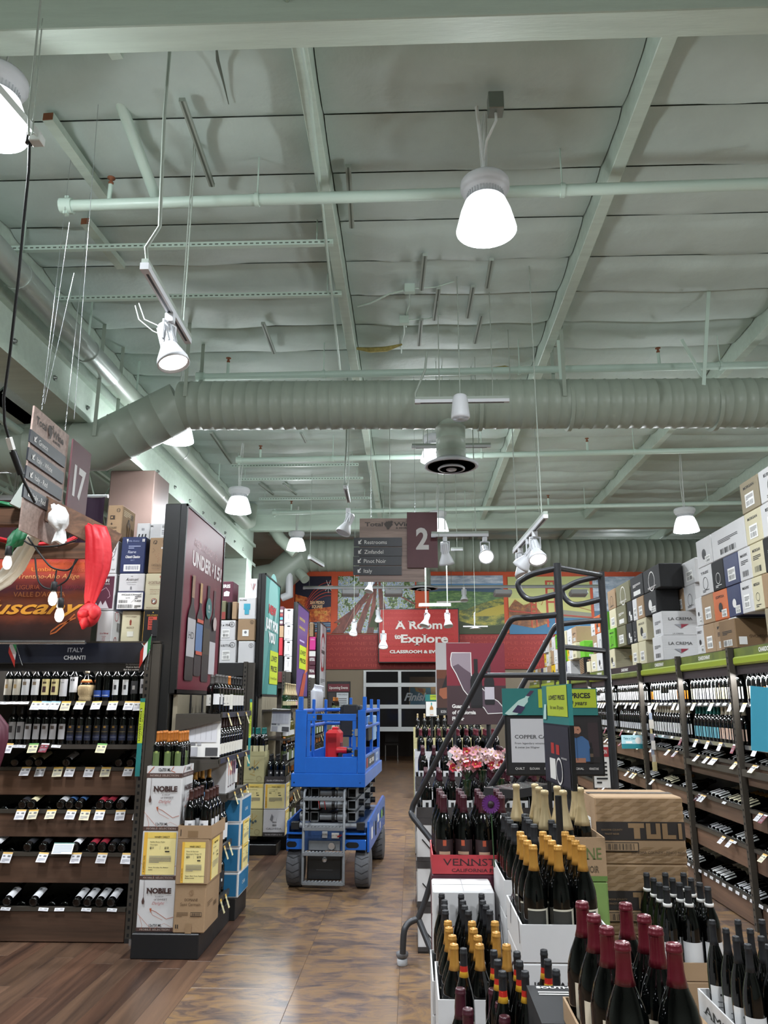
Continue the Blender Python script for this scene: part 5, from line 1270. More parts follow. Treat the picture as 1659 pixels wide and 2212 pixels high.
def art1(s):
    s.text('RED, READY &', .52, .815, .045, mx('d8bcc0'), serif=True, fit=.62); s.text('UNDER', .42, .70, .085, mx('e2d8d8'), bold=.035, fit=.48); s.text('$', .705, .73, .055, mx('e2d8d8'), bold=.03); s.text('15!', .86, .70, .085, mx('e2d8d8'), bold=.035, fit=.21)
    bottle_pic(s, .80, .10, .62, .17, mx('2d2326'), mx('4a2a2e'), mx('b9b6b8'), (.0, .38)); bottle_pic(s, .62, .05, .63, .18, mx('2a2120'), mx('1d1a1a'), mx('3d3428'), (.28, .55)); bottle_pic(s, .42, .08, .62, .17, mx('2d2224'), mx('b08a5a'), mx('56729c'), (.26, .55)); bottle_pic(s, .22, .05, .64, .19, mx('2b2322'), mx('8a6a52'), mx('a9a6a8'), (.22, .58))
    s.text('HD', .22, .28, .04, K_, serif=True, fit=.12); s.rect(.345, .385, .5, .405, mx('b8503a')); s.rect(.345, .2, .5, .22, mx('b8503a')); s.disc(.62, .49, .075, mx('2f6a68'), 20); s.text('91', .62, .485, .028, W_, bold=.03); s.text('POINTS', .62, .465, .012, W_); s.disc(.80, .41, .05, mx('b9a8a4'), 12)
endpost(5.95, 7.25, 'tall maroon poster lettered RED, READY and UNDER $15 showing four bottles', 'poster_maroon', art1)
def art2(s):
    s.disc(.55, .83, .33, mx('7fb5b0'), 24); [s.poly([(.05 + .07 * i, .0), (.12 + .07 * i, .0), (.62 + .03 * i, .72), (.58 + .03 * i, .72)], mx('3d827e')) for i in range(4)]
    s.text('NEW', .5, .70, .075, mx('b5303a'), bold=.06, fit=.5); s.text('JUST FOR', .5, .56, .085, mx('e0e4e4'), bold=.06, fit=.86); s.text('YOU', .5, .45, .085, mx('e0e4e4'), bold=.06, fit=.46)
    s.rect(.42, .09, .98, .38, mx('b9c92c')); s.text('LOWEST', .7, .29, .05, K_, bold=.02, fit=.42); s.text('PRICES', .7, .2, .05, K_, bold=.02, fit=.42); s.text('for over 30 years', .7, .13, .025, K_, fit=.42)
endpost(9.4, 10.52, 'teal poster lettered NEW JUST FOR YOU with a yellow lowest prices patch', 'poster_teal', art2)
def art3(s):
    s.text('DISCOVER', .4, .84, .03, mx('c9b25a'), bold=.03, fit=.5); s.text('SPARKLING', .4, .74, .03, mx('c9b25a'), bold=.03, fit=.5); s.rect(.2, .60, .62, .62, mx('b9a8d0')); s.poly([(.7, .25), (.98, .3), (.98, .9), (.85, .6)], mx('c9703c')); s.rect(.2, .3, .8, .56, mx('b9c92c')); s.text('LOWEST', .5, .46, .05, K_, bold=.02, fit=.5); s.text('PRICES', .5, .37, .05, K_, bold=.02, fit=.5); s.poly([(.25, 0), (.6, 0), (.85, .25), (.6, .26)], mx('a84a34'))
endpost(12.2, 13.6, 'purple poster with a yellow lowest prices patch', 'poster_purple', art3)
def art4(s):
    s.ring(.5, .62, .32, .07, mx('a8303a'), 24, .6, 5.4); s.text('ORDER', .5, .67, .03, K_); s.text('ONLINE', .5, .60, .05, K_, bold=.03, fit=.5); s.text('PICK UP', .5, .54, .025, mx('a8303a')); s.poly([(.2, .38), (.38, .34), (.3, .48)], mx('a8303a')); s.lines(.2, .85, .2, .26, 3, 'print_grey')
endpost(15.3, 16.45, 'narrow white poster with a red circular arrow', 'poster_white', art4)
# ---- endcap one: shelves facing the aisle
EX0, EX1 = -1.80, -1.45
ES = (1.565, 1.23, .947, .587, .224)
r = thing('endcap_shelving', 'dark endcap shelving below the maroon poster facing the aisle', 'shelving', (-1.63, 6.5, 0)); ec1 = r
b = MB(); b.box(-1.84, -1.805, 6.02, 7.25, .1, 1.71, mx('8d8470')); wb(b, 'back_panel', r)
for y in (6.36, 6.72):
    b = MB(); b.box(-1.81, -1.795, y - .012, y + .012, .1, 1.71, 'rack_dark'); wb(b, 'upright', r)
b = MB(); b.cbox(EX0, EX1 + .02, 5.96, 6.48, 0, .15, 'rack_dark', .005); wb(b, 'plinth', r)
for i, z in enumerate(ES):
    ya, yb = (6.31 if i == 2 else 5.98), (6.48 if i > 2 else 7.05); b = MB(); b.box(EX0, EX1, ya, yb, z - .02, z, 'rack_shelf'); b.box(EX1 - .005, EX1 + .012, ya, yb, z - .028, z + .012, 'rack_shelf'); b.prism([(EX0, z - .02), (EX1, z - .02), (EX1, z - .05), (EX0, z - .13)], (0, ya, 0), (1, 0, 0), (0, 0, 1), (0, .004, 0), 'rack_metal'); wb(b, 'shelf', r)
    for k in range(2 if i > 2 else 3): price_tag('n', r, (EX1 + .016, ya + .15 + (yb - ya) * .31 * k + .06 * i % .1, z + .004), PI / 2, .35)
vstrip(r, EX1 - .0, 7.07, 1.1, 1.68, .035, (.42, .95), PI / 2 - .4)
kd('e_grey', 'wine_bottle', 'bord', 'glass_dark', 'cap_grey', (mx('cfcfcf'), .07, .15, .7)); kd('e_jama', 'wine_bottle', 'bord', 'glass_dark', 'cap_grey', (mx('dedbd2'), .06, .145, 1.5), art=[('print_grey', .10, .125, -.5, -.4), ('print_grey', .10, .125, .1, .2), ('print_grey', .075, .08, -.6, .6)])
kd('e_cop', 'wine_bottle', 'bord', 'glass_dark', 'cap_orange', (mx('dedbd2'), .03, .15, 1.4)); kd('e_wht', 'wine_bottle', 'bord', 'glass_dark', 'cap_black', (mx('cfcbc6'), .06, .145, 1.5)); kd('e_brn', 'burgundy_bottle', 'burg', 'glass_dark', 'cap_brown', (mx('d6d2c8'), .03, .11, 1.3), art=[(K_, .06, .085, -.3, -.15), (K_, .06, .085, .1, .25)])
G1 = 'bottles on the top shelf of the maroon poster endcap'
for j, k in enumerate(('e_grey', 'e_grey', 'e_jama', 'e_jama', 'e_cop', 'e_wht', 'e_wht', 'e_wht', 'e_wht')):
    lab = {'e_grey': 'bottle turned to show its back label', 'e_jama': 'grey-capped bottle with a cream label', 'e_cop': 'bottle with a copper capsule', 'e_wht': 'black-capped bottle with an off-white label'}[k] + ', top endcap shelf'
    for c in range(2 if j > 1 else 1):
        K[k].put((EX1 - .07 - .09 * c, 6.06 + j * .105, ES[0]), lab + ', %s from near end, %s row' % (ORD[j], ROW[c]), G1, .45)
for j in range(9): K['e_brn'].put((EX1 - .06, 6.1 + j * .095, ES[1]), 'brown-capped bottle on the second endcap shelf, %s from the near end' % ORD[j], 'brown-capped endcap bottles', .5)
kd('e_gold', 'wine_bottle', 'bord', 'glass_dark', 'cap_gold', (mx('3f83b4'), .06, .13, .6), art=[(mx('9a4a34'), .05, .06, -.7, .7)])
for i, (px, py) in enumerate(((412, 1790), (424, 1795), (438, 1790), (446, 1795), (456, 1790), (464, 1785))): p = at(px, py, 6.02 + .07 * (i % 3)); K['e_gold'].put((-1.72 + .085 * (i % 2) + .03 * (i // 2), 6.03 + .085 * (i // 2) , .86), 'gold-capped bottle with blue label behind the brown carton, %s from left' % ORD[i], 'gold-capped endcap bottles', .4)
b = MB(); b.box(-1.75, -1.53, 5.98, 6.3, .845, .86, 'rack_shelf'); wb(b, 'shelf', ec1)
kd('e_one', 'wine_bottle', 'bord', 'glass_dark', 'cap_red', (mx('d6d4d0'), .05, .16, 1.2)); K['e_one'].put((EX1 - .07, 6.78, ES[2]), 'red-capped bottle with a white label right of the glassware carton', None, .5)
def f_glass(s):
    for i, c in enumerate(('d69a86', 'c9675a', '8a5a6c', '7a4a6a')):
        x = .2 + i * .2; s.poly([(x - .06, .88), (x + .06, .9), (x + .05, .55), (x, .47), (x - .05, .55)], mx(c)); s.rect(x - .01, .2, x + .01, .5, 'print_grey'); s.disc(x, .19 + i * .015, .06, mx('4a2430'), 10, .02)
carton('carton with a picture of four coloured wine glasses on the third endcap shelf', -1.74, -1.47, 6.34, 6.66, ES[2], 1.215, 'carton_white', None, f_glass)
kd('e_mix', 'burgundy_bottle', 'burg', 'glass_dark', 'cap_black', (mx('d8d8d8'), .03, .14, 1.3)); kd('e_org', 'burgundy_bottle', 'burg', 'glass_dark', 'cap_black', (mx('b9733c'), .04, .12, 1.3)); kd('e_drk', 'wine_bottle', 'bord', 'glass_dark', 'cap_black', (mx('1c1c1f'), .04, .16, 1.2), art=[(W_, .08, .1, -.4, .4)])
for j in range(6): k = 'e_org' if j < 2 else 'e_mix'; K[k].put((EX1 - .06, 6.02 + j * .084, ES[3]), ('orange' if j < 2 else 'white') + ' label bottle on the fourth endcap shelf, %s from near end' % ORD[j], 'bottles on the fourth endcap shelf', .5)
for j in range(5): K['e_drk'].put((EX1 - .06, 6.02 + j * .1, ES[4]), 'black label bottle on the lowest endcap shelf, %s from near end' % ORD[j], 'bottles on the lowest endcap shelf', .5)
b = MB(); b.box(-.13, .13, -.001, .001, -.30, 0, 'card_white'); s = Sheet(b, (-.13, -.0014, -.3), (1, 0, 0), (0, 0, 1), .26, .3)
[s.rect(.03 + x, y, .03 + x + w, y + h, m) for x, y, w, h, m in ((0, .88, .25, .09, 'print_grey'), (.3, .88, .12, .09, mx('a9a9ad')), (0, .28, .25, .07, 'print_grey'), (.3, .28, .12, .07, mx('a9a9ad')), (.02, .02, .3, .22, mx('b4b4b9')), (.55, .03, .36, .2, mx('4a4a4c')), (.02, .36, .85, .46, mx('d3d3d8')))]; [s.rect(.1 + .16 * k, .42, .104 + .16 * k, .8, 'print_grey') for k in range(5)]
o = b.build('shelf_plan_sheet', None, at(442, 1547, 6.02)); tag(o, 'large printed shelf plan sheet hung on the maroon poster endcap', 'sheet')
# blue cartons at the far end of endcap one
for k in range(4):
    z = .16 + k * .185; lab = 'blue and white carton, %s of the stack at the endcap corner' % ('lowest', 'second', 'third', 'open topmost')[k]
    f = lambda s: (s.rect(.04, .06, .96, .92, mx('226a94')), s.text('CASK', .5, .4, .14, W_, fit=.3)); f2 = (lambda s: (s.rect(.03, .06, .97, .92, mx('226a94')), winery_card(s, .2, .0, .85, 1.0, ['Napa Red'], '$15', '$13', []))) if k in (1, 2) else f
    (open_carton if k == 3 else carton)(lab, -1.74, -1.375, 6.5, 6.88, z + .001, z + .184, 'carton_white', f, f2)
b = MB(); b.cbox(-1.76, -1.39, 6.49, 6.9, 0, .16, 'rack_dark', .004); tag(b.build('plinth'), 'dark plinth under the blue cartons', 'plinth')
# ---- the two stacks in front of endcap one
b = MB(); b.cbox(-1.88, -1.425, 5.56, 5.955, 0, .155, 'black_plastic', .006); tag(b.build('display_plinth'), 'black plinth under the white and brown carton stacks', 'plinth')
def swirl(s):
    s.line([(.0, .35), (.2, .2), (.4, .05)], .008, mx('b8684a')); s.line([(.35, .42), (.5, .38), (.8, .24), (.98, .28)], .012, mx('a8532f')); s.line([(.35, .42), (.42, .32), (.7, .22)], .008, mx('b8684a')); s.line([(.08, .28), (.16, .12), (.14, .04)], .008, mx('b8684a')); s.poly([(.33, .44), (.39, .45), (.37, .36)], mx('a8532f')); s.line([(.5, .06), (.75, .16), (.98, .08)], .006, mx('b8684a'))
def f_nob(s):
    s.rect(0, 0, 1, .075, mx('4a342e')); s.text('NOBILE SELECTION', .5, .02, .035, mx('b9aaa0'), serif=True, fit=.8); swirl(s)
    s.text('NOBILE', .56, .74, .10, mx('3a2420'), bold=.05, serif=True, fit=.66); s.text('A DROP', .58, .66, .028, mx('3a2420'), fit=.22); s.text('of SWEET', .62, .60, .04, mx('3a2420'), serif=True, fit=.36); s.text('Delight', .56, .52, .06, mx('a8605a'), slant=.4, fit=.34); s.text('12x750 ML', .52, .10, .05, K_, bold=.02, fit=.34)
    s.rect(.145, .62, .155, 1, mx('4a342e')); s.poly([(.15, .68), (.19, .58), (.175, .53), (.125, .53), (.11, .58)], mx('4a342e'))
def f_nobcard(s): s.rect(0, 0, 1, .075, mx('4a342e')); s.text('NOBILE SELECTION', .5, .02, .035, mx('b9aaa0'), serif=True, fit=.8); swirl(s); winery_card(s, .06, .1, .94, .97, ['Nobile Rosso Dubai', 'Chocolate'], '$11', '$10', ['Sweet, Chocolate, Nut, Medium-', 'bodied'])
zs = (.157, .478, .79, 1.137)
for k in range(3): carton('white NOBILE carton with brown swirls, %s in its stack' % ('bottom', 'middle one with a yellow price card', 'top')[k], -1.865, -1.612, 5.6, 5.88, zs[k] + .001, zs[k + 1], 'carton_white', (f_nob, f_nobcard, f_nob)[k], f_nob if k == 2 else None)
def f_tray(s): s.rect(0, 0, 1, .38, mx('4a342e')); s.text('NOBILE SELECTION', .5, .1, .18, mx('b9aaa0'), serif=True, fit=.8); s.text('12x750 ML', .5, .55, .28, K_, bold=.02, fit=.34); s.line([(.05, .4), (.2, .95)], .02, mx('a8532f')); s.line([(.75, .95), (.68, .6), (.8, .45)], .02, mx('a8532f'))
open_carton('cut white tray holding orange-capped bottles on the NOBILE stack', -1.865, -1.612, 5.6, 5.88, 1.138, 1.215, 'carton_white', f_tray, f_tray)
kd('n_org', 'wine_bottle', 'bord', 'glass_dark', 'cap_orange', (mx('56683a'), .02, .16, .8), art=[(mx('8a9a55'), .15, .165, -.3, .3)])
fill(K['n_org'], -1.855, -1.622, 5.61, 5.87, 1.15, 3, 4, 'orange-capped bottle with a green label in the NOBILE tray', 'orange-capped bottles', .004)
def f_dom(s): s.text('DOMAINE', .54, .66, .055, mx('55402c'), serif=True, fit=.42); s.text('Saint Germain', .52, .56, .07, mx('5f4a35'), fit=.64, slant=.1); s.text('S', .54, .78, .12, mx('8a6d50'), slant=.2); s.ring(.54, .83, .07, .012, mx('8a6d50')); s.lines(.1, .46, .34, .44, 4, mx('5f4a35')); s.rect(.54, .345, .90, .43, K_); s.rect(.55, .355, .89, .42, mx('9b8062')); s.barcode(.57, .36, .87, .415, K_); s.rect(.08, .1, .11, .18, K_); s.rect(.14, .1, .17, .18, K_); s.rect(.4, 0, .6, .2, mx('8f7558'))
def s_dom(s): s.lines(.15, .5, .5, .62, 3, mx('6a543c')); s.barcode(.55, .4, .8, .5, mx('4a3a2a')); s.rect(.2, .1, .4, .104, mx('6a543c'))
def f_domcard(s): winery_card(s, .16, .04, .88, .93, ['Dom St Germain', 'Bourgogne Rouge VV'], '$21', '$19', ['Elegant, Black Cherry, Raspberry,', 'Medium-bodied'])
carton('brown carton lettered DOMAINE on the black plinth', -1.655, -1.41, 5.57, 5.95, .157, .455, 'carton_brown', f_dom, s_dom) if False else carton('brown carton lettered DOMAINE on the black plinth', -1.607, -1.395, 5.57, 5.95, .157, .455, 'carton_brown', f_dom, s_dom)
carton('brown carton with a yellow price card above the DOMAINE one', -1.607, -1.385, 5.56, 5.95, .456, .745, 'carton_brown', f_domcard, lambda s: winery_card(s, .15, .05, .7, .95, ['Dom St Germain'], '$21', '$19', []))
open_carton('brown cut carton holding dark bottles above the yellow price card', -1.607, -1.375, 5.56, 5.95, .746, .83, 'carton_brown', lambda s: (s.rect(.3, .1, .6, .6, mx('806648')), s.rect(.08, .2, .1, .7, K_)), None)
kd('d_dark', 'burgundy_bottle', 'burg', 'glass_dark', 'cap_brown', (mx('d8d8da'), .035, .10, 1.0), art=[('print_grey', .06, .08, -.3, .2)])
fill(K['d_dark'], -1.6, -1.38, 5.57, 5.94, .76, 2, 4, 'brown-capped burgundy bottle in the cut brown carton', 'brown-capped bottles in brown carton', .004)

# ---- gondolas two, three and four (their aisle faces and endcaps)
def gondola(y0, label, hd, hm, htxt=None):
    r = thing('wine_shelving', label, 'shelving', (-3, y0 + .6, 0))
    b = MB(); b.box(-4.6, -1.99, y0 + .3, y0 + 1.2, 0, 2.10, 'rack_metal'); wb(b, 'core', r)
    b = MB(); b.cbox(-4.6, -1.99, y0 - .02, y0 + .3, 1.95, 2.11, hm, .004); o = wb(b, 'header_sign', r)
    if htxt: q = MB(); s = Sheet(q, (-2.99, y0 - .0208, 1.95), (1, 0, 0), (0, 0, 1), 1, .16); s.text(htxt, .685, .26, .42, 'print_light', 'r', bold=.04, serif=True); q.build('lettering', o)
    b = MB(); b.box(-4.6, -1.99, y0, y0 + .3, 1.86, 1.95, 'rack_dark'); wb(b, 'header_strip', r)
    for z in (1.55, 1.2, .85, .5, .15):
        b = MB(); b.box(-4.6, -1.99, y0 - .01, y0 + .3, z - .02, z, 'rack_shelf'); wb(b, 'shelf', r)
        b = MB(); b.box(-4.6, -1.99, y0 - .03, y0 - .012, z - (.03 if z > 1.1 else .2), z + .01, 'rack_shelf' if z > 1.1 else 'shelf_wood'); wb(b, 'shelf_front', r)
    slotted_post(r, -1.965, y0 - .03, 0, 2.12, .045, .06); b = MB(); b.box(-1.94, -1.87, y0 - .02, y0 + .08, .03, 2.11, 'rack_metal'); wb(b, 'end_plate', r); b = MB(); b.box(-1.99, -1.905, y0 + .09, y0 + .5, 2.09, 2.111, 'rack_metal'); wb(b, 'deck_end', r)
    return r
def endshelf(y0, y1, label, zs):
    r = thing('endcap_shelving', label, 'shelving', (-1.63, y0, 0)); b = MB(); b.box(-1.85, -1.805, y0, y1, .1, 1.72, mx('8d8470')); wb(b, 'back_panel', r)
    b = MB(); b.cbox(-1.80, -1.43, y0, y1, 0, .14, 'rack_dark', .004); wb(b, 'plinth', r)
    for z in zs:
        b = MB(); b.box(-1.8, -1.45, y0, y1, z - .02, z, 'rack_shelf'); b.box(-1.455, -1.44, y0, y1, z - .028, z + .012, 'rack_shelf'); wb(b, 'shelf', r)
        for k in range(3): price_tag('n', r, (-1.436, y0 + .3 + .3 * k, z + .004), PI / 2, .35)
    return r
gondola(9.2, 'dark shelving with a black header ending in ctions, seen past the first endcap', 0, 'rack_dark', 'Selections')
gondola(12.0, 'dark shelving with a red band header behind the teal poster', 0, mx('5a2023')); gondola(15.1, 'farthest left shelving behind the purple poster', 0, 'rack_dark')
e2 = endshelf(9.45, 10.5, 'endcap shelving under the teal poster', ES); endshelf(12.25, 13.6, 'endcap shelving under the purple poster', (1.5, 1.15, .8, .45)); endshelf(15.35, 16.4, 'endcap shelving under the white poster', (1.45, 1.1, .75, .4))
kd('ch_gold', 'champagne_bottle', 'champ', 'glass_green', 'cap_champ', (mx('cbbf9a'), .05, .10, 1.0)); kd('ch_rose', 'champagne_bottle', 'champ', 'glass_dark', 'cap_champ', (mx('d8a8a8'), .05, .10, 1.0)); kd('ch_dk', 'champagne_bottle', 'champ', 'glass_dark', 'cap_champ', (mx('d0c090'), .05, .10, 1.0))
for j in range(6): K[('ch_gold', 'ch_gold', 'ch_dk', 'ch_dk', 'ch_dk', 'ch_rose')[j]].put((-1.55, 9.62 + .15 * j, ES[0]), ('green sparkling bottle, gold foil' if j < 2 else 'dark sparkling bottle, gold foil' if j < 5 else 'rose sparkling bottle, gold foil') + ', under the teal poster, %s from near end' % ORD[j], 'gold foil sparkling bottles', .4)
kd('w_clear', 'burgundy_bottle', 'burg', 'glass_olive', 'cap_grey', (mx('d0d0cc'), .03, .09, 1.0)); 
for j in range(5): K['w_clear'].put((-1.53, 9.55 + .12 * j, ES[1]), 'pale wine bottle on the second shelf under the teal poster, %s along' % ORD[j], 'pale bottles under the teal poster', .4)
kd('far_b', 'wine_bottle', 'bord', 'glass_dark', 'cap_orange', (mx('5a6a3c'), .03, .14, 1.2), parts=False, n=10); kd('far_w', 'burgundy_bottle', 'burg', 'glass_dark', 'cap_black', (mx('cfcfcb'), .03, .12, 1.2), parts=False, n=10)
for y0, n, zz in ((9.5, 8, ES[2:]), (12.3, 9, (1.5, 1.15, .8, .45)), (15.4, 8, (1.45, 1.1, .75, .4))):
    for z in zz:
        for j in range(n):
            if y0 == 12.3 and z == 1.5 : continue
            K['far_b' if (j + int(z * 9)) % 3 else 'far_w'].put((-1.53, y0 + j * .12, z), 'small far bottle on the %s endcap, %s shelf, %s from near end' % ({9.5: 'teal poster', 12.3: 'purple poster', 15.4: 'white poster'}[y0], ORD[zz.index(z)], ORD[j]), 'far bottles of the %s endcap' % {9.5: 'teal', 12.3: 'purple', 15.4: 'white'}[y0], .5)
sh = put('shelf_plan_sheet', bpy.data.objects['shelf_plan_sheet'].data); sh.location = at(609, 1531, 9.5); tag(sh, 'smaller looking shelf plan sheet hung on the teal poster endcap', 'sheet'); sh.scale = (.9, 1, .9); sh.rotation_euler = (0, .05, 0)
# wrapped plastic cups on the purple poster endcap
mat('clear_wrap', 'd5d9e2', .12, alpha=.55)
for j in range(9):
    b = MB(); b.lathe([(.035, 0), (.045, .32), (.048, .33), (0, .335)], 'clear_wrap', 10); b.tube([(0, 0, .33), (.01, .02, .38), (.03, .01, .42)], [.03, .01, .025], 'clear_wrap', 6); o = b.build('cup_sleeve', None, (-1.54, 12.3 + j * .13, 1.5)); tag(o, 'clear sleeve of plastic cups under the purple poster, %s from near end' % ORD[j], 'cups', 'sleeves of plastic cups')
# stacks in front of endcap two
b = MB(); b.cbox(-2.0, -1.52, 9.12, 9.44, 0, .11, 'black_plastic', .005); tag(b.build('display_plinth'), 'black plinth under the cream and grey carton stacks by the lift', 'plinth')
def f_crm(s): s.line([(.45, .55), (.72, .78), (.5, .86), (.5, .4), (.3, .34), (.55, .28)], .03, mx('a8873a')); [s.disc(.3 + .12 * i, .52 + .05 * (i % 2), .06, mx('3c4f52'), 8) for i in range(4)]; s.ring(.75, .16, .12, .015, mx('8a7c52')); s.text('LEMPRELE', .3, .12, .03, mx('8a7c52'), fit=.4)
def f_card(t, a, c): return lambda s: winery_card(s, .05, .05, .95, .97, t, a, c, [])
def f_cal(s): [s.poly([(.3 + d, .62), (.38 + d, .85), (.46 + d * .6, .75), (.42 + d * .6, .55)], 'print_grey') for d in (0, .3)]; s.barcode(.42, .38, .62, .46, K_); s.barcode(.42, .5, .62, .56, K_); s.text('CALIVEDA', .5, .26, .07, K_, serif=True, fit=.7); s.rect(0, 0, 1, .16, mx('3a3636')); s.text('Guardian of California flavor', .5, .05, .05, W_, slant=.3, fit=.8)
def zAt(py): return at(560, py, 9.15).z
zc = [zAt(1807), zAt(1749), zAt(1692), zAt(1633)]
mat('carton_sage', 'b0a97c', .7, var=.06)
XA, XB, XC = at(524, 1720, 9.15).x, at(570, 1720, 9.15).x, at(617, 1720, 9.15).x
for k in range(3): carton('pale olive carton, %s' % ('bottom of the stack left of the lift', 'with a yellow price card left of the lift', 'with a gold ribbon drawing, top of the stack')[k], XA, XB - .004, 9.15, 9.42, zc[k] + .001, zc[k + 1] - .001, 'carton_sage', (f_crm, f_card(['Lawrence Chardonnay'], '$12', '$11'), f_crm)[k])
open_carton('pale olive tray holding teal-capped bottles', XA, XB - .004, 9.15, 9.42, zc[3], zc[3] + .05, 'carton_sage')
kd('t_cap', 'burgundy_bottle', 'burg', 'glass_dark', 'cap_teal', (mx('d0c8a0'), .03, .1, 1.1)); fill(K['t_cap'], XA + .01, XB - .01, 9.16, 9.41, zc[3] + .013, 3, 3, 'teal-capped bottle in the pale olive tray', 'teal-capped bottles', .003)
for k in range(2): carton(('grey and white carton with a bird wing drawing by the lift', 'white carton with a yellow price card beside the lift')[k], XB + .003, XC, 9.15, 9.42, zc[k] + .001, zc[k + 1] - .001, 'carton_white', (f_cal, f_card(['Caliveda Pinot Noir', 'Reserve 2022'], '$22', '$19'))[k], f_card([''], '$22', '$19'))
open_carton('dark grey tray with a bird emblem holding black bottles', XB + .003, XC, 9.15, 9.42, zc[2], zc[2] + .075, mx('3a3636'), lambda s: s.text('Guardian of California flavor', .5, .3, .25, W_, slant=.3, fit=.8))
kd('cal', 'burgundy_bottle', 'burg', 'glass_dark', 'cap_black', (mx('26262a'), .06, .13, .9), art=[('print_light', .09, .11, -.25, .25)]); fill(K['cal'], XB + .01, XC - .01, 9.16, 9.41, zc[2] + .013, 3, 3, 'black bottle with a small emblem in the dark grey tray', 'black bottles in dark grey tray', .003)
# cartons on gondola two and behind
Y2 = 9.35; T2 = 2.112
def f_small(t, c=K_, n=None, lab=None):
    def f(s):
        s.text(t, .42, .72, .10, c, fit=.6, bold=.02)
        if n: s.ring(.8, .8, .13, .02, K_); s.text(n, .8, .74, .12, K_)
        if lab: label_block(s, .3, .15, .4, .4, len(t))
    return f
topbox('white carton with a circled 6 on the ctions shelving', 466, 1383, 511, 1430, Y2, .3, 'carton_white', f_small('O & BUTTON', n='6', lab=1), zb=T2)
topbox('white carton with a circled 5, right end of the ctions shelving', 513, 1385, 553, 1430, Y2, .3, 'carton_white', f_small('', n='5'), zb=T2)
zt = at(500, 1384, Y2).z + .002
topbox('white carton with a circled 8 on the second row', 466, 1340, 510, 1384, Y2, .3, 'carton_white', f_small('12 x 750', n='8', lab=1), zb=zt); topbox('brown carton with a circled 6 on the second row', 512, 1337, 555, 1384, Y2, .3, 'carton_brown', lambda s: (s.ring(.82, .85, .1, .02, K_), s.text('6', .82, .8, .1, K_), s.rect(.28, .2, .65, .5, 'card_white'), s.disc(.46, .38, .08, 'print_grey')), zb=zt)
zt = at(500, 1338, Y2).z + .002
topbox('white 12 x 750 ml carton with a teal sticker, third row', 514, 1291, 557, 1337, Y2, .3, 'carton_white', lambda s: (s.text('12 x 750ml', .25, .86, .06, K_, bold=.02, fit=.4), s.rect(.3, .45, .68, .72, mx('3a98b0')), s.rect(.36, .22, .62, .45, mx('3a98b0'))), zb=zt)
topbox('brown slotted carton left of the teal sticker one', 500, 1300, 513, 1338, Y2, .3, 'carton_brown', None, zb=zt); topbox('black carton beside the brown slotted one', 490, 1300, 499, 1338, Y2, .3, 'carton_black', None, zb=zt); topbox('olive and red carton at the poster edge', 470, 1298, 489, 1338, Y2, .3, 'carton_olive', lambda s: s.rect(0, 0, 1, .4, mx('8a3a34')), zb=zt)
topbox('dark red carton with a white animal, above the ctions shelving', 474, 1256, 505, 1298, Y2 + .1, .3, 'carton_maroon', lambda s: (s.text('IRIS', .5, .7, .16, W_, bold=.04), s.poly([(.3, .3), (.7, .3), (.75, .5), (.5, .55), (.3, .48)], W_)), zb=at(500, 1300, Y2).z + .003)
topbox('white carton with a red lattice mark behind the teal poster', 537, 1250, 562, 1290, Y2 + .05, .3, 'carton_white', lambda s: [s.line([(.2 + .15 * i, .75 - .2 * (i % 2)), (.5, .4), (.8 - .15 * i, .75)], .04, mx('a8303a')) for i in range(3)], zb=at(530, 1291, Y2).z + .002)
Y3 = 12.2
for k in range(4): topbox('white lidded file carton, %s of the tall stack' % ('lowest', 'second', 'third', 'topmost')[k], 613, 1315 + 34.5 * (3 - k), 638, 1349 + 34.5 * (3 - k), Y3, .35, 'carton_white', lambda s: (s.rect(.35, .86, .7, .95, K_), s.rect(.0, .72, 1, .73, 'print_grey'), s.rect(.5, .35, .53, .68, K_), s.lines(.1, .7, .06, .16, 2, 'print_grey')))
topbox('red carton beside the white file cartons', 600, 1378, 611, 1416, Y3, .35, mx('a8202c'), None); topbox('black carton below the red one', 599, 1417, 611, 1452, Y3, .35, 'carton_black', None); topbox('brown carton above the red one', 601, 1352, 613, 1377, Y3, .35, 'carton_brown', None); topbox('stack of small mixed packs behind the teal poster', 602, 1310, 613, 1351, Y3, .35, mx('54303c'), lambda s: [s.rect(.1, .1 + .2 * i, .9, .22 + .2 * i, mx(('b9b2a8', '3a98b0', '8a3a34', 'd0c8b0')[i])) for i in range(4)])
Y4 = 15.3
topbox('bright pink carton on the farthest left shelving', 668, 1376, 682, 1404, Y4, .3, mx('c92a86'), lambda s: s.text('TROPICAL', .5, .75, .1, W_, fit=.7)); topbox('boxed wine carton under the pink one', 667, 1405, 682, 1437, Y4, .3, 'carton_maroon', lambda s: (s.rect(0, .6, 1, .95, W_), s.text('BOTICAL', .5, .3, .2, W_, bold=.04, fit=.8))); topbox('boxed wine carton on the farthest left shelf top', 666, 1438, 681, 1466, Y4, .3, 'carton_maroon', lambda s: (s.rect(0, .0, 1, .3, W_), s.text('TICAL', .5, .5, .2, W_, bold=.04, fit=.8))); topbox('brown carton stack above the pink carton', 668, 1345, 677, 1375, Y4, .3, 'carton_brown', None)
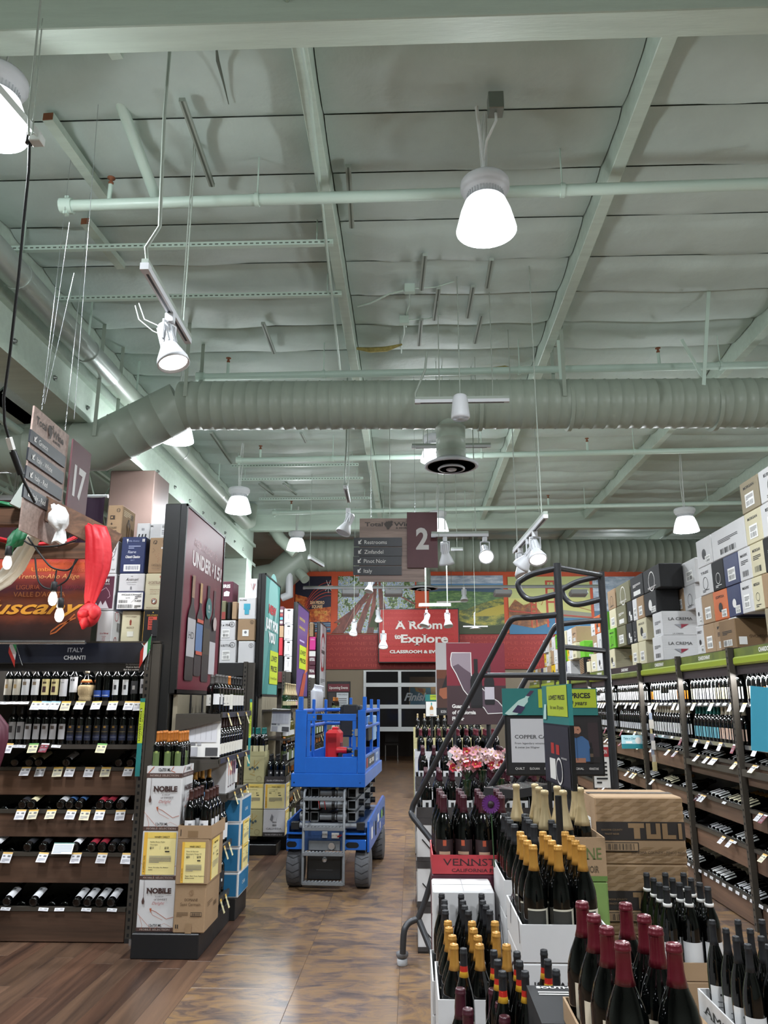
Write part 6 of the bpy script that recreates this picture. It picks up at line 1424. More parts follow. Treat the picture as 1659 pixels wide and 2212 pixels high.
# ================================================================== BLUE SCISSOR LIFT
mat('lift_blue', '1058b0', .38, var=.12, vscale=5, coat=.2); mat('lift_grey', '787c80', .45, .2, var=.1, vscale=8); mat('tyre_grey', '55565a', .75, bump=.2, bscale=40); mat('tool_red', 'b3141c', .4)
LO = V((-.785, 7.5, 0))
r = thing('scissor_lift', 'blue electric scissor lift with folded grey scissor arms standing in the aisle', 'lift', LO, -.05)
ZL = lambda py: at(710, py, 7.5).z
XL_ = lambda px: at(px, 1700, 7.5).x - LO.x
def lb(nm, fn, parent=None): b = MB(); fn(b); return b.build(nm, parent or r)
# chassis
zc0, zc1 = ZL(1842), ZL(1776)
for sx_ in (-1, 1):
    x0, x1 = (-.385, -.365) if sx_ < 0 else (.365, .385)
    o = lb('chassis_side', lambda b: b.prism([(.05, zc0), (1.75, zc0), (1.78, zc1 + .02), (1.6, zc1 + .06), (.05, zc1)], (x0, 0, 0), (0, 1, 0), (0, 0, 1), (.02, 0, 0), 'lift_blue'))
    if sx_ > 0:
        q = MB(); s = on_side(.3858, .1, 1.7, zc0, zc1, q)
        for k, (a, c, w_, h_, m) in enumerate(((.08, .3, .08, .4, 'print_light'), (.2, .5, .06, .3, 'print_grey'), (.32, .2, .07, .5, 'dark_inside'), (.45, .55, .1, .3, 'print_light'), (.6, .2, .05, .25, 'print_light'), (.7, .5, .1, .3, mx('7aa04a')), (.85, .45, .08, .35, 'dark_inside'))): s.rect(a, c, a + w_, c + h_, m)
        q.build('decals', o)
lb('chassis_deck', lambda b: b.cbox(-.365, .365, .12, 1.75, zc0 + .02, zc1 - .06, mx('20406e'), .005))
for x0, x1 in ((XL_(621), XL_(655)), (XL_(747), XL_(791))):
    def bump_(b):
        z0, z1 = ZL(1836), ZL(1814); b.cbox(x0, x1, .0, .05, z0, z1, 'lift_blue', .004); b.box(x0, x1, .0, .06, ZL(1803), ZL(1800), 'lift_blue'); b.box(x0, x1, .05, .06, z1, ZL(1800), 'dark_inside')
        s = Sheet(b, (x0, -.0008, z0), (1, 0, 0), (0, 0, 1), x1 - x0, z1 - z0); w_, h_ = x1 - x0, z1 - z0
        s.poly([(.35 + .2 * math.cos(a * PI / 8) + (.12 if -4 < a < 4 else -.12), .5 + .3 * math.sin(a * PI / 8)) for a in range(-8, 8)], 'dark_inside')
    lb('bumper', bump_)
lb('motor_bay', lambda b: (b.box(XL_(655), XL_(747), .05, .1, ZL(1840), ZL(1795), mx('20406e')), b.box(XL_(668), XL_(735), .03, .05, ZL(1838), ZL(1818), 'lift_grey'), b.lathe([(.03, .03), (.03, .0), (.018, 0), (.016, .01), (0, .01)], 'chrome', 14, (XL_(718), .03, ZL(1828)), Matrix.Rotation(PI / 2, 4, 'X')), b.box(XL_(717), XL_(733), .028, .03, ZL(1812), ZL(1800), 'print_light'), b.bar((XL_(730), .02, ZL(1808)), (XL_(739), .015, ZL(1804)), .012, .012, 'tool_red'), b.box(XL_(697), XL_(708), .02, .03, ZL(1811), ZL(1797), 'grey_plastic')))
lb('black_cover', lambda b: (b.cbox(XL_(666), XL_(739), .02, .12, ZL(1903), ZL(1847), 'black_plastic', .01), b.lathe([(.028, .0), (.022, .012), (.008, .014)], 'chrome', 12, (XL_(703), .02, ZL(1858)), Matrix.Rotation(PI / 2, 4, 'X')), b.box(XL_(686), XL_(721), .0185, .02, ZL(1881), ZL(1879.5), mx('3a3a3c'))))
# wheels with chevron tread
def wheel(x, y, nm='wheel'):
    b = MB(); R = .172; h = .065; rot = Matrix.Rotation(PI / 2, 4, 'Y'); b.lathe([(.10, -h), (R - .012, -h), (R, -h + .012), (R, h - .012), (R - .012, h), (.10, h)], 'tyre_grey', 30, mtx=rot); w_ = b.build(nm, r, (x, y, R + .001))
    b = MB(); b.lathe([(0, -h + .02), (.06, -h + .02), (.07, -h + .004), (.10, -h + .004), (.10, h - .004), (.07, h - .004), (.06, h - .02), (0, h - .02)], 'grey_plastic', 22, mtx=rot); b.build('hub', w_)
    b = MB()
    for k in range(18):
        a = 2 * PI * k / 18; a2 = a + .16
        P_ = lambda xx, an, rr: (xx, rr * math.cos(an), rr * math.sin(an))
        for s_ in (-1, 1): b.tube([P_(0, a2, R), P_(s_ * h * .9, a, R)], .004, mx('2e2f32'), 4)
    q = b.build('tread', w_); q['kind'] = 'stuff'
for x, y in ((XL_(636), .17), (XL_(781) + .005, .17), (-.33, 1.5), (.33, 1.5)): wheel(x, y)
# folded scissor arms: hollow steel sections stacked in three tiers
sz0, sz1 = ZL(1780), ZL(1702)
for tier in range(3):
    z0 = sz0 + (sz1 - sz0) * tier / 3 + .01; z1 = sz0 + (sz1 - sz0) * (tier + 1) / 3 - .008
    for x0 in (XL_(648), XL_(669), XL_(729), XL_(750)):
        x1 = x0 + XL_(768) - XL_(750)
        def arm(b):
            b.box(x0, x1, .06, 1.65, z0, z0 + .008, 'lift_grey'); b.box(x0, x1, .06, 1.65, z1 - .008, z1, 'lift_grey'); b.box(x0, x0 + .006, .06, 1.65, z0, z1, 'lift_grey'); b.box(x1 - .006, x1, .06, 1.65, z0, z1, 'lift_grey'); b.box(x0, x1, .12, .125, z0, z1, 'dark_inside')
        lb('scissor_arm', arm)
    zm = (z0 + z1) / 2
    lb('cross_tube', lambda b: (b.tube([(XL_(690), .075, zm), (XL_(726), .075, zm)], .030, 'lift_grey', 14), b.tube([(XL_(716), .07, zm), (XL_(722), .07, zm)], .042, 'black_rubber', 14), b.tube([(XL_(728), .07, zm), (XL_(748), .07, zm)], .034, 'lift_grey', 12), b.tube([(XL_(646), .09, zm), (XL_(652), .09, zm)], .035, 'lift_grey', 12)))
    for y in (.3, .85, 1.4): lb('pivot_pin', lambda b: b.tube([(XL_(768), y, zm), (XL_(768) + .05, y, zm)], .03, 'black_plastic', 10))
lb('red_cable_tie', lambda b: [b.bar((XL_(691 + 12 * k), .03, ZL(1748)), (XL_(687 + 12 * k), .03, ZL(1729)), .006, .006, 'tool_red') for k in (0,)]); lb('red_cable_tie', lambda b: b.bar((XL_(703), .03, ZL(1750)), (XL_(700), .03, ZL(1731)), .006, .006, 'tool_red'))
lb('guide_roller', lambda b: (b.tube([(XL_(636), .07, ZL(1786)), (XL_(785), .07, ZL(1786))], .026, 'lift_grey', 12), b.cbox(XL_(628), XL_(646), .04, .1, ZL(1795), ZL(1778), 'black_plastic', .004), b.cbox(XL_(770), XL_(787), .04, .1, ZL(1795), ZL(1778), 'black_plastic', .004)))
lb('ladder_frame', lambda b: [b.tube([(x, -.06, ZL(1908)), (x, -.06, ZL(1712)), (x, .03, ZL(1703))], .013, 'lift_grey', 8) for x in (XL_(660),)]); lb('ladder_frame', lambda b: b.tube([(XL_(746), -.06, ZL(1908)), (XL_(746), -.06, ZL(1712)), (XL_(746), .03, ZL(1703))], .013, 'lift_grey', 8))
for py in (1724, 1788, 1842, 1905): lb('ladder_step', lambda b: (b.cbox(XL_(660), XL_(746), -.085, -.03, ZL(py + 4), ZL(py - 3), 'lift_grey', .003), [b.box(XL_(664 + 7.5 * k), XL_(668 + 7.5 * k), -.086, -.03, ZL(py - 3), ZL(py - 4.5), mx('83868a')) for k in range(11)]))
# platform
px0, px1 = XL_(629), XL_(790); zd0, zd1 = ZL(1700), ZL(1670)
lb('deck_rim', lambda b: (b.cbox(px0, px1, -.04, 1.74, zd0, zd1, 'lift_blue', .006), [b.lathe([(0, -.001), (.008, -.001)], 'dark_inside', 8, (XL_(x), -.041, ZL(1690)), Matrix.Rotation(PI / 2, 4, 'X')) for x in (636, 779)]))
zt = ZL(1635); th = .025
for nm, a in (('toe_board', (px0 + .03, XL_(772), -.03, -.01, zd1, zt)), ('toe_board', (px0 + .02, px0 + .04, 0, 1.7, zd1, zt)), ('toe_board', (px1 - .04, px1 - .02, 0, 1.7, zd1, zt)), ('toe_board', (px0 + .03, px1 - .03, 1.68, 1.7, zd1, zt))): o = lb(nm, lambda b: b.cbox(*a, 'lift_blue', .003))
q = MB(); s = on_side(px1 - .019, .1, 1.6, zd1, zt, q); s.rect(.08, .15, .62, .85, mx('2a2c34')); s.rect(.1, .2, .16, .8, mx('a8242c')); s.text('GS-1930', .42, .35, .3, W_, bold=.03, fit=.3); s.rect(.68, .2, .9, .8, mx('8fa0b4')); s.text('1930', .79, .35, .3, 'lift_blue', bold=.03, fit=.16); q.build('decal', r)
zr = ZL(1534); zp = ZL(1505)
def post(x0, x1, y, z0, z1, nm='post'): return lb(nm, lambda b: (b.cbox(x0, x1, y - .015, y + .03, z0, z1, 'lift_blue', .004), b.lathe([(0, -.0165), (.005, -.0165)], 'dark_inside', 8, ((x0 + x1) / 2, y, z1 - .02), Matrix.Rotation(PI / 2, 4, 'X')), b.lathe([(0, -.0165), (.012, -.0165)], 'dark_inside', 8, ((x0 + x1) / 2, y, z0 + .06), Matrix.Rotation(PI / 2, 4, 'X'))))
post(XL_(635), XL_(660), -.02, zd1, zr); post(XL_(773), XL_(790), -.02, zd1, zr); post(XL_(640), XL_(650), 0, zr, zp); post(XL_(783), XL_(791), 0, zr, zp)
for x in (px0 + .03, px1 - .05):
    for y in (.85, 1.66): post(x, x + .03, y, zd1, zp - .02)
post(-.02, .01, 1.66, zt, zp)
for x in (px0 + .035, px1 - .035):
    for z in (zr - .01, (zr + zt) / 2 + .05): lb('guard_rail', lambda b: b.tube([(x, 0, z), (x, 1.66, z)], .019, 'lift_blue', 8))
for z in (zr - .01, (zr + zt) / 2 + .05): lb('guard_rail', lambda b: b.tube([(px0 + .03, 1.66, z), (px1 - .03, 1.66, z)], .019, 'lift_blue', 8))
g0, g1 = XL_(661), XL_(769)
g = lb('entry_gate', lambda b: (b.cbox(g0, g1, -.03, 0, ZL(1557), ZL(1542), 'lift_blue', .003), b.cbox(g0, XL_(668), -.03, 0, zt, ZL(1557), 'lift_blue', .003), b.cbox(XL_(761), g1, -.03, 0, zt, ZL(1557), 'lift_blue', .003), b.box(XL_(682), XL_(694), -.032, -.03, ZL(1555), ZL(1544), 'dark_inside'), [b.lathe([(0, -.004), (.009, 0)], 'chrome', 8, (XL_(x), -.031, ZL(y)), Matrix.Rotation(PI / 2, 4, 'X')) for x, y in ((676, 1549), (762, 1578), (762, 1586), (762, 1623), (762, 1631))]))
lb('latch', lambda b: b.cbox(XL_(766), XL_(773), -.035, .0, ZL(1633), ZL(1619), 'black_plastic', .003)); lb('latch', lambda b: b.cbox(XL_(766), XL_(773), -.035, .0, ZL(1590), ZL(1574), 'lift_grey', .003))
lb('control_box', lambda b: (b.cbox(-.08, .16, 1.3, 1.62, zr - .3, zr + .04, 'black_plastic', .015), b.cbox(-.05, .12, 1.28, 1.31, zr - .1, zr + .05, 'black_plastic', .01)))
lb('control_tray', lambda b: (b.cbox(.24, .33, .5, .9, zt + .12, zt + .3, 'black_plastic', .01), b.cbox(.26, .32, .48, .5, zt + .28, zt + .36, mx('3a6aa8'), .005), b.cbox(.25, .33, 1.0, 1.3, zt + .1, zt + .36, mx('7a98b8'), .01)))
tb = thing('toolbox', 'tall red plastic tool case standing on the lift platform', 'toolbox', LO + V((XL_(713), .35, zd1 + .001)), -.05)
b = MB(); b.cbox(-.07, .07, -.14, .14, 0, .38, 'tool_red', .03); b.build('case', tb); b = MB(); b.cbox(-.02, .04, -.06, .06, .37, .405, 'tool_red', .01); b.build('handle', tb); b = MB(); b.cbox(.066, .075, -.08, .06, .1, .26, mx('7d2a30'), .004); b.poly([(.0755, -.03, .05), (.0755, .03, .05), (.0755, 0, .1)], W_); b.build('label_panel', tb)
dr = thing('cordless_drill', 'red and black cordless drill standing beside the red tool case', 'drill', LO + V((XL_(738), .2, zd1 + .001)), -.05)
b = MB(); b.tube([(-.07, 0, .19), (.03, 0, .19)], [.035, .03], 'tool_red', 12); b.build('motor_body', dr); b = MB(); b.lathe([(.028, 0), (.022, .05), (.01, .07)], 'black_plastic', 12, (.03, 0, .19), Matrix.Rotation(PI / 2, 4, 'Y')); b.tube([(.1, 0, .19), (.14, 0, .19)], .005, 'chrome', 6); b.build('chuck', dr); b = MB(); b.bar((-.03, 0, .17), (-.05, 0, .06), .035, .05, 'black_plastic'); b.build('grip', dr); b = MB(); b.cbox(-.10, .01, -.035, .035, 0, .06, 'tool_red', .006); b.build('battery', dr)
# ================================================================== BACK WALL: MURALS, BAND, SIGN, ROLL-UP DOOR
YW = YB - .002
def wsheet(px0, py0, px1, py1, Y, b): x0, x1, z0, z1 = pxbox(px0, py0, px1, py1, Y); return Sheet(b, (x0, Y, z0), (1, 0, 0), (0, 0, 1), x1 - x0, z1 - z0, .002)
x0, x1, z0, z1 = pxbox(560, 1228, 1420, 1370, YW)
b = MB(); b.box(x0, x1, YB - .03, YB - .004, z0, z1, 'mural_orange'); o = tag(b.build('mural_backing'), 'orange board band framing the murals on the back wall', 'wall panel')
x0, x1, z0, z1 = pxbox(560, 1369, 1420, 1446, YW)
band = thing('lettered_wall_band', 'dark red wall band covered with faint capital words below the murals', 'wall panel', ((x0 + x1) / 2, YB - .03, z0)); b = MB(); b.box(x0, x1, YB - .04, YB - .004, z0, z1, 'mural_red'); o = wb(b, 'board', band)
q = MB(); s = Sheet(q, (x0, YB - .041, z0), (1, 0, 0), (0, 0, 1), x1 - x0, z1 - z0, .002)
WORDS = ['HAVE FUN GET TOGETHER MEET LEARN STUDY MASTER ABSORB', 'COMMUNE DISCOVER CATCH UP DEVELOP SAMPLE UNVEIL', 'SAVOR ADMIRE BE FREE UNEARTH APPRECIATE CATCH UP', 'EXPLORE LAUGH ADVENTURE TRANSFORM DEVELOP LEARN', 'BE GROW STUDY MASTER ABSORB DISCOVER LAUGH ADMIRE', 'MEET ILLUMINATE TASTE DISCOVER ENJOY TOGETHER']
fnt = mx('a5392f')
for i, t in enumerate(WORDS): s.text(t, (at(703, 1400, YW).x - x0) / (x1 - x0), .86 - .16 * i, .09, fnt, 'l', fit=.56); 
for i, t in enumerate(WORDS): s.text(t[::1][:22], .76, .86 - .16 * i, .09, fnt, 'l', fit=.22)
q.build('lettering', o)
def noise_pic(name, stops, sc, stretch=(1, 1, 1), det=8, rough=.7, dist=0.):
    m = bpy.data.materials.new(name); m.use_nodes = True; nt = m.node_tree; b = nt.nodes['Principled BSDF']; L = nt.links.new
    tc = nt.nodes.new('ShaderNodeTexCoord'); mp = nt.nodes.new('ShaderNodeMapping'); mp.inputs['Scale'].default_value = stretch; L(tc.outputs['Object'], mp.inputs[0])
    n = nt.nodes.new('ShaderNodeTexNoise'); n.inputs['Scale'].default_value = sc; n.inputs['Detail'].default_value = det; n.inputs['Roughness'].default_value = rough; n.inputs['Distortion'].default_value = dist; L(mp.outputs[0], n.inputs['Vector'])
    r = nt.nodes.new('ShaderNodeValToRGB'); e = r.color_ramp.elements; e[0].position, e[0].color = stops[0][0], rgb(stops[0][1]); e[1].position, e[1].color = stops[-1][0], rgb(stops[-1][1])
    for p, c in stops[1:-1]: k = e.new(p); k.color = rgb(c)
    L(n.outputs['Fac'], r.inputs[0]); L(r.outputs[0], b.inputs['Base Color']); M[name] = m; return name
noise_pic('p_leaves', [(.33, '1d2a4a'), (.42, '3d5a2c'), (.47, '6f8a3a'), (.5, 'c9d2dc'), (.55, '5a7fb4'), (.6, 'a8b45a'), (.68, 'e4e8ea')], 7)
noise_pic('p_hill', [(.3, '26331a'), (.45, '4a5a24'), (.55, '8a8a2e'), (.7, 'b9a63a')], 4, (1, 1, 2)); noise_pic('p_valley', [(.3, '2c4a34'), (.5, '4a7040'), (.7, '7a9a58')], 6, (1, 1, 3)); noise_pic('p_cloud', [(.3, '6a7f98'), (.5, 'a9b8c8'), (.7, 'dfe5ea')], 2.5, (1, 1, 4)); noise_pic('p_trunk', [(.3, '2e1614'), (.5, '6a352a'), (.7, '94564a')], 5, (1, 1, .4)); noise_pic('p_cliff', [(.3, '3a1f14'), (.5, '7a4a24'), (.7, 'b9803a')], 5); noise_pic('p_lights', [(.3, '6a1f14'), (.5, 'c8602a'), (.7, 'e8b05a')], 8)
def mural(px0, py0, px1, py1, label, base, art):
    x0, x1, z0, z1 = pxbox(px0, py0, px1, py1, YW - .05); r = thing('mural', label, 'mural', ((x0 + x1) / 2, YB - .05, z0))
    b = MB(); b.box(x0, x1, YB - .06, YB - .03, z0, z1, base); o = wb(b, 'panel', r); q = MB(); s = Sheet(q, (x0, YB - .061, z0), (1, 0, 0), (0, 0, 1), x1 - x0, z1 - z0, .0015); art(s); q.build('painting', o, -r.location - o.location - r.location if False else None)
def m_night(s):
    s.rect(0, .62, 1, 1, mx('15172e')); s.rect(0, 0, 1, .18, mx('2a4a6a')); [s.line([(.0, .16 - .03 * i), (.5, .14 - .04 * i), (1, .15 - .03 * i)], .012, mx(('d0d8e0', '8fb4d0', 'c9764a')[i % 3])) for i in range(4)]
    s.poly([(0, .3), (.34, .38), (.34, .62), (.0, .68)], 'p_lights'); s.poly([(.35, .18), (1, .18), (1, .45), (.35, .4)], 'p_lights')
    for i in range(5): s.ring(.95, -.1 + .02 * i, .8 - .0 * i, .018, mx(('a8382e', 'c9503a')[i % 2]), 20, 1.5, 2.6, .75 + .04 * i)
    s.text('SAN PEDRO', .62, .50, .055, mx('e8c49a'), bold=.04, fit=.4); s.text('SQUARE', .62, .43, .055, mx('e8c49a'), bold=.04, fit=.3); s.text('WINE.COM', .7, .33, .05, mx('e8b05a'), bold=.03, fit=.35)
    [s.line([(.92 - .12 * math.cos(a), .82 - .12 * math.sin(a)), (.92, .82)], .012, W_) for a in (0, .8, 1.6, 2.4, 3.2, 4.2, 5.2)]
mural(636, 1245, 716, 1366, 'mural of a night plaza with red arches and orange buildings', mx('23233c'), m_night)
def m_red(s):
    for a, c, w in (((.0, .0), (.48, .85), .16), ((.0, .18), (.42, .62), .10), ((.25, .0), (.5, .9), .10), ((.42, 0), (.5, .9), .09), ((.62, .0), (.53, .95), .12), ((1, .5), (.66, .75), .05)):
        s.poly([(a[0] - w / 2, a[1]), (a[0] + w / 2, a[1]), (c[0] + w * .12, c[1]), (c[0] - w * .12, c[1])], 'p_trunk')
    s.poly([(.40, .1), (.5, .5), (.58, .1)], mx('33451e')); [s.line([(.08 + .05 * i, .05), (.25 + .035 * i, .5)], .006, mx('a8685a')) for i in range(4)]
mural(729, 1244, 896, 1368, 'mural looking up into redwood trees', 'p_leaves', m_red)
def m_hill(s):
    s.rect(0, .74, 1, 1, 'p_cloud'); s.rect(0, .8, 1, .86, mx('5a8ab4')); s.poly([(0, .74), (.2, .79), (.4, .83), (.6, .8), (.8, .82), (1, .76), (1, .68), (0, .68)], mx('33506a')); s.poly([(0, .72), (.3, .74), (1, .7), (1, .5), (0, .5)], 'p_valley'); s.poly([(.1, .53), (.5, .54), (.5, .565), (.1, .555)], W_)
    s.poly([(0, 0), (0, .45), (.25, .36), (.5, .42), (.7, .52), (1, .62), (1, 0)], 'p_hill'); s.poly([(0, 0), (0, .15), (.4, .22), (.7, .12), (1, .16), (1, 0)], mx('2b3a1a')); s.poly([(.55, .3), (.75, .42), (1, .5), (1, .34), (.8, .3)], mx('a89a38'))
mural(928, 1243, 1086, 1370, 'mural of green hills under a cloudy blue sky', 'p_valley', m_hill)
def m_bridge(s):
    s.rect(0, .28, 1, 1, mx('c4c47a')); s.rect(0, .62, 1, 1, mx('b4bc7c')); s.rect(0, 0, 1, .3, mx('2d6a90')); s.poly([(.4, .3), (.62, .42), (1, .36), (1, .26)], mx('8a8a7a')); s.poly([(0, .18), (0, .45), (.08, .6), (.18, .5), (.3, .55), (.42, .3), (.5, .2), (.3, .1)], 'p_cliff')
    for x, w, z1 in ((.52, .05, .93), (.305, .03, .6)):
        for d in (-w, w): s.rect(x + d - w * .25, .12, x + d + w * .25, z1, mx('b4452f'))
        for k in range(4): s.rect(x - w, z1 - .03 - .13 * k * z1, x + w, z1 - .0 - .13 * k * z1, mx('b4452f'))
    s.line([(.0, .4), (.3, .36), (.52, .34), (1, .28)], .016, mx('a83e2c')); s.line([(.52, .9), (.4, .5), (.305, .6), (.2, .45)], .005, mx('b4452f')); s.line([(.54, .9), (.75, .5), (1, .4)], .005, mx('b4452f'))
mural(1101, 1245, 1272, 1370, 'mural of a red suspension bridge over blue water', mx('c4c47a'), m_bridge)
mural(1287, 1245, 1420, 1370, 'mural with a pale cloudy sky at the right end of the wall', 'p_cloud', lambda s: s.rect(0, 0, 1, .4, mx('4a6a80')))
# sign
x0, x1, z0, z1 = pxbox(817, 1314, 991, 1432, YB - .35)
r = thing('wall_sign', 'red framed sign lettered A Room to Explore above the roll-up door', 'sign', ((x0 + x1) / 2, YB - .35, z0))
b = MB(); b.cbox(x0, x1, YB - .35, YB - .09, z0, z1, 'poster_frame', .01); wb(b, 'frame', r); b = MB(); b.box(x0 + .03, x1 - .03, YB - .356, YB - .35, z0 + .03, z1 - .03, mx('ae2524')); o = wb(b, 'red_panel', r)
q = MB(); s = Sheet(q, (x0, YB - .358, z0), (1, 0, 0), (0, 0, 1), x1 - x0, z1 - z0, .002)
for i in range(9): s.text(WORDS[(i + 3) % 6], .5, .9 - .1 * i, .045, mx('c4463e'), fit=.9)
s.text('A Room', .5, .62, .15, W_, serif=True, bold=.03, fit=.58); s.text('to', .24, .44, .09, W_, bold=.05, serif=True, fit=.08); s.text('Explore', .57, .37, .15, W_, bold=.03, serif=True, fit=.58); s.text('CLASSROOM & EVENTS', .5, .175, .055, W_, bold=.05, fit=.72); q.build('lettering', o)
# roll-up glass door
X_ = lambda px: at(px, 1500, YB).x; Z_ = lambda py: at(870, py, YB).z
mat('door_alu', 'b9bdbe', .35, .3); mat('door_glass', (.02, .02, .022), .05, alpha=.35)
dr = structure(thing('door_1', None, None, (X_(862), YB - .05, Z_(1580)))) 
for c0, c1 in ((785, 791), (860, 867), (941, 947), (1020, 1026)): b = MB(); b.cbox(X_(c0), X_(c1), YB - .06, YB - .01, Z_(1580), Z_(1448), 'door_alu', .004); wb(b, 'stile', dr)
for r0, r1 in ((1448, 1451), (1475, 1484), (1522, 1531), (1570, 1580)): b = MB(); b.cbox(X_(785), X_(1030), YB - .065, YB - .01, Z_(r1), Z_(r0), 'door_alu', .004); wb(b, 'rail', dr)
for r0, r1 in ((1451, 1475), (1484, 1522), (1531, 1570)):
    for c0, c1 in ((791, 860), (867, 941), (947, 1020)): b = MB(); b.box(X_(c0), X_(c1), YB - .04, YB - .035, Z_(r1), Z_(r0), 'door_glass'); wb(b, 'glass_pane', dr)
b = MB(); s = wsheet(877, 1515, 938, 1486, YB - .043, b); q = MB(); s = wsheet(868, 1486, 940, 1520, YB - .043, q); s.text('Finish', .42, .2, .5, mx('6a7074'), slant=.4, fit=.7, bold=.03); wb(q, 'etched_lettering', dr)
x0, x1, z0, z1 = pxbox(884, 1483, 942, 1524, YB + 1.2); b = MB(); b.box(x0, x1, YB + 1.2, YB + 1.22, z0, z1, mx('c9b896')); s = Sheet(b, (x0, YB + 1.198, z0), (1, 0, 0), (0, 0, 1), x1 - x0, z1 - z0, .002); s.rect(.04, .05, .8, .95, mx('6aa8cc')); s.poly([(.2, .95), (.62, .9), (.6, .7), (.72, .45), (.78, .15), (.7, .1), (.62, .4), (.45, .66), (.25, .75)], mx('c9b06a')); s.poly([(.3, .9), (.5, .9), (.55, .68), (.4, .72)], mx('b4744a')); tag(b.build('wall_map'), 'framed map of a blue coast seen through the roll-up door glass', 'map')
x0, x1, z0, z1 = pxbox(885, 1462, 945, 1480, YB + 2.2); b = MB(); b.box(x0, x1 + .6, YB + 2.2, YB + 2.25, z0, z1, mx('6a5a44')); tag(b.build('cupboard_front'), 'tan cupboard front behind the upper door glass', 'cupboard')
b = MB(); b.box(X_(868), X_(1030), YB + .4, YB + 3, 2.7, 2.76, 'sawn_wood'); tag(b.build('timber_soffit'), 'warm timber soffit seen through the top door panes', 'soffit')
l = bpy.data.lights.new('room_lamp', 'POINT'); l.energy = 14; l.color = (1, .8, .6); l.shadow_soft_size = .1; lo = bpy.data.objects.new('room_lamp', l); COL.objects.link(lo); lo.location = (.9, YB + 1.0, 2.4)
for i, x in enumerate((-.6, .4)):
    t = thing('dark_chair', 'dark chair in the unlit room behind the door, %s one' % ('left', 'right')[i], 'chair', (x, YB + 1.6, 0)); b = MB(); b.cbox(-.2, .2, -.2, .2, .43, .47, 'back_room', .005); b.build('seat', t); b = MB(); b.cbox(-.2, .2, .17, .2, .5, .9, 'back_room', .005); b.build('backrest', t)
    for a in (-1, 1):
        for c in (-1, 1): b = MB(); b.tube([(a * .18, c * .18, 0), (a * .18, c * .18, .45)], .014, 'chrome', 6); b.build('leg', t)
# events board
x0, x1, z0, z1 = pxbox(705, 1472, 757, 1540, YB - .04); r = thing('notice_board', 'maroon Upcoming Events board left of the roll-up door', 'board', ((x0 + x1) / 2, YB - .04, z0)); b = MB(); b.cbox(x0, x1, YB - .04, YB - .004, z0, z1, 'poster_frame', .005); wb(b, 'board', r); q = MB(); s = Sheet(q, (x0, YB - .042, z0), (1, 0, 0), (0, 0, 1), x1 - x0, z1 - z0, .002); s.rect(.04, .68, .96, .92, mx('6a2430')); s.text('Upcoming Events', .5, .76, .09, W_, bold=.02, fit=.8); s.rect(.42, .04, .92, .64, mx('c9d2d8')); s.text('WINE SCHEDULE', .67, .56, .05, K_, fit=.42); s.lines(.5, .85, .1, .5, 6, 'print_grey'); s.rect(.08, .04, .38, .64, mx('3a3436')); wb(q, 'printing', r)
# long far track with small spots in front of the murals
YT = 19.0
a, c = at(655, 1271, YT), at(1300, 1271, YT); c.z = a.z; rail(a, c, 'long white track rail in front of the murals', .05, wires=((.02, 5.5), (.5, 5.5), (.98, 5.5)))
for i, px in enumerate((757, 850, 1085, 1248)):
    p = at(px, 1274, YT); b = MB(); b.cbox(-.22, .22, -.12, .12, -.16, -.03, 'grey_plastic', .03); b.box(-.2, .2, -.125, -.12, -.15, -.05, 'white_plastic'); b.tube([(0, 0, -.03), (0, 0, .0)], .03, 'white_plastic', 8); o = b.build('wall_washer', None, p, (-.3, 0, .1)); tag(o, 'boxy wall washer light on the long far track, %s from the left' % ORD[i], 'spotlight'); l = bpy.data.lights.new('washer_light', 'SPOT'); l.energy = 110; l.spot_size = 1.9; l.spot_blend = .7; l.shadow_soft_size = .12; lo = bpy.data.objects.new('washer_light', l); COL.objects.link(lo); lo.parent = o; lo.location = (0, .14, -.1); lo.rotation_euler = (1.62, 0, 0)
for i, (px, py, ax, lit, Y, yt) in enumerate(((800, 1245, -.2, False, 15, 1225), (817, 1312, .1, True, 17, 1265), (765, 1338, -.1, True, 15.5, 1255), (828, 1362, 0, True, 14, 1360), (921, 1318, -.3, False, 14.5, 1309), (966, 1318, .1, False, 14.5, 1309), (1002, 1268, 0, False, 17, 1262))):
    spot(at(px, py, Y), (ax, -.3, -.9), ('lit' if lit else 'unlit') + ' small spotlight in front of the back wall murals, %s counted from the top left' % ORD[i], 1.0, lit, 10); wire([at(px, py, Y), V((at(px, py, Y).x, Y, 5.7))], 'suspension wire of a small back spotlight, %s' % ORD[i], .004)
a, c = at(905, 1308, 14.5), at(974, 1308, 14.5); c.z = a.z; rail(a, c, 'short far track rail carrying two small spotlights', .04, wires=((.2, 5.4), (.9, 5.4)))
b = MB(); b.tube([(-.02, 0, 0), (-.02, 0, .3), (.0, 0, .33)], .012, 'white_plastic', 8); b.cbox(-.3, .3, -.02, .02, -.03, .0, 'white_plastic', .005); b.lathe([(.16, -.07), (.05, -.03), (.03, -.0)], 'white_plastic', 14); o = b.build('small_pendant', None, at(1027, 1352, 15)); o.scale = (.8,) * 3; tag(o, 'thin pale pendant in front of the green hills mural', 'lamp'); wire([at(1027, 1345, 15), V((at(1027, 1345, 15).x, 15, 5.7))], 'suspension wire of the pale pendant', .004)
a, c = at(668, 1205, 13), at(698, 1223, 13.8); rail(a, c, 'short sloping track rail in front of the far duct', .05, wires=((.05, 5.5),))
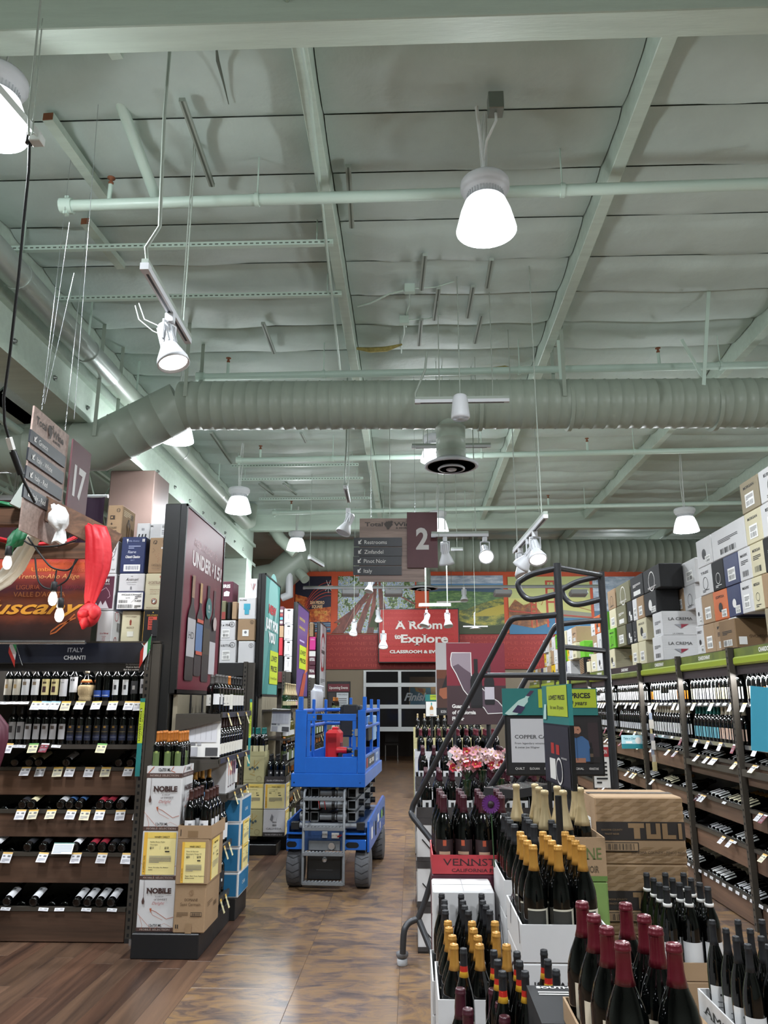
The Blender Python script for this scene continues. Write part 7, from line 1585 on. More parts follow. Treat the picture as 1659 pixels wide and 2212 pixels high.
# ================================================================== RIGHT SHELVING
RX = 2.6; UY = (5.09, 6.32, 7.55, 8.84, 10.2, 11.4, 12.7, 14.0, 15.6, 17.2)
RS = (1.655, 1.335); RB = ((1.195, 1.03), (.86, .72), (.58, .41), (.20, .01))
mat('olive_header', '6f7a2c', .45, var=.35, vscale=6, col2='4c5a28'); mat('lime_band', '8a9a26', .4); mat('plum_header', '2f2629', .45)
rr = random.Random(33)
kd('r_white', 'white_wine_bottle', 'burg', 'glass_dark', 'cap_cream', (mx('e2e2e0'), .035, .13, 1.4), parts=False, n=10); kd('r_cream', 'white_wine_bottle', 'burg', 'glass_dark', 'cap_gold', (mx('dcd3b4'), .035, .13, 1.4), parts=False, n=10); kd('r_teal', 'white_wine_bottle', 'burg', 'glass_dark', 'cap_teal', (mx('6fb0bd'), .03, .12, 1.4), parts=False, n=10); kd('r_pink', 'white_wine_bottle', 'burg', 'glass_dark', 'cap_cream', (mx('d8b8a4'), .03, .12, 1.4), parts=False, n=10); kd('r_orange', 'white_wine_bottle', 'burg', 'glass_dark', 'cap_black', (mx('d88a2a'), .04, .12, 1.4), parts=False, n=10); kd('r_dark', 'white_wine_bottle', 'burg', 'glass_dark', 'cap_black', (mx('c9c9cc'), .03, .10, 1.4), parts=False, n=10)
BAYS = ('nearest', 'second', 'third', 'fourth', 'fifth', 'sixth', 'seventh', 'eighth', 'ninth')
for bi in range(len(UY) - 1):
    y0, y1 = UY[bi], UY[bi + 1]; dark = bi in (3, 5); nm = BAYS[bi]
    r = thing('wine_shelving', 'right wall shelving bay with a CHARDONNAY header, %s from the camera' % nm, 'shelving', (RX + .2, (y0 + y1) / 2, 0), group=None)
    b = MB(); b.box(RX + .42, RX + .45, y0, y1, 0, 2.06, 'rack_metal'); wb(b, 'back_panel', r)
    b = MB(); b.cbox(RX - .04, RX + .02, y0 + .03, y1 - .03, 1.935, 2.0, 'olive_header' if dark else 'lime_band', .012); wb(b, 'lower_header', r)
    b = MB(); b.box(RX - .02, RX + .02, y0 + .03, y1 - .03, 2.0, 2.065, 'plum_header' if dark else 'olive_header'); o = wb(b, 'upper_header', r)
    q = MB(); s = Sheet(q, (RX - .0208, y1 - .03, 2.0), (0, -1, 0), (0, 0, 1), y1 - y0 - .06, .065); s.text('CHARDONNAY', .5, .25, .5, 'print_light', bold=.04, fit=.24); wb(q, 'lettering', r)
    b = MB(); b.box(RX - .01, RX + .02, y0 + .03, y1 - .03, 1.865, 1.933, 'plum_header'); wb(b, 'header_strip', r)
    b = MB(); b.box(RX - .01, RX + .45, y0, y1, 2.066, 2.07, 'rack_metal'); wb(b, 'top_deck', r)
    b = MB(); b.box(RX + .025, RX + .05, y0 + .06, y1 - .06, 1.875, 1.9, 'lamp_glow'); wb(b, 'light_strip', r)
    if bi < 6:
        l = bpy.data.lights.new('shelf_light', 'AREA'); l.shape = 'RECTANGLE'; l.size = .04; l.size_y = y1 - y0 - .1; l.energy = STRIP_W * 2.2; lo = bpy.data.objects.new('shelf_light', l); COL.objects.link(lo); lo.location = (RX - .0, (y0 + y1) / 2, 1.86); lo.rotation_euler = (0, .45, 0)
    for z in RS:
        b = MB(); b.box(RX + .0, RX + .42, y0, y1, z - .03, z - .012, 'rack_shelf'); b.box(RX - .015, RX, y0 + .03, y1 - .03, z - .04, z - .008, 'chrome'); wb(b, 'shelf', r)
    for zt, zb in RB:
        b = MB(); b.cbox(RX - .015, RX + .005, y0 + .025, y1 - .025, zb, zt - .025, 'shelf_wood_y', .003); wb(b, 'bin_front', r)
        b = MB(); b.box(RX - .03, RX + .01, y0 + .025, y1 - .025, zt - .026, zt, 'rack_metal'); wb(b, 'price_rail', r)
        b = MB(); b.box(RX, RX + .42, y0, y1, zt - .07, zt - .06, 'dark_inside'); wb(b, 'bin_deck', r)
    slotted_post(r, RX - .035, y0 + .002, 0, 2.08, .045, .045, holes='side')
    if bi < 2: b = MB(); b.box(RX - .06, RX - .04, y0 + .03, y1 - .03, 1.10, 1.15, 'rack_metal'); wb(b, 'cross_brace', r)
    if bi < 5:
        n = int((y1 - y0 - .1) / .085); ks = (('r_white', 'r_cream', 'r_white', 'r_orange', 'r_cream'), ('r_white', 'r_cream', 'r_white'), ('r_orange', 'r_white', 'r_dark', 'r_white'), ('r_white', 'r_white'), ('r_white', 'r_dark'))[bi]
        kn = {'r_white': 'white label bottle', 'r_cream': 'cream label bottle', 'r_orange': 'orange label bottle', 'r_dark': 'narrow label dark bottle', 'r_teal': 'teal-capped blue label bottle', 'r_pink': 'cream-capped peach label bottle'}
        for row, z in enumerate(RS):
            for i in range(n):
                k = ks[(i // 3) % len(ks)] if row == 0 else ('r_pink' if bi == 0 or (bi == 1 and i < n * .42) else 'r_teal' if bi == 1 else 'r_white' if bi == 2 else 'r_dark')
                y = y0 + .08 + .085 * i
                for c in range(1):
                    K[k].put((RX + .05, y, z - .012), '%s, %s shelf of the %s right bay, %s from near end' % (kn[k], ('top', 'second')[row], nm, ORD[i]), kn[k].replace(' bottle', '') + ' bottles, %s bay' % nm, -PI / 2 + rr.uniform(-.1, .1))
        kt = ('s', 'w', 's', 'w', 'w')
        for i in range(8): price_tag(rr.choice('swws'), r, (RX - .018, y0 + .12 + i * .14, RS[0] - .01), -PI / 2, .5)
        for i in range(4): price_tag(rr.choice('wsr'), r, (RX - .018, y0 + .15 + i * .28, RS[1] - .01), -PI / 2, .5)
        for j, (zt, zb) in enumerate(RB):
            y = y0 + .15 + rr.uniform(0, .3); nb = 0
            while y < y1 - .15:
                k = rr.choice(('r_white', 'r_cream', 'r_white', 'r_dark'))
                for q in range(rr.choice((3, 4, 5))):
                    if y > y1 - .1: break
                    K[k].put((RX + .02, y, zt - .03), '%s lying in the %s bin, %s right bay, %s from near end' % (kn[k], binw[j], nm, ORD[nb % 16]), 'bottles lying in the right bins, %s bay' % nm, rot=(math.radians(-72), 0, -PI / 2)); y += .088; nb += 1
                y += rr.uniform(.1, .35)
            if j < 3:
                for i in range(rr.choice((3, 4, 5))): price_tag(rr.choice('wwyrs'), r, (RX - .033, y0 + rr.uniform(.1, y1 - y0 - .1), zt - .002), -PI / 2, .8)
            else:
                for i in range(9): price_tag('s', r, (RX - .032, y0 + .1 + i * .135, zt - .002), -PI / 2, .2)
# ---- cartons stacked on the right shelving; faces toward the aisle, read off the photograph along the shelf front
CM = {'w': 'carton_white', 'b': 'carton_brown', 'd': 'carton_dkbrown', 'c': 'carton_cream', 'k': 'carton_black', 'o': 'carton_olive', 'n': 'carton_navy', 'm': 'carton_maroon', 'g': 'c_green', 'y': 'c_yellow', 'r': 'c_orange', 't': 'c_taupe'}
mat('c_green', '5fae1e', .5); mat('c_yellow', 'd0aa1c', .5); mat('c_orange', 'c4622c', .5); mat('c_taupe', '8f846c', .7)
CW = {'w': 'white', 'b': 'brown', 'd': 'dark brown', 'c': 'cream', 'k': 'black', 'o': 'olive green', 'n': 'navy', 'm': 'maroon', 'g': 'bright green', 'y': 'yellow', 'r': 'orange', 't': 'taupe'}
def aisle_art(m, t, seed):
    rs = random.Random(seed); ink = K_ if m in 'wcbtgyr' else 'print_light'
    def f(s):
        if t: s.text(t, .5, .74, .09, ink, bold=.02, fit=.6)
        k = rs.randrange(4)
        if k == 0: label_block(s, .25, .15, .5, .42, seed)
        elif k == 1: s.lines(.2, .8, .5, .65, 3, ink, rs); s.barcode(.25, .12, .75, .3, ink, None if m in 'wc' else 'card_white', rs, 14)
        elif k == 2: s.disc(.5, .42, .14, ink, 14); label_block(s, .55, .08, .36, .25, seed)
        else: s.ring(.5, .4, .18, .02, ink, 16); s.lines(.25, .75, .1, .2, 2, ink, rs)
    return f
def acarton(px0, px1, zi, m, t='', zh=.25, z0=None, dep=.34, X=RX + .02, proud=0.0, txt=None):
    """carton from px0 (far edge) to px1 (near edge) on storey zi of the stack"""
    zb = 2.072 + .252 * zi if z0 is None else z0; zm = zb + zh / 2
    def yz(px):          # the ray column meeting X at height zm
        lo_, hi = 800., 1600.
        for _ in range(24):
            mid = (lo_ + hi) / 2
            if atx(px, mid, X).z > zm: lo_ = mid
            else: hi = mid
        return atx(px, lo_, X).y
    ya, yb = yz(px1), yz(px0)
    acarton.n += 1; i = acarton.n
    where = txt
    return carton('%s carton, %s' % (CW[m], where), X - proud, X + dep, ya + .003, yb - .003, zb, zb + zh, CM[m], None, None, aisle_art(m, t, i * 7))
acarton.n = 0
rows = [
 (0, [(1655, 1700, 't', ''), (1576, 1592, 'w', ''), (1545, 1576, 'b', 'PL'), (1521, 1545, 'b', ''), (1505, 1521, 'w', 'DIRECT'), (1380, 1396, 'c', ''), (1365, 1379, 'c', '')]),
 (1, [(1648, 1700, 'b', ''), (1626, 1648, 'c', 'MORGAN'), (1601, 1626, 'w', 'MARK'), (1572, 1601, 'n', ''), (1542, 1572, 'r', 'COPPOLA'), (1517, 1542, 'b', ''), (1503, 1516, 'w', ''), (1376, 1397, 'c', 'GOLD'), (1367, 1376, 'k', ''), (1354, 1366, 'k', ''), (1333, 1352, 'o', ''), (1326, 1333, 'w', ''), (1318, 1326, 'c', '')]),
 (2, [(1650, 1700, 'k', ''), (1622, 1650, 'c', 'MORGAN'), (1596, 1622, 'w', 'MARK'), (1564, 1596, 'n', ''), (1538, 1564, 'k', ''), (1510, 1538, 'w', 'TREE'), (1478, 1503, 'w', ''), (1462, 1477, 'b', ''), (1440, 1461, 'b', ''), (1433, 1440, 'w', ''), (1392, 1418, 'k', ''), (1376, 1391, 'b', ''), (1367, 1376, 'w', ''), (1355, 1366, 'k', ''), (1333, 1352, 'o', ''), (1317, 1331, 'c', '')]),
 (3, [(1645, 1700, 'w', 'END'), (1610, 1645, 'c', 'MORGAN'), (1538, 1609, 'w', ''), (1505, 1536, 'w', ''), (1475, 1503, 'w', ''), (1434, 1470, 'k', 'TOTAL'), (1390, 1425, 'k', ''), (1362, 1389, 'k', ''), (1331, 1360, 'o', ''), (1313, 1329, 'b', '')])]
for zi, L in rows:
    for k, (a, c, m, t) in enumerate(L): acarton(a, c, zi, m, t, **({} if zi < 2 else dict(dep=.3, X=2.88) if 1430 < a < 1504 else dict(dep=.24) if 1380 < a < 1430 else {}), txt='%s over the right shelves, %s from the near end' % (('lowest layer', 'second layer', 'third layer', 'top layer')[zi], ORD[k]))
acarton(1640, 1700, 3, 'w', 'ENDS', z0=2.072 + .252 * 4, txt='highest of all at the near right corner'); acarton(1600, 1638, 3, 't', 'MORGAN', z0=2.072 + 1.008, txt='standing above the top layer beside the corner one')
far = [(0, 'b', ''), (0, 'w', ''), (0, 'c', ''), (0, 'n', ''), (0, 'b', ''), (0, 'w', ''), (0, 'y', ''), (1, 'g', 'MULE'), (1, 'w', ''), (1, 'w', ''), (1, 'b', ''), (1, 'c', ''), (1, 'w', ''), (1, 'y', ''), (2, 'w', ''), (2, 'g', 'MULE'), (2, 'r', ''), (2, 'w', ''), (2, 'b', ''), (2, 'w', ''), (2, 'c', '')]
yy_ = {0: 10.35, 1: 9.9, 2: 9.95}; fn_ = {0: 0, 1: 0, 2: 0}
for zi, m, t in far * 2:
    if zi == 2 and yy_[2] > 15.2 or yy_[zi] > 17.4: continue
    dy = rr.uniform(.24, .4)
    if yy_[zi] + dy > 11.45 and yy_[zi] < 11.5: yy_[zi] = 13.25 if zi == 0 else 12.3
    y = yy_[zi]; z = 2.072 + .252 * zi; fn_[zi] += 1
    carton('%s carton behind the ladder, %s layer, %s counted from the near end' % (CW[m], ('lowest', 'middle', 'upper')[zi], ORD[(fn_[zi] - 1) % 16]), RX + rr.uniform(-.02, .05), RX + .36, y, y + dy - .006, z, z + .25, CM[m], None, None, aisle_art(m, t, int(y * 90))); yy_[zi] = y + dy
# cartons set across the shelf, their fronts toward the camera
def xcarton(label, px0, py0, px1, py1, Y, m, f, dep=.3, side=None, zb=None):
    x0, x1, z0, z1 = pxbox(px0, py0, px1, py1, Y); z1, z0 = (zb + min(z1 - z0, .25), zb) if zb else (z1, z0); return carton(label, x0, x1, Y, Y + dep, z0, z1, m, f, None, side)
def f_crema(s): [s.line([(.0, .1 * i), (1, .1 * i + .12)], .002, mx('b4b4b6')) for i in range(9)]; s.text('LA CREMA', .5, .62, .12, K_, serif=True, fit=.66); s.poly([(.32, .45), (.5, .45), (.5, .28)], mx('8a8a90')); s.poly([(.5, .45), (.72, .45), (.5, .28)], mx('8a2034')); s.text('LA CREMA', .4, .05, .05, K_, fit=.3)
xcarton('white LA CREMA carton, lower of the pair', 1434, 1366, 1506, 1426, 8.05, 'carton_white', f_crema, .32, aisle_art('w', '', 3), 2.072); xcarton('white LA CREMA carton, upper of the pair', 1433, 1306, 1505, 1365, 8.05, 'carton_white', f_crema, .32, aisle_art('w', '', 3), 2.323)
def f_kj(s): [s.rect(.03, .1 * i, .97, .1 * i + .008, mx('b0a890')) for i in range(1, 9)]; s.text('SONOMA-JACKSON', .62, .44, .07, K_, serif=True, fit=.5); s.poly([(.55, .6), (.62, .68), (.69, .6), (.66, .5), (.62, .3), (.58, .5)], mx('a8873a'))
xcarton('white lined carton with a gold emblem at the start of the header row', 1330, 1392, 1381, 1440, 10.0, 'carton_cream', f_kj, .3, aisle_art('w', '', 5), 2.072)
xcarton('dark brown carton with upside-down lettering above the near header', 1592, 1333, 1664, 1398, 6.27, 'carton_dkbrown', lambda s: (s.text('OVCHEDO', .62, .35, .1, mx('3a2a1a'), fit=.5), s.rect(.08, .12, .3, .38, 'card_white')), .32, aisle_art('b', '', 8), 2.072)
def f_gor(s): s.ring(.52, .5, .3, .012, mx('3a7a14'), 20); s.disc(.52, .5, .26, mx('4a9418'), 20); s.ring(.52, .36, .14, .015, mx('2f6410'), 14); s.disc(.43, .6, .05, mx('2f6410'), 8); s.disc(.61, .6, .05, mx('2f6410'), 8); s.barcode(.3, .04, .72, .14, K_, 'card_white')
xcarton('bright green carton with a dark green face drawing behind the ladder', 1262, 1357, 1303, 1400, 11.95, 'c_green', lambda s: (s.disc(.5, .5, .3, mx('4a9418'), 20), s.barcode(.25, .05, .8, .16, K_, 'card_white')), .3, None, 2.324)
xcarton('black carton lettered Total with striped side behind the ladder', 1262, 1405, 1303, 1443, 11.95, 'carton_black', lambda s: s.text('Total', .5, .62, .25, mx('b08a6a'), serif=True, bold=.03, fit=.6), .28, lambda s: [s.poly([(0, .1 * i), (1, .1 * i + .1), (1, .1 * i + .15), (0, .1 * i + .05)], mx('a0805e')) for i in range(9)], 2.072)
xcarton('cream PLANETA carton low behind the ladder', 1276, 1421, 1303, 1446, 11.5, 'carton_cream', lambda s: s.text('PLANETA', .5, .4, .16, 'print_grey', fit=.7), .25, None, 2.072)
xcarton('white carton between the ladder posts', 1233, 1411, 1252, 1449, 12.9, 'carton_white', lambda s: s.text('CdA', .5, .6, .14, 'print_grey'), .3, aisle_art('w', '', 9), 2.072)
b = MB(); q = at(1632, 1500, 5.0); b.box(-.03, .2, -.003, .003, -.34, .05, mx('3d9cb8')); tag(b.build('sale_sign', None, q, (0, .1, 0)), 'bright blue sign edge at the right border by the nearest bay', 'sign')
r = thing('class_sign', 'teal Take a Class sign on the right shelving', 'sign', at(1368, 1602, 8.95)); b = MB(); b.box(-.13, .1, -.003, .003, -.075, .07, mx('1d7a84')); s = Sheet(b, (-.13, -.0035, -.075), (1, 0, 0), (0, 0, 1), .23, .145); s.rect(0, .35, 1, 1, mx('a9d0d8')); s.text('Take a Class', .4, .68, .16, mx('1d6a74'), slant=.3, bold=.02, fit=.6); s.disc(.8, .6, .15, W_, 14); s.rect(.2, .4, .5, .55, 'card_white'); b.build('panel', r)
b = MB(); [b.box(-.018 + .006 * (i % 2), .012 + .008 * (i % 3), -.01 - .004 * (i % 3), -.006, -.07 * i - .09, -.07 * i, mx(('b9b6b0', '7a8494', 'a8a49c', 'a89c70', '6a6a70')[i % 5])) for i in range(9)]; o = b.build('hanging_leaflets', None, at(1402, 1525, 8.4)); tag(o, 'strip of hanging leaflets beside a right shelving upright', 'leaflets')
# ================================================================== FLOOR DISPLAYS ON THE RIGHT
def ptd(px, py, d): return EYEP + _ray(px, py) * d
def stack(label, x0, x1, y0, y1, ztop, m, n=None, front=None, left=None, hh=.29):
    """closed cartons from the floor up to ztop"""
    n = max(1, round((ztop - .02) / hh)); h = (ztop - .012) / n
    for k in range(n): carton('%s, %s of its pile' % (label, 'topmost' if k == n - 1 else ORD[k] + ' from the floor'), x0, x1, y0, y1, .012 + k * h, .012 + (k + 1) * h - .001, m, front, None, left)
    b = MB(); b.box(x0, x1, y0, y1, 0, .012, 'rack_dark'); tag(b.build('slip_sheet'), 'dark slip sheet under the pile: ' + label, 'sheet')
def grp(kind, pts, d, label, group, ref=0, H=.298, wall=None, m='carton_white', wl='', hw=.085, front=None, left=None, right=None, below=None, bl=None, pad=.047, bfront=None, bleft=None, ymax=None, xs=None):
    """bottles whose capsule tops sit at the pixels pts; d is the camera depth of pts[ref]; they share one level"""
    z = ptd(*pts[ref], d).z; P_ = [atz(px, py, z) for px, py in pts]
    c = 0; q = -1; ly = 0; sl = min([1.] + [(a - b).length / kind.wd for i, a in enumerate(P_) for b in P_[:i]])
    for p in P_:
        if p.y < ly: c += 1; q = 0
        else: q += 1
        ly = p.y; kind.put((p.x, p.y, z - H), '%s, %s column, %s bottle' % (label, ORD[c], ROW[q]), group, rb.uniform(-.35, .35), slim=sl)
    x0, x1 = min(p.x for p in P_) - pad, max(p.x for p in P_) + pad; y0, y1 = min(p.y for p in P_) - pad, max(p.y for p in P_) + pad
    if xs: x0, x1 = xs(x0, x1)
    zb = z - H - .013
    if wall: open_carton(wl, x0, x1, y0, y1, zb, zb + wall, m, front, None, left)
    if below: stack(bl, x0, x1, y0, y1, zb - .001, below, None, bfront, bleft)
    return x0, x1, y0, y1, zb
mat('cap_wine', '581420', .3, .25, coat=.3); mat('cap_band_r', 'a8241c', .35); mat('cap_band_y', 'c99a2e', .35); mat('cap_soft', '1a1b1e', .5)
def wk(key, name, cap, label=None, **k): K[key] = Kind(name, 'burg', 'glass_dark', cap, label, n=26, **k); return K[key]
wk('A', 'pinot_bottle', 'cap_wine', (mx('cfc3ae'), .03, .14, 1.0), art=[('print_black', .075, .085, -.45, .3), ('print_grey', .06, .064, -.4, .2)])
wk('B', 'pinot_bottle', 'cap_gold', (mx('c9c4b2'), .02, .125, 1.1), art=[(mx('33332f'), .055, .12, -1.1, .55), ('print_black', .03, .042, -.3, .5)]); wk('G', 'pinot_bottle', 'cap_gold', (mx('c9c4b2'), .02, .125, 1.1), art=[(mx('33332f'), .055, .12, -1.1, .55)])
wk('C', 'pinot_bottle', 'cap_soft'); wk('F', 'pinot_bottle', 'cap_soft'); wk('E', 'pinot_bottle', [('cap_plum', .5), (mx('7a3a22', .3), .58), ('cap_plum', 2)], (mx('2a1a1c'), .05, .12, 1.1), art=[(mx('a84a2e'), .095, .118, -.18, .18), (mx('b89a80'), .06, .072, -.6, .6)])
wk('Hb', 'screwcap_bottle', [('cap_band_y', .14), ('cap_band_r', .28), ('cap_soft', 2)], (mx('d0c8b8'), .04, .12, 1.0)); wk('I', 'pinot_bottle', 'cap_plum', (mx('b8ac9c'), .03, .12, 1.0)); wk('J', 'pinot_bottle', 'cap_soft', (mx('cfcfcf'), .02, .11, 1.3), neckband=('print_light', .228, .24)); wk('Kk', 'pinot_bottle', 'cap_soft', (mx('d6d6d6'), .02, .115, 1.3), art=[('print_black', .088, .094, -.3, .3), ('print_grey', .07, .073, -.6, .6), ('print_grey', .055, .058, -.6, .6), ('print_grey', .04, .043, -.6, .6)])
K['D'] = Kind('champagne_bottle', 'champ', 'glass_dark', 'cap_champ', (mx('1d1c1a'), .04, .10, 1.0), n=24)
T = lambda pre: 'standing in an open carton' and pre
# A: red capsules nearest
a = grp(K['A'], [(1344, 2034), (1310, 2001), (1282, 1975), (1257, 1947), (1455, 2037), (1416, 2002), (1391, 1976), (1351, 1950)], 1.46, 'large dark bottle with shiny wine-red capsule in the nearest carton', 'red-capsuled bottles nearest the camera', m='carton_brown', wall=.10, wl='brown open carton under the nearest red-capped bottles', below='carton_brown', bl='brown carton below the red-capped bottles')
# B gold on the right, C black behind, D champagne
bx = grp(K['B'], [(1151, 1825), (1139, 1815), (1130, 1805), (1124, 1796), (1205, 1826), (1192, 1815), (1183, 1805), (1172.5, 1796), (1256.5, 1826), (1243, 1815), (1233, 1805), (1220.5, 1796)], 2.36, 'gold-capped pinot bottle with dark landscape label', 'gold-capped bottles, right carton', wall=.10, wl='white cut carton around the right-hand gold-capped bottles', below='carton_white', bl='white carton under the right-hand gold-capped bottles', bfront=lambda s: s.text('12 X 750 ML', .38, .72, .12, K_, bold=.02, fit=.5), bleft=lambda s: (s.ring(.45, .5, .25, .02, mx('3a2430'), 24), s.lines(.1, .3, .8, .9, 2, 'print_grey')), left=lambda s: s.ring(.6, .4, .3, .02, mx('3a2430'), 20, 0, PI))
cx = grp(K['C'], [(1111, 1780), (1102, 1771), (1097, 1765), (1089, 1757), (1153, 1780), (1143, 1771), (1138, 1765), (1133, 1758), (1202, 1780), (1191, 1771), (1183, 1765), (1175, 1757)], 2.95, 'black-capped pinot bottle behind the right-hand gold-capped ones', 'black-capped bottles behind the gold ones', wall=.12, wl='white cut carton around the black-capped bottles behind the gold ones', below='carton_white', bl='white carton under the rear black-capped bottles', bleft=lambda s: s.ring(.5, .5, .25, .02, mx('3a2430'), 20))
def f_ne(s): s.rect(0, 0, 1, .12, mx('5d7a3c')); s.text('VENNSTONE', .55, .5, .28, mx('5d6a3a'), serif=True, fit=.8); s.text('CALIFORNIA PINOT NOIR', .56, .2, .16, mx('4a4030'), fit=.7)
dx = grp(K['D'], [(1114.6, 1693), (1176, 1706), (1164, 1699), (1155, 1692), (1216, 1706), (1203, 1697), (1253, 1700), (1240, 1692)], 3.35, 'champagne-shaped bottle with matt gold foil', 'gold foil bottles on the right display', H=.32, m='carton_brown', wall=.16, wl='brown carton lettered in green holding the gold foil bottles', front=f_ne, below=mx('6f8a4a'), bl='green carton below the gold foil bottles')
# E: red Vennstone tray, white closed carton and black-capped bottles in front
def f_ven(s): s.text('VENNSTONE', .62, .45, .38, mx('2a1416'), serif=True, fit=.98); s.text('CALIFORNIA PINOT NOIR', .66, .12, .18, mx('2a1416'), serif=True, fit=.86)
pts = [(958, 1717), (953, 1710), (949, 1703), (1001, 1717), (996, 1710), (991, 1703), (1041, 1718), (1036, 1711), (1031, 1704), (1083, 1718), (1078, 1711), (1072, 1704)]
ex = grp(K['E'], pts, 3.38, 'plum-capped bottle with small orange emblem, red tray', 'plum-capped bottles in the red tray', m=mx('a83038', .5), wall=.075, wl='bright red tray lettered VENNSTONE', front=f_ven, below='carton_maroon', bl='dark red carton below the VENNSTONE tray')
fz = ptd(962, 1966, 2.72).z - .311
fx = grp(K['F'], [(962, 1966), (960, 1955), (960, 1944), (954, 1930), (1012, 1967), (1004, 1956), (1000, 1945), (996, 1931), (1058, 1966), (1050, 1955), (1043, 1945), (1040, 1930)], 2.72, 'black-capped bottle in front of the closed white carton', 'black-capped bottles, left row', wall=.10, wl='white open carton around the left black-capped bottles', below='carton_white', bl='white carton below the left black-capped bottles')
xw0, xw1 = fx[0] + .0, ex[1] + .02; zt = ex[4] + .03
ytop = fx[3] + .012; zt = min(zt, at(1000, 1925, ytop).z)
def t_white(s): s.rect(.497, 0, .503, 1, 'print_grey')
carton('closed white carton with flaps taped on top behind the left black-capped bottles', at(935, 1925, ytop).x, at(1068, 1925, ytop).x, ytop, ex[2] - .008, zt - .30, zt, 'carton_white', lambda s: (s.ring(.5, .38, .3, .015, mx('5a2432'), 24), s.lines(.75, .95, .8, .85, 1, 'print_grey')), None, lambda s: s.ring(.5, .4, .3, .02, mx('5a2432'), 24), top=t_white)
stack('white carton under the closed flap carton', at(935, 1925, ytop).x, at(1068, 1925, ytop).x, ytop, ex[2] - .008, zt - .301, 'carton_white')
gx = grp(K['G'], [(980.6, 2039), (977, 2020), (970, 2003), (967.6, 1989), (1036, 2039), (1032, 2021), (1023, 2005), (1019.5, 1990), (1094, 2040), (1072, 2013), (1069, 1990)], 2.40, 'gold-capped bottle in the left-hand white carton', 'gold-capped bottles, left carton', wall=.17, wl='white cut carton round the left-hand gold-capped bottles', below='carton_white', bl='white carton below the left-hand gold-capped bottles')
hp = [(1001, 2048), (1085, 2097), (1075, 2073), (1066.6, 2052), (1134, 2097), (1122, 2075), (1116.5, 2055), (1201, 2094), (1183, 2072), (1174.7, 2051)]
hx = grp(K['Hb'], hp, 1.98, 'screw top bottle with red and yellow banded black cap', 'banded screw top bottles', ref=1, wall=None)
ix = grp(K['I'], [(1010.6, 2178), (994.5, 2134), (1090, 2194), (1081, 2164), (1066, 2135), (1160, 2197), (1150, 2167), (1137, 2139)], 1.95, 'plum-capped bottle at the bottom edge of the left display', 'plum-capped bottles at the front left', ref=0, wall=None)
z = min(hx[4], ix[4]); stack('white carton carrying the nearest left bottles', min(hx[0], ix[0]) - .02, max(hx[1], ix[1]) + .01, ix[2] - .02, max(hx[3], ix[3]) - .0, z - .0, 'carton_white')
def slot(g, zt, m='carton_white'):
    if g[4] - zt > .002: b = MB(); b.box(g[0] + .01, g[1] - .01, g[2] + .01, g[3] - .01, zt, g[4] + .012, m); tag(b.build('riser_tray'), 'flat tray lifting a group of bottles at the front left', 'tray')
slot(hx, z); slot(ix, z)
p0 = ptd(1165, 2150, 1.75); b = MB(); b.box(-.02, .20, -.02, .22, -.25, 0, 'carton_black'); s = Sheet(b, (-.02, -.02, .0008), (1, 0, 0), (0, 1, 0), .22, .24); s.text('SOUTH COAST', .5, .9, .06, W_, bold=.03, fit=.8); s.lines(.1, .9, .72, .84, 2, W_); o = b.build('carton', None, (p0.x + .02, p0.y, p0.z - .05), (0, 0, 0)); tag(o, 'black carton with white lettering wedged between the front bottle groups', 'box')
stack('black carton pile between the front bottle groups', p0.x + .0, p0.x + .22, p0.y - .02, p0.y + .22, p0.z - .301, 'carton_black')
jx = grp(K['J'], [(1438.5, 1915), (1424, 1906), (1411, 1896), (1396, 1885), (1485, 1915), (1467, 1906), (1452, 1896), (1436.6, 1885), (1528, 1915), (1511, 1906), (1492, 1896), (1476, 1885)], 2.95, 'white neck band bottle beside the TULI cartons', 'white-banded black-capped bottles', m='carton_brown', wall=.06, wl='brown tray under the white-banded bottles', below='carton_brown', bl='brown carton below the white-banded bottles')
def l_am(s): s.text('AMICI', .5, .45, .3, mx('2a2a2c'), serif=True, fit=.7); s.rect(0, .12, 1, .15, mx('3a3a3c'))
kx = grp(K['Kk'], [(1615, 2039), (1589, 2022), (1567.5, 2005), (1538, 1987), (1660, 2040), (1644, 2022), (1620, 2006), (1593.5, 1987), (1690, 2022), (1672, 2005), (1645.5, 1986)], 2.22, 'black-capped bottle with a white label at the right border', 'black-capped bottles at the right border', wall=.095, wl='white cut carton lettered AMICI at the lower right', left=l_am, below='carton_white', bl='white carton below the AMICI one', bleft=lambda s: (s.text('WILLAMETTE', .4, .6, .08, K_, serif=True, fit=.6), s.text('VALLEY', .4, .45, .08, K_, serif=True, fit=.35)))
b = MB(); b.box(0, .16, 0, .42, -.004, 0, 'carton_brown'); tag(b.build('cardboard_pad', None, (kx[0] - .19, kx[3] - .42, kx[4] + .05)), 'loose brown cardboard pad between the front bottle groups', 'cardboard')
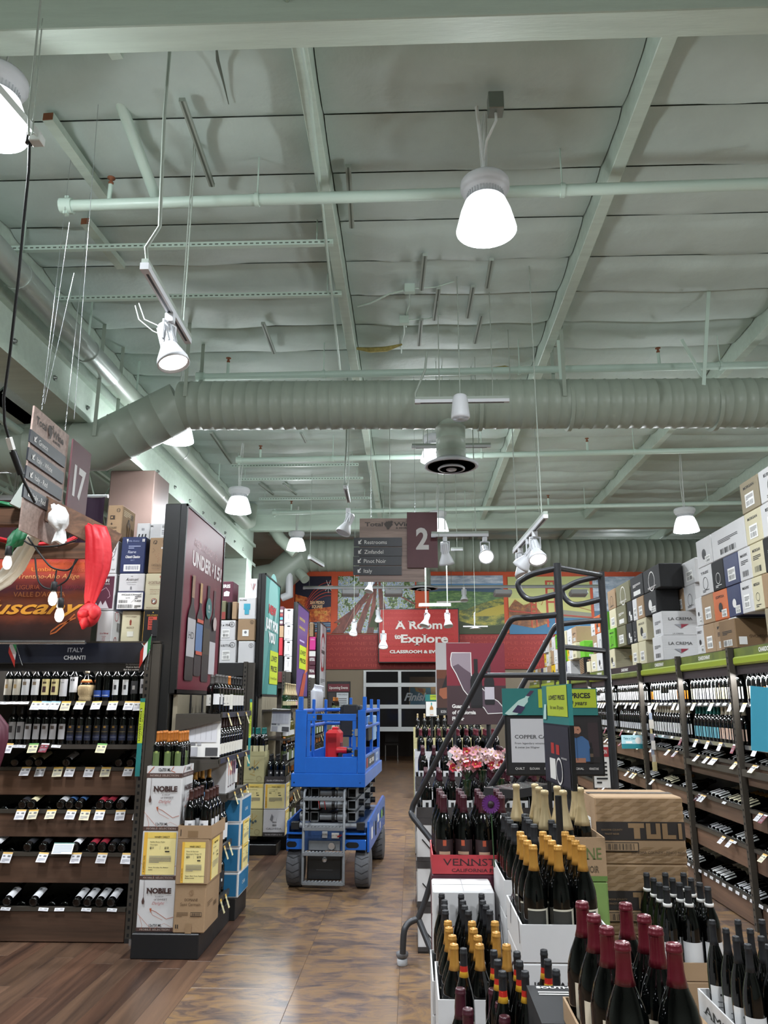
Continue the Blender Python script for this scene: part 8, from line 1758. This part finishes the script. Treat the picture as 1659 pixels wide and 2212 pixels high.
# TULI cartons
def weave(s, y0, y1):
    rs = random.Random(4); c = mx('8a6f50')
    for j in range(6):
        for i in range(5):
            x = i * .21 + .08 * (j % 2) - .03; y = y0 + (y1 - y0) * j / 6; s.k = 1; e = min(1, x + .12); x = max(0, x)
            s.mb.poly([s.P(x, y), s.P(e, y), s.P(min(1, e + .05), y + (y1 - y0) / 6 * .9), s.P(min(1, x + .05), y + (y1 - y0) / 6 * .9)], c)
def f_tuli(s):
    weave(s, .63, .98); weave(s, .02, .26); s.k = 3; s.rect(0, .36, 1, .63, mx('2a2523')); lt = mx('8a6f50')
    for k, (x, w_) in enumerate(((.36, .13), (.56, .14), (.74, .13), (.92, .04))):
        if k == 0: s.rect(x, .54, x + w_ + .05, .61, lt); s.rect(x + .06, .38, x + .13, .54, lt)
        elif k == 1: s.rect(x, .44, x + .05, .61, lt); s.rect(x + .11, .44, x + .16, .61, lt); s.rect(x, .38, x + .16, .45, lt)
        elif k == 2: s.rect(x, .38, x + .06, .61, lt); s.rect(x + .06, .38, x + .15, .44, lt)
        else: s.rect(x, .38, x + w_, .61, lt)
    s.text('SONOMA COUNTY', .17, .5, .028, lt, fit=.24); s.text('PINOT NOIR', .17, .44, .028, lt, fit=.16); s.rect(.05, .2, .46, .33, K_); s.rect(.06, .21, .45, .32, mx('9b8062')); s.barcode(.09, .22, .42, .31, K_, n=24); s.text('SONOMA COUNTY - PINOT NOIR', .68, .165, .04, mx('3a2f26'), fit=.62)
Yt = 3.6; x0, x1, z0, z1 = pxbox(1293, 1722, 1473, 1868, Yt)
for k in range(4):
    zt_ = z1 - k * (z1 - z0); 
    carton('woven-print brown TULI carton, %s of its pile' % ('topmost', 'second', 'third', 'lowest')[k], x0, x1, Yt, Yt + .30, zt_ - (z1 - z0) + .001 if k < 3 else .01, zt_, 'carton_brown', f_tuli, None, (lambda s: label_block(s, .2, .25, .5, .4, 5)) if k == 0 else None, top=(lambda s: s.rect(0, .4, 1, .62, mx('4a4038'))) if k == 0 else None)
# ---- easel signs
def sign_pole(r, p, z): b = MB(); b.tube([V((0, .02, 0)), V((0, .02, p.z - z))], .012, 'black_plastic', 8); b.build('pole', r, (0, 0, z - p.z)); b = MB(); b.lathe([(.12, 0), (.12, .01), (0, .012)], 'black_plastic', 16); b.build('base', r, (0, .02, z - p.z))
TEAL, LIME = mx('23726f'), mx('a9bb2c')
def f_low(s):
    s.rect(0, .0, 1, 1, TEAL); s.poly([(.04, .0), (.28, .66), (.31, .66), (.33, .74), (.36, .96), (.31, .98), (.22, .76), (.13, .6), (.0, .1)], mx('b5d3cc')) if False else s.poly([(.06, .0), (.02, .06), (.17, .55), (.24, .66), (.25, .72), (.29, .7), (.27, .62), (.27, .5), (.15, .02)], mx('b5d3cc')); s.poly([(.25, .72), (.30, .92), (.34, .9), (.29, .7)], mx('4a2f4c')); s.poly([(.1, .12), (.16, .38), (.24, .3), (.19, .06)], mx('33264c'))
    s.rect(.38, .28, .99, .97, LIME); s.text('LOWEST PRICES', .68, .64, .19, K_, bold=.04, fit=.5); s.text('for over 30 years', .68, .38, .17, K_, slant=.25, bold=.02, fit=.42)
def f_cop(s):
    s.rect(0, 0, 1, 1, mx('17171a')); s.rect(.04, .2, .5, .97, mx('c4c4c8')); s.text('COPPER CANE', .08, .62, .065, K_, 'l', serif=True, fit=.42, bold=.01); s.text('From legendary winemaker', .08, .52, .035, K_, 'l', fit=.36); s.text('& owner Joe Wagner', .08, .45, .035, K_, 'l', fit=.26)
    s.rect(.56, .2, .97, .97, mx('1f1b1d')); s.rect(.86, .3, .97, .9, mx('2f2226'))
    s.poly([(.58, .22), (.58, .5), (.64, .62), (.72, .67), (.8, .66), (.86, .58), (.88, .4), (.88, .22)], mx('3a5f8c')); s.poly([(.58, .28), (.6, .2), (.82, .2), (.82, .28)], mx('9a6a54')); s.line([(.735, .24), (.735, .64)], .006, mx('24405f')); s.disc(.73, .76, .056, mx('a8775f'), 20, .1); s.poly([(.675, .74), (.685, .66), (.73, .63), (.775, .66), (.785, .74), (.76, .70), (.73, .715), (.70, .70)], mx('2a1c18')); s.poly([(.672, .79), (.68, .87), (.73, .9), (.78, .87), (.788, .79), (.77, .835), (.69, .835)], mx('1c1413')); s.rect(.70, .775, .715, .785, K_); s.rect(.745, .775, .76, .785, K_); s.text('', 0, 0, .01, K_)
    s.rect(.865, .2, .9, .45, mx('0c0c0e')); s.rect(.874, .45, .891, .55, mx('0c0c0e')); s.rect(.866, .3, .899, .36, mx('5a4a3a'))
    for i, t in enumerate(('QUILT', 'ELOUAN', 'BELLE', 'BOEN', 'TORIAL', 'VENNSTONE')): s.text(t, .12 + .155 * i, .08, .04, W_, serif=True, fit=.1)
p = at(1187, 1672, 4.55); x0, x1, z0, z1 = pxbox(1091, 1487, 1288, 1676, 4.55); zm = at(1187, 1545, 4.55).z
r = thing('easel_sign', 'teal and lime Lowest Prices sign over a framed COPPER CANE picture', 'sign', p)
b = MB(); b.box(x0 - p.x, x1 - p.x, 0, .012, zm - p.z, z1 - p.z, TEAL); o = b.build('price_header', r); q = MB(); f_low(Sheet(q, (x0 - p.x, -.001, zm - p.z), (1, 0, 0), (0, 0, 1), x1 - x0, z1 - zm)); q.build('printing', o)
b = MB(); b.cbox(x0 - p.x + .01, x1 - p.x + .02, 0, .02, z0 - p.z, zm - p.z, 'poster_frame', .004); o = b.build('frame', r); q = MB(); f_cop(Sheet(q, (x0 - p.x + .02, -.001, z0 - p.z + .01), (1, 0, 0), (0, 0, 1), x1 - x0 - .01, zm - z0 - .02)); q.build('picture', o); sign_pole(r, p, 0.0)
# second sign turned edgeways
a0, a1 = at(1168, 1640, 3.1), at(1222, 1640, 2.72); u = V((a1.x - a0.x, a1.y - a0.y, 0)); u.normalize(); wd = (a1 - a0).length
p = at(1208, 1720, 2.85); r = thing('easel_sign', 'narrow-looking Lowest Prices sign turned sideways with a dark wine picture', 'sign', p); nn = u.cross(V((0, 0, 1)))
zt2, zm2, zb2 = at(1160, 1483, 3.1).z, at(1163, 1560, 3.1).z, at(1190, 1690, 2.95).z
def pan(nm, za, zb, m, art, du=0.0): b = MB(); b.prism([(-wd / 2, za), (wd / 2, za), (wd / 2, zb), (-wd / 2, zb)], (0, 0, -p.z), u, (0, 0, 1), -nn * .015, m); o = b.build(nm, r); q = MB(); art(Sheet(q, u * (-wd / 2) + V((0, 0, za - p.z)) + nn * .001, u, (0, 0, 1), wd, zb - za)); q.build('printing', o)
pan('price_header', zm2, zt2, TEAL, lambda s: (s.rect(.22, .2, .98, .98, LIME), s.text('LOWEST PRICES', .6, .62, .12, K_, bold=.02, fit=.6), s.text('for over 30 years', .6, .38, .1, K_, fit=.5), s.poly([(.05, .1), (.12, .5), (.2, .5), (.18, .1)], mx('b5d3cc'))))
pan('frame', zb2, zm2, 'poster_frame', lambda s: (s.rect(.04, .03, .96, .97, mx('1e1c2a')), s.rect(.3, .5, .42, .68, mx('a8241c')), s.rect(.5, .5, .62, .66, mx('a8241c')), s.rect(.24, .08, .46, .42, W_), s.disc(.6, .24, .12, W_, 18), s.disc(.6, .24, .1, mx('1e1c2a'), 18), s.text('AVAILABLE', .8, .45, .03, W_, fit=.2))); sign_pole(r, p, 0.0)
# maroon state-map sign and the portrait sign behind it
YS = 6.9; x0, x1, z0, z1 = pxbox(967, 1389, 1089, 1565, YS); r = thing('hanging_sign', 'maroon sign with a white state outline and two black bottles reading Guardian of California Flavor', 'sign', ((x0 + x1) / 2, YS, z0))
b = MB(); b.box(x0, x1, YS, YS + .012, z0, z1, mx('74202e')); o = wb(b, 'panel', r); q = MB(); s = Sheet(q, (x0, YS - .001, z0), (1, 0, 0), (0, 0, 1), x1 - x0, z1 - z0)
s.rect(0, 0, 1, .47, mx('3d2a2e')); ca = [(.09, .88), (.42, .88), (.42, .60), (.52, .5), (.72, .34), (.86, .28), (.93, .22), (.95, .14), (.68, .13), (.62, .2), (.5, .27), (.38, .33), (.28, .42), (.22, .52), (.16, .62), (.08, .72), (.07, .8)]; s.poly(ca, mx('8d8088')); s.poly([(.08, .7), (.2, .74), (.3, .68), (.42, .62), (.52, .5), (.72, .34), (.86, .28), (.93, .22), (.95, .14), (.68, .13), (.62, .2), (.38, .33), (.28, .42), (.16, .62)], mx('574650')); s.line(ca + ca[:1], .014, W_)
bottle_pic(s, .5, .2, .8, .2, mx('131214'), mx('131214'), mx('1d1c1f')); bottle_pic(s, .72, .24, .75, .17, mx('1a191c'), mx('3a3034'), mx('b9b4bc'), (.12, .42))
for i, t in enumerate(('Guardian', 'of California', 'Flavor')): s.text(t, .08, .20 - i * .075, .045, W_, 'l', bold=.04, track=.95)
q.build('printing', o); b = MB(); b.tube([((x0 + x1) / 2 + .1, YS + .03, 0), ((x0 + x1) / 2 + .1, YS + .03, z0 + .2)], .02, 'black_plastic', 8); wb(b, 'pole', r)
YS = 9.0; x0, x1, z0, z1 = pxbox(943, 1388, 1015, 1545, YS); r = thing('portrait_sign', 'sign showing the folded arms of a man in a black shirt behind the maroon sign', 'sign', ((x0 + x1) / 2, YS, z0)); b = MB(); b.box(x0, x1, YS, YS + .02, z0, z1, mx('b9b4b4')); s = Sheet(b, (x0, YS - .001, z0), (1, 0, 0), (0, 0, 1), x1 - x0, z1 - z0); s.rect(.02, 0, 1, .55, mx('4a2f26')); s.rect(.02, .5, 1, .62, mx('6a3a22')); s.poly([(.15, .35), (.3, .55), (.5, .62), (.6, .3)], K_); s.poly([(.08, .28), (.1, .36), (.3, .38), (.5, .3), (.5, .24), (.2, .22)], mx('9a5a3c')); s.rect(0, 0, 1, .1, K_); s.text('BOEN', .2, .03, .04, W_, fit=.15); wb(b, 'panel', r); b = MB(); b.tube([((x0 + x1) / 2, YS + .04, 0), ((x0 + x1) / 2, YS + .04, z0 + .1)], .02, 'black_plastic', 8); wb(b, 'pole', r)
YS = 11.0; x0, x1, z0, z1 = pxbox(919, 1500, 945, 1549, YS); r = thing('small_sign', 'small Lowest Prices sign with an orange bottle picture beside the portrait sign', 'sign', ((x0 + x1) / 2, YS, z0)); b = MB(); b.box(x0, x1, YS, YS + .02, z0, z1, K_ if False else 'poster_frame'); s = Sheet(b, (x0, YS - .001, z0), (1, 0, 0), (0, 0, 1), x1 - x0, z1 - z0); s.rect(0, .7, 1, 1, TEAL); s.rect(.4, .76, 1, .98, LIME); s.text('LOWEST', .7, .87, .07, K_, fit=.5); s.rect(.05, .04, .95, .68, 'card_white'); bottle_pic(s, .5, .08, .64, .28, mx('b9803a'), mx('3a9a90'), W_); wb(b, 'panel', r); b = MB(); b.tube([((x0 + x1) / 2, YS + .03, 0), ((x0 + x1) / 2, YS + .03, z0 + .05)], .015, 'black_plastic', 6); wb(b, 'pole', r)
# ---- bird-label display behind the ladder and the rows beyond it
wk('L', 'burgundy_bottle', 'cap_plum', (mx('cfcfcf'), .025, .10, .9), art=[('print_black', .05, .085, -.3, .2)])
kd('far_r', 'burgundy_bottle', 'burg', 'glass_dark', 'cap_red', None, parts=False, n=10); kd('far_k', 'burgundy_bottle', 'burg', 'glass_dark', 'cap_black', None, parts=False, n=10); kd('far_y', 'burgundy_bottle', 'burg', 'glass_dark', 'cap_champ', (mx('cfc8a8'), .03, .1, 1), parts=False, n=10)
def f_bird(s):
    s.rect(0, .84, 1, 1, mx('3a3737')); s.text('CALIVEDA', .5, .88, .07, W_, serif=True, fit=.5); s.rect(0, 0, 1, .1, mx('3a3737')); rs = random.Random(2)
    for i in range(26): t = i / 25; x = .2 + .5 * t; s.line([(x, .2 + .3 * t), (x + rs.uniform(-.16, .02), .5 + .3 * t * rs.uniform(.4, 1))], .016, K_)
    s.disc(.3, .22, .12, 'print_grey', 12)
XL0 = .03
def wine_wall(y0, y1, zt, nx, ny, key, label, group, cm, cl, tiers=0, x0=XL0, x1=1.05, front=None, left=None, rim=.07):
    stack(cl, x0, (x0 + x1) / 2 - .002, y0, y1, zt, cm, None, front, left); stack(cl + ' (right half)' if False else 'right-hand ' + cl, (x0 + x1) / 2 + .002, x1, y0, y1, zt, cm, None, front, None)
    for k, (a, c) in enumerate(((x0, (x0 + x1) / 2 - .002), ((x0 + x1) / 2 + .002, x1))): open_carton('%s cut tray, %s' % (('left', 'right')[k], group), a, c, y0, y1, zt, zt + rim, mx('3a3737') if front else cm, None, None, None)
    fill(K[key], x0 + .02, x1 - .02, y0 + .02, y1 - .02, zt + .013, nx, ny, label, group, .012)
lcard = lambda s: (f_bird(s), winery_card(s, .2, .08, .95, .86, ['Caliveda Pinot', 'Reserve'], '$15', '$13', ['Elegant, Dark Cherry']))
zA = at(925, 1661, 5.95).z - .298 - .014
wine_wall(5.75, 6.2, zA, 10, 4, 'L', 'plum-capped bird label bottle, front display behind the ladder', 'bird label bottles, front display', 'carton_white', 'white bird-drawing carton, front display', front=f_bird, left=lcard)
zB = at(925, 1612, 7.1).z - .312
wine_wall(6.95, 7.4, zB, 10, 3, 'L', 'plum-capped bird label bottle, second display behind the ladder', 'bird label bottles, second display', 'carton_white', 'white bird-drawing carton, second display', front=f_bird, left=lcard)
zC = at(920, 1575, 9.4).z - .31
wine_wall(9.2, 9.7, zC, 9, 3, 'far_r', 'red foil bottle in the third display behind the ladder', 'red foil bottles', 'carton_white', 'white carton of the red foil display'); wine_wall(11.6, 12.1, at(920, 1556, 11.8).z - .31, 10, 3, 'far_k', 'black-capped bottle in the fourth display', 'far black-capped bottles', 'carton_sage', 'pale carton of the fourth display'); wine_wall(14.3, 14.8, at(895, 1542, 14.5).z - .31, 10, 2, 'far_y', 'yellow-capped bottle in the farthest display', 'far yellow-capped bottles', 'carton_sage', 'pale carton of the farthest display', x1=1.3)
# flowers
def bouquet(label, c, R, n, cols, seed, fr):
    r = thing('flower_bouquet', label, 'flowers', c); rs = random.Random(seed)
    for k in range(n):
        a = rs.uniform(0, 2 * PI); q = R * rs.uniform(.2, 1) ** .5; p = V((q * math.cos(a), q * .5 * math.sin(a) - .05, rs.uniform(-.5, .6) * R)); b = MB(); m = rs.choice(cols); N_ = V((rs.uniform(-.5, .5), -1, rs.uniform(-.2, .6))).normalized(); U_ = N_.cross(V((0, 0, 1))).normalized(); W2 = U_.cross(N_)
        for j in range(6):
            t = 2 * PI * j / 6 + rs.uniform(0, .3); e = U_ * math.cos(t) + W2 * math.sin(t); f_ = U_ * math.cos(t + 1.2) + W2 * math.sin(t + 1.2); s_ = fr * rs.uniform(.8, 1.1); b.poly([p, p + (e * .7) * s_ + N_ * .006, p + (e + f_) * .62 * s_ + N_ * .012, p + f_ * .7 * s_ + N_ * .006], m)
        blob(b, p + N_ * .006, .006, .006, .006, mx('c9a83a'), n=6, k=4); b.build('blossom', r)
    b = MB()
    for k in range(14): a = rs.uniform(0, 6.3); b.tube([V((0, 0, -R * 1.2)), V((R * .8 * math.cos(a), R * .3 * math.sin(a), rs.uniform(-.4, .4) * R))], .004, mx('2f4a2c'), 5)
    b.build('stems', r); b = MB(); b.lathe([(.02, -R * 2.2), (.03, -R * 1.3), (.035, -R * 1.2)], 'glass_green', 12); b.build('holder', r)
pk = [mx('d9b0b4'), mx('d9b0b4'), mx('e3c9c9'), mx('c98a94'), mx('b82838')]
bouquet('pink and white artificial flowers, left bunch among the bottles', at(1008, 1640, 5.6), .11, 40, pk, 1, .032); bouquet('pink and white artificial flowers, right bunch near the COPPER CANE sign', at(1078, 1642, 5.6), .10, 36, pk, 2, .032); bouquet('pink artificial flowers, middle bunch with red buds', at(1040, 1632, 5.62), .08, 24, pk, 3, .03)
r = thing('purple_flower', 'single purple daisy between the plum-capped bottles', 'flower', at(1060, 1737, 3.42)); b = MB()
for k in range(40): a = 2 * PI * k / 40; l_ = .037 if k % 2 else .03; e = V((math.cos(a), -.1 * (k % 2), math.sin(a))); f_ = V((-math.sin(a), 0, math.cos(a))); b.poly([e * .01 - f_ * .003, e * l_ - f_ * .004, e * l_ + f_ * .004, e * .01 + f_ * .003], mx('5a1f6a'))
b.build('petals', r); b = MB(); blob(b, (0, -.004, 0), .014, .01, .014, mx('2a1a1c'), n=10, k=6); b.build('centre', r); b = MB(); b.tube([(0, 0, 0), (.01, .03, -.25)], .003, mx('2f4a2c'), 5); b.build('stem', r)
# ---- rolling warehouse ladder
mat('ladder_grey', '3c3d40', .38, .4)
LYF = lambda y: y - .55 if y < 6.05 and y != 5.45 else y - .75
r = thing('rolling_ladder', 'dark grey rolling warehouse ladder with hooped handrails behind the bottle displays', 'ladder', (.7, 5.6, 0)); tk = .021
def tb_(nm, pts, rad=.019, sm=True):
    b = MB(); P_ = [at(q[0], q[1], LYF(q[2])) if q[0] > 50 else V(q) for q in pts]; b.tube(smooth(P_, 4) if sm else P_, rad, 'ladder_grey', 10); return wb(b, nm, r)
N1, N2 = 5.35, 5.74
p1b = at(1206, 1330, LYF(N1)); p2b = at(1301, 1340, LYF(N2))
tb_('post', [(1203, 1217, N1), V((p1b.x, LYF(N1), .1))], .024, False); tb_('post', [(1298, 1236, N2), V((p2b.x, LYF(N2), .1))], .024, False)
tb_('top_bar', [(1205, 1226, N1), (1299, 1243, N2)], .018, False); tb_('mid_bar', [(1211, 1397, N1), (1307, 1406, N2)], .017, False); tb_('mid_bar', [(1214, 1460, N1), (1311, 1464, N2)], .017, False)
hoop = lambda xr, yt, yb, xl, Y: [(xr, yt, Y), (xl + 38, yt + 10, Y + .1), (xl + 12, yt + 22, Y + .14), (xl, (yt + yb) / 2 + 3, Y + .15), (xl + 12, yb - 4, Y + .14), (xl + 34, yb + 4, Y + .1), (xr + 3, yb - 8, Y)]
tb_('hand_hoop', hoop(1202, 1228, 1291, 1119, N1), .019); tb_('hand_hoop', hoop(1297, 1245, 1302, 1214, N2), .019)
tb_('handrail', [(1206, 1328, N1), (1150, 1333, 5.5), (1110, 1336, 5.55), (1096, 1352, 5.58)], .019); tb_('handrail', [(1096, 1352, 5.58), (893, 1738, 6.0)], .019, False); tb_('handrail', [(893, 1738, 6.0), (890, 1752, 6.0), (893, 1766, 5.98), (945, 1835, 5.9), (960, 1900, 5.8)], .019)
tb_('handrail', [(1301, 1340, N2), (1240, 1345, 5.85), (1206, 1350, 5.9), (1194, 1362, 5.92)], .019); tb_('handrail', [(1194, 1362, 5.92), (1000, 1712, 6.4)], .019, False)
tb_('mid_rail', [(1213, 1458, N1), (1043, 1459, 5.7)], .017, False); tb_('mid_rail', [(1310, 1465, N2), (1137, 1464, 6.05)], .017, False)
tb_('stringer', [(1190, 1500, N1), (1045, 1722, 5.75), (960, 1850, 5.95)], .02, False); tb_('stringer', [(1285, 1500, N2), (1089, 1730, 6.2), (1010, 1850, 6.4)], .02, False)
for k, (px, py) in enumerate(((1122, 1697), (1165, 1625), (1205, 1555), (1080, 1765), (1035, 1835))):
    b = MB(); c = at(px, py, 5.15 + .02 * k); c2 = c - V((.7, 5.6, 0)); u = V((.63, .78, 0)) * .24; w_ = V((.78, -.63, 0)) * .11
    P8 = [c2 + u * i + w_ * j for i, j in ((-1, -1), (1, -1), (1, 1), (-1, 1))]; b.add([q for q in P8] + [q - V((0, 0, .05)) for q in P8], [(0, 1, 2, 3), (0, 4, 5, 1), (1, 5, 6, 2), (2, 6, 7, 3), (3, 7, 4, 0)], 'ladder_grey')
    for i in range(6):
        for j in range(3): q = c2 + u * (-.85 + .34 * i) + w_ * (-.7 + .7 * j); b.bar(q, q + V((.012, .018, .002)), .008, .004, 'steel_galv')
    b.build('step', r)
tb_('base_tube', [(945, 1850, 6.0), (922, 1935, 6.0), (903, 1985, 6.0)], .02); tb_('base_tube', [(903, 1985, 6.0), (884, 1993, 6.0), (873, 2012, 5.98), (870, 2060, 5.98)], .02); tb_('base_tube', [(905, 1988, 6.0), (935, 2062, 5.9)], .02, False)
b = MB(); q = atz(869, 2085, 0); b.lathe([(.03, .0), (.034, .004), (.034, .035), (.03, .04)], 'grey_plastic', 14, q); b.lathe([(.03, .045), (.04, .055), (.04, .075), (.02, .085)], mx('6a6b6e'), 14, q); wb(b, 'caster', r)
b = MB(); M1, M2 = LYF(N1), LYF(N2); b.tube([(p1b.x, M1, .12), (p2b.x, M2, .12)], .02, 'ladder_grey', 8); b.tube([(p1b.x, M1, .1), (p1b.x, M1, 0)], .03, 'grey_plastic', 10); b.tube([(p2b.x, M2, .1), (p2b.x, M2, 0)], .03, 'grey_plastic', 10); wb(b, 'rear_casters', r)
b = MB(); b.box(-.05, .05, -.002, .002, -.13, .13, 'card_white'); s = Sheet(b, (-.05, -.003, -.13), (1, 0, 0), (0, 0, 1), .1, .26); s.rect(0, .72, 1, .95, mx('a8242c')); s.text('CAUTION', .5, .79, .1, W_, bold=.03, fit=.8); s.lines(.15, .85, .1, .65, 6, K_); o = b.build('caution_tag', r, at(1299, 1655, 5.15) - r.location)
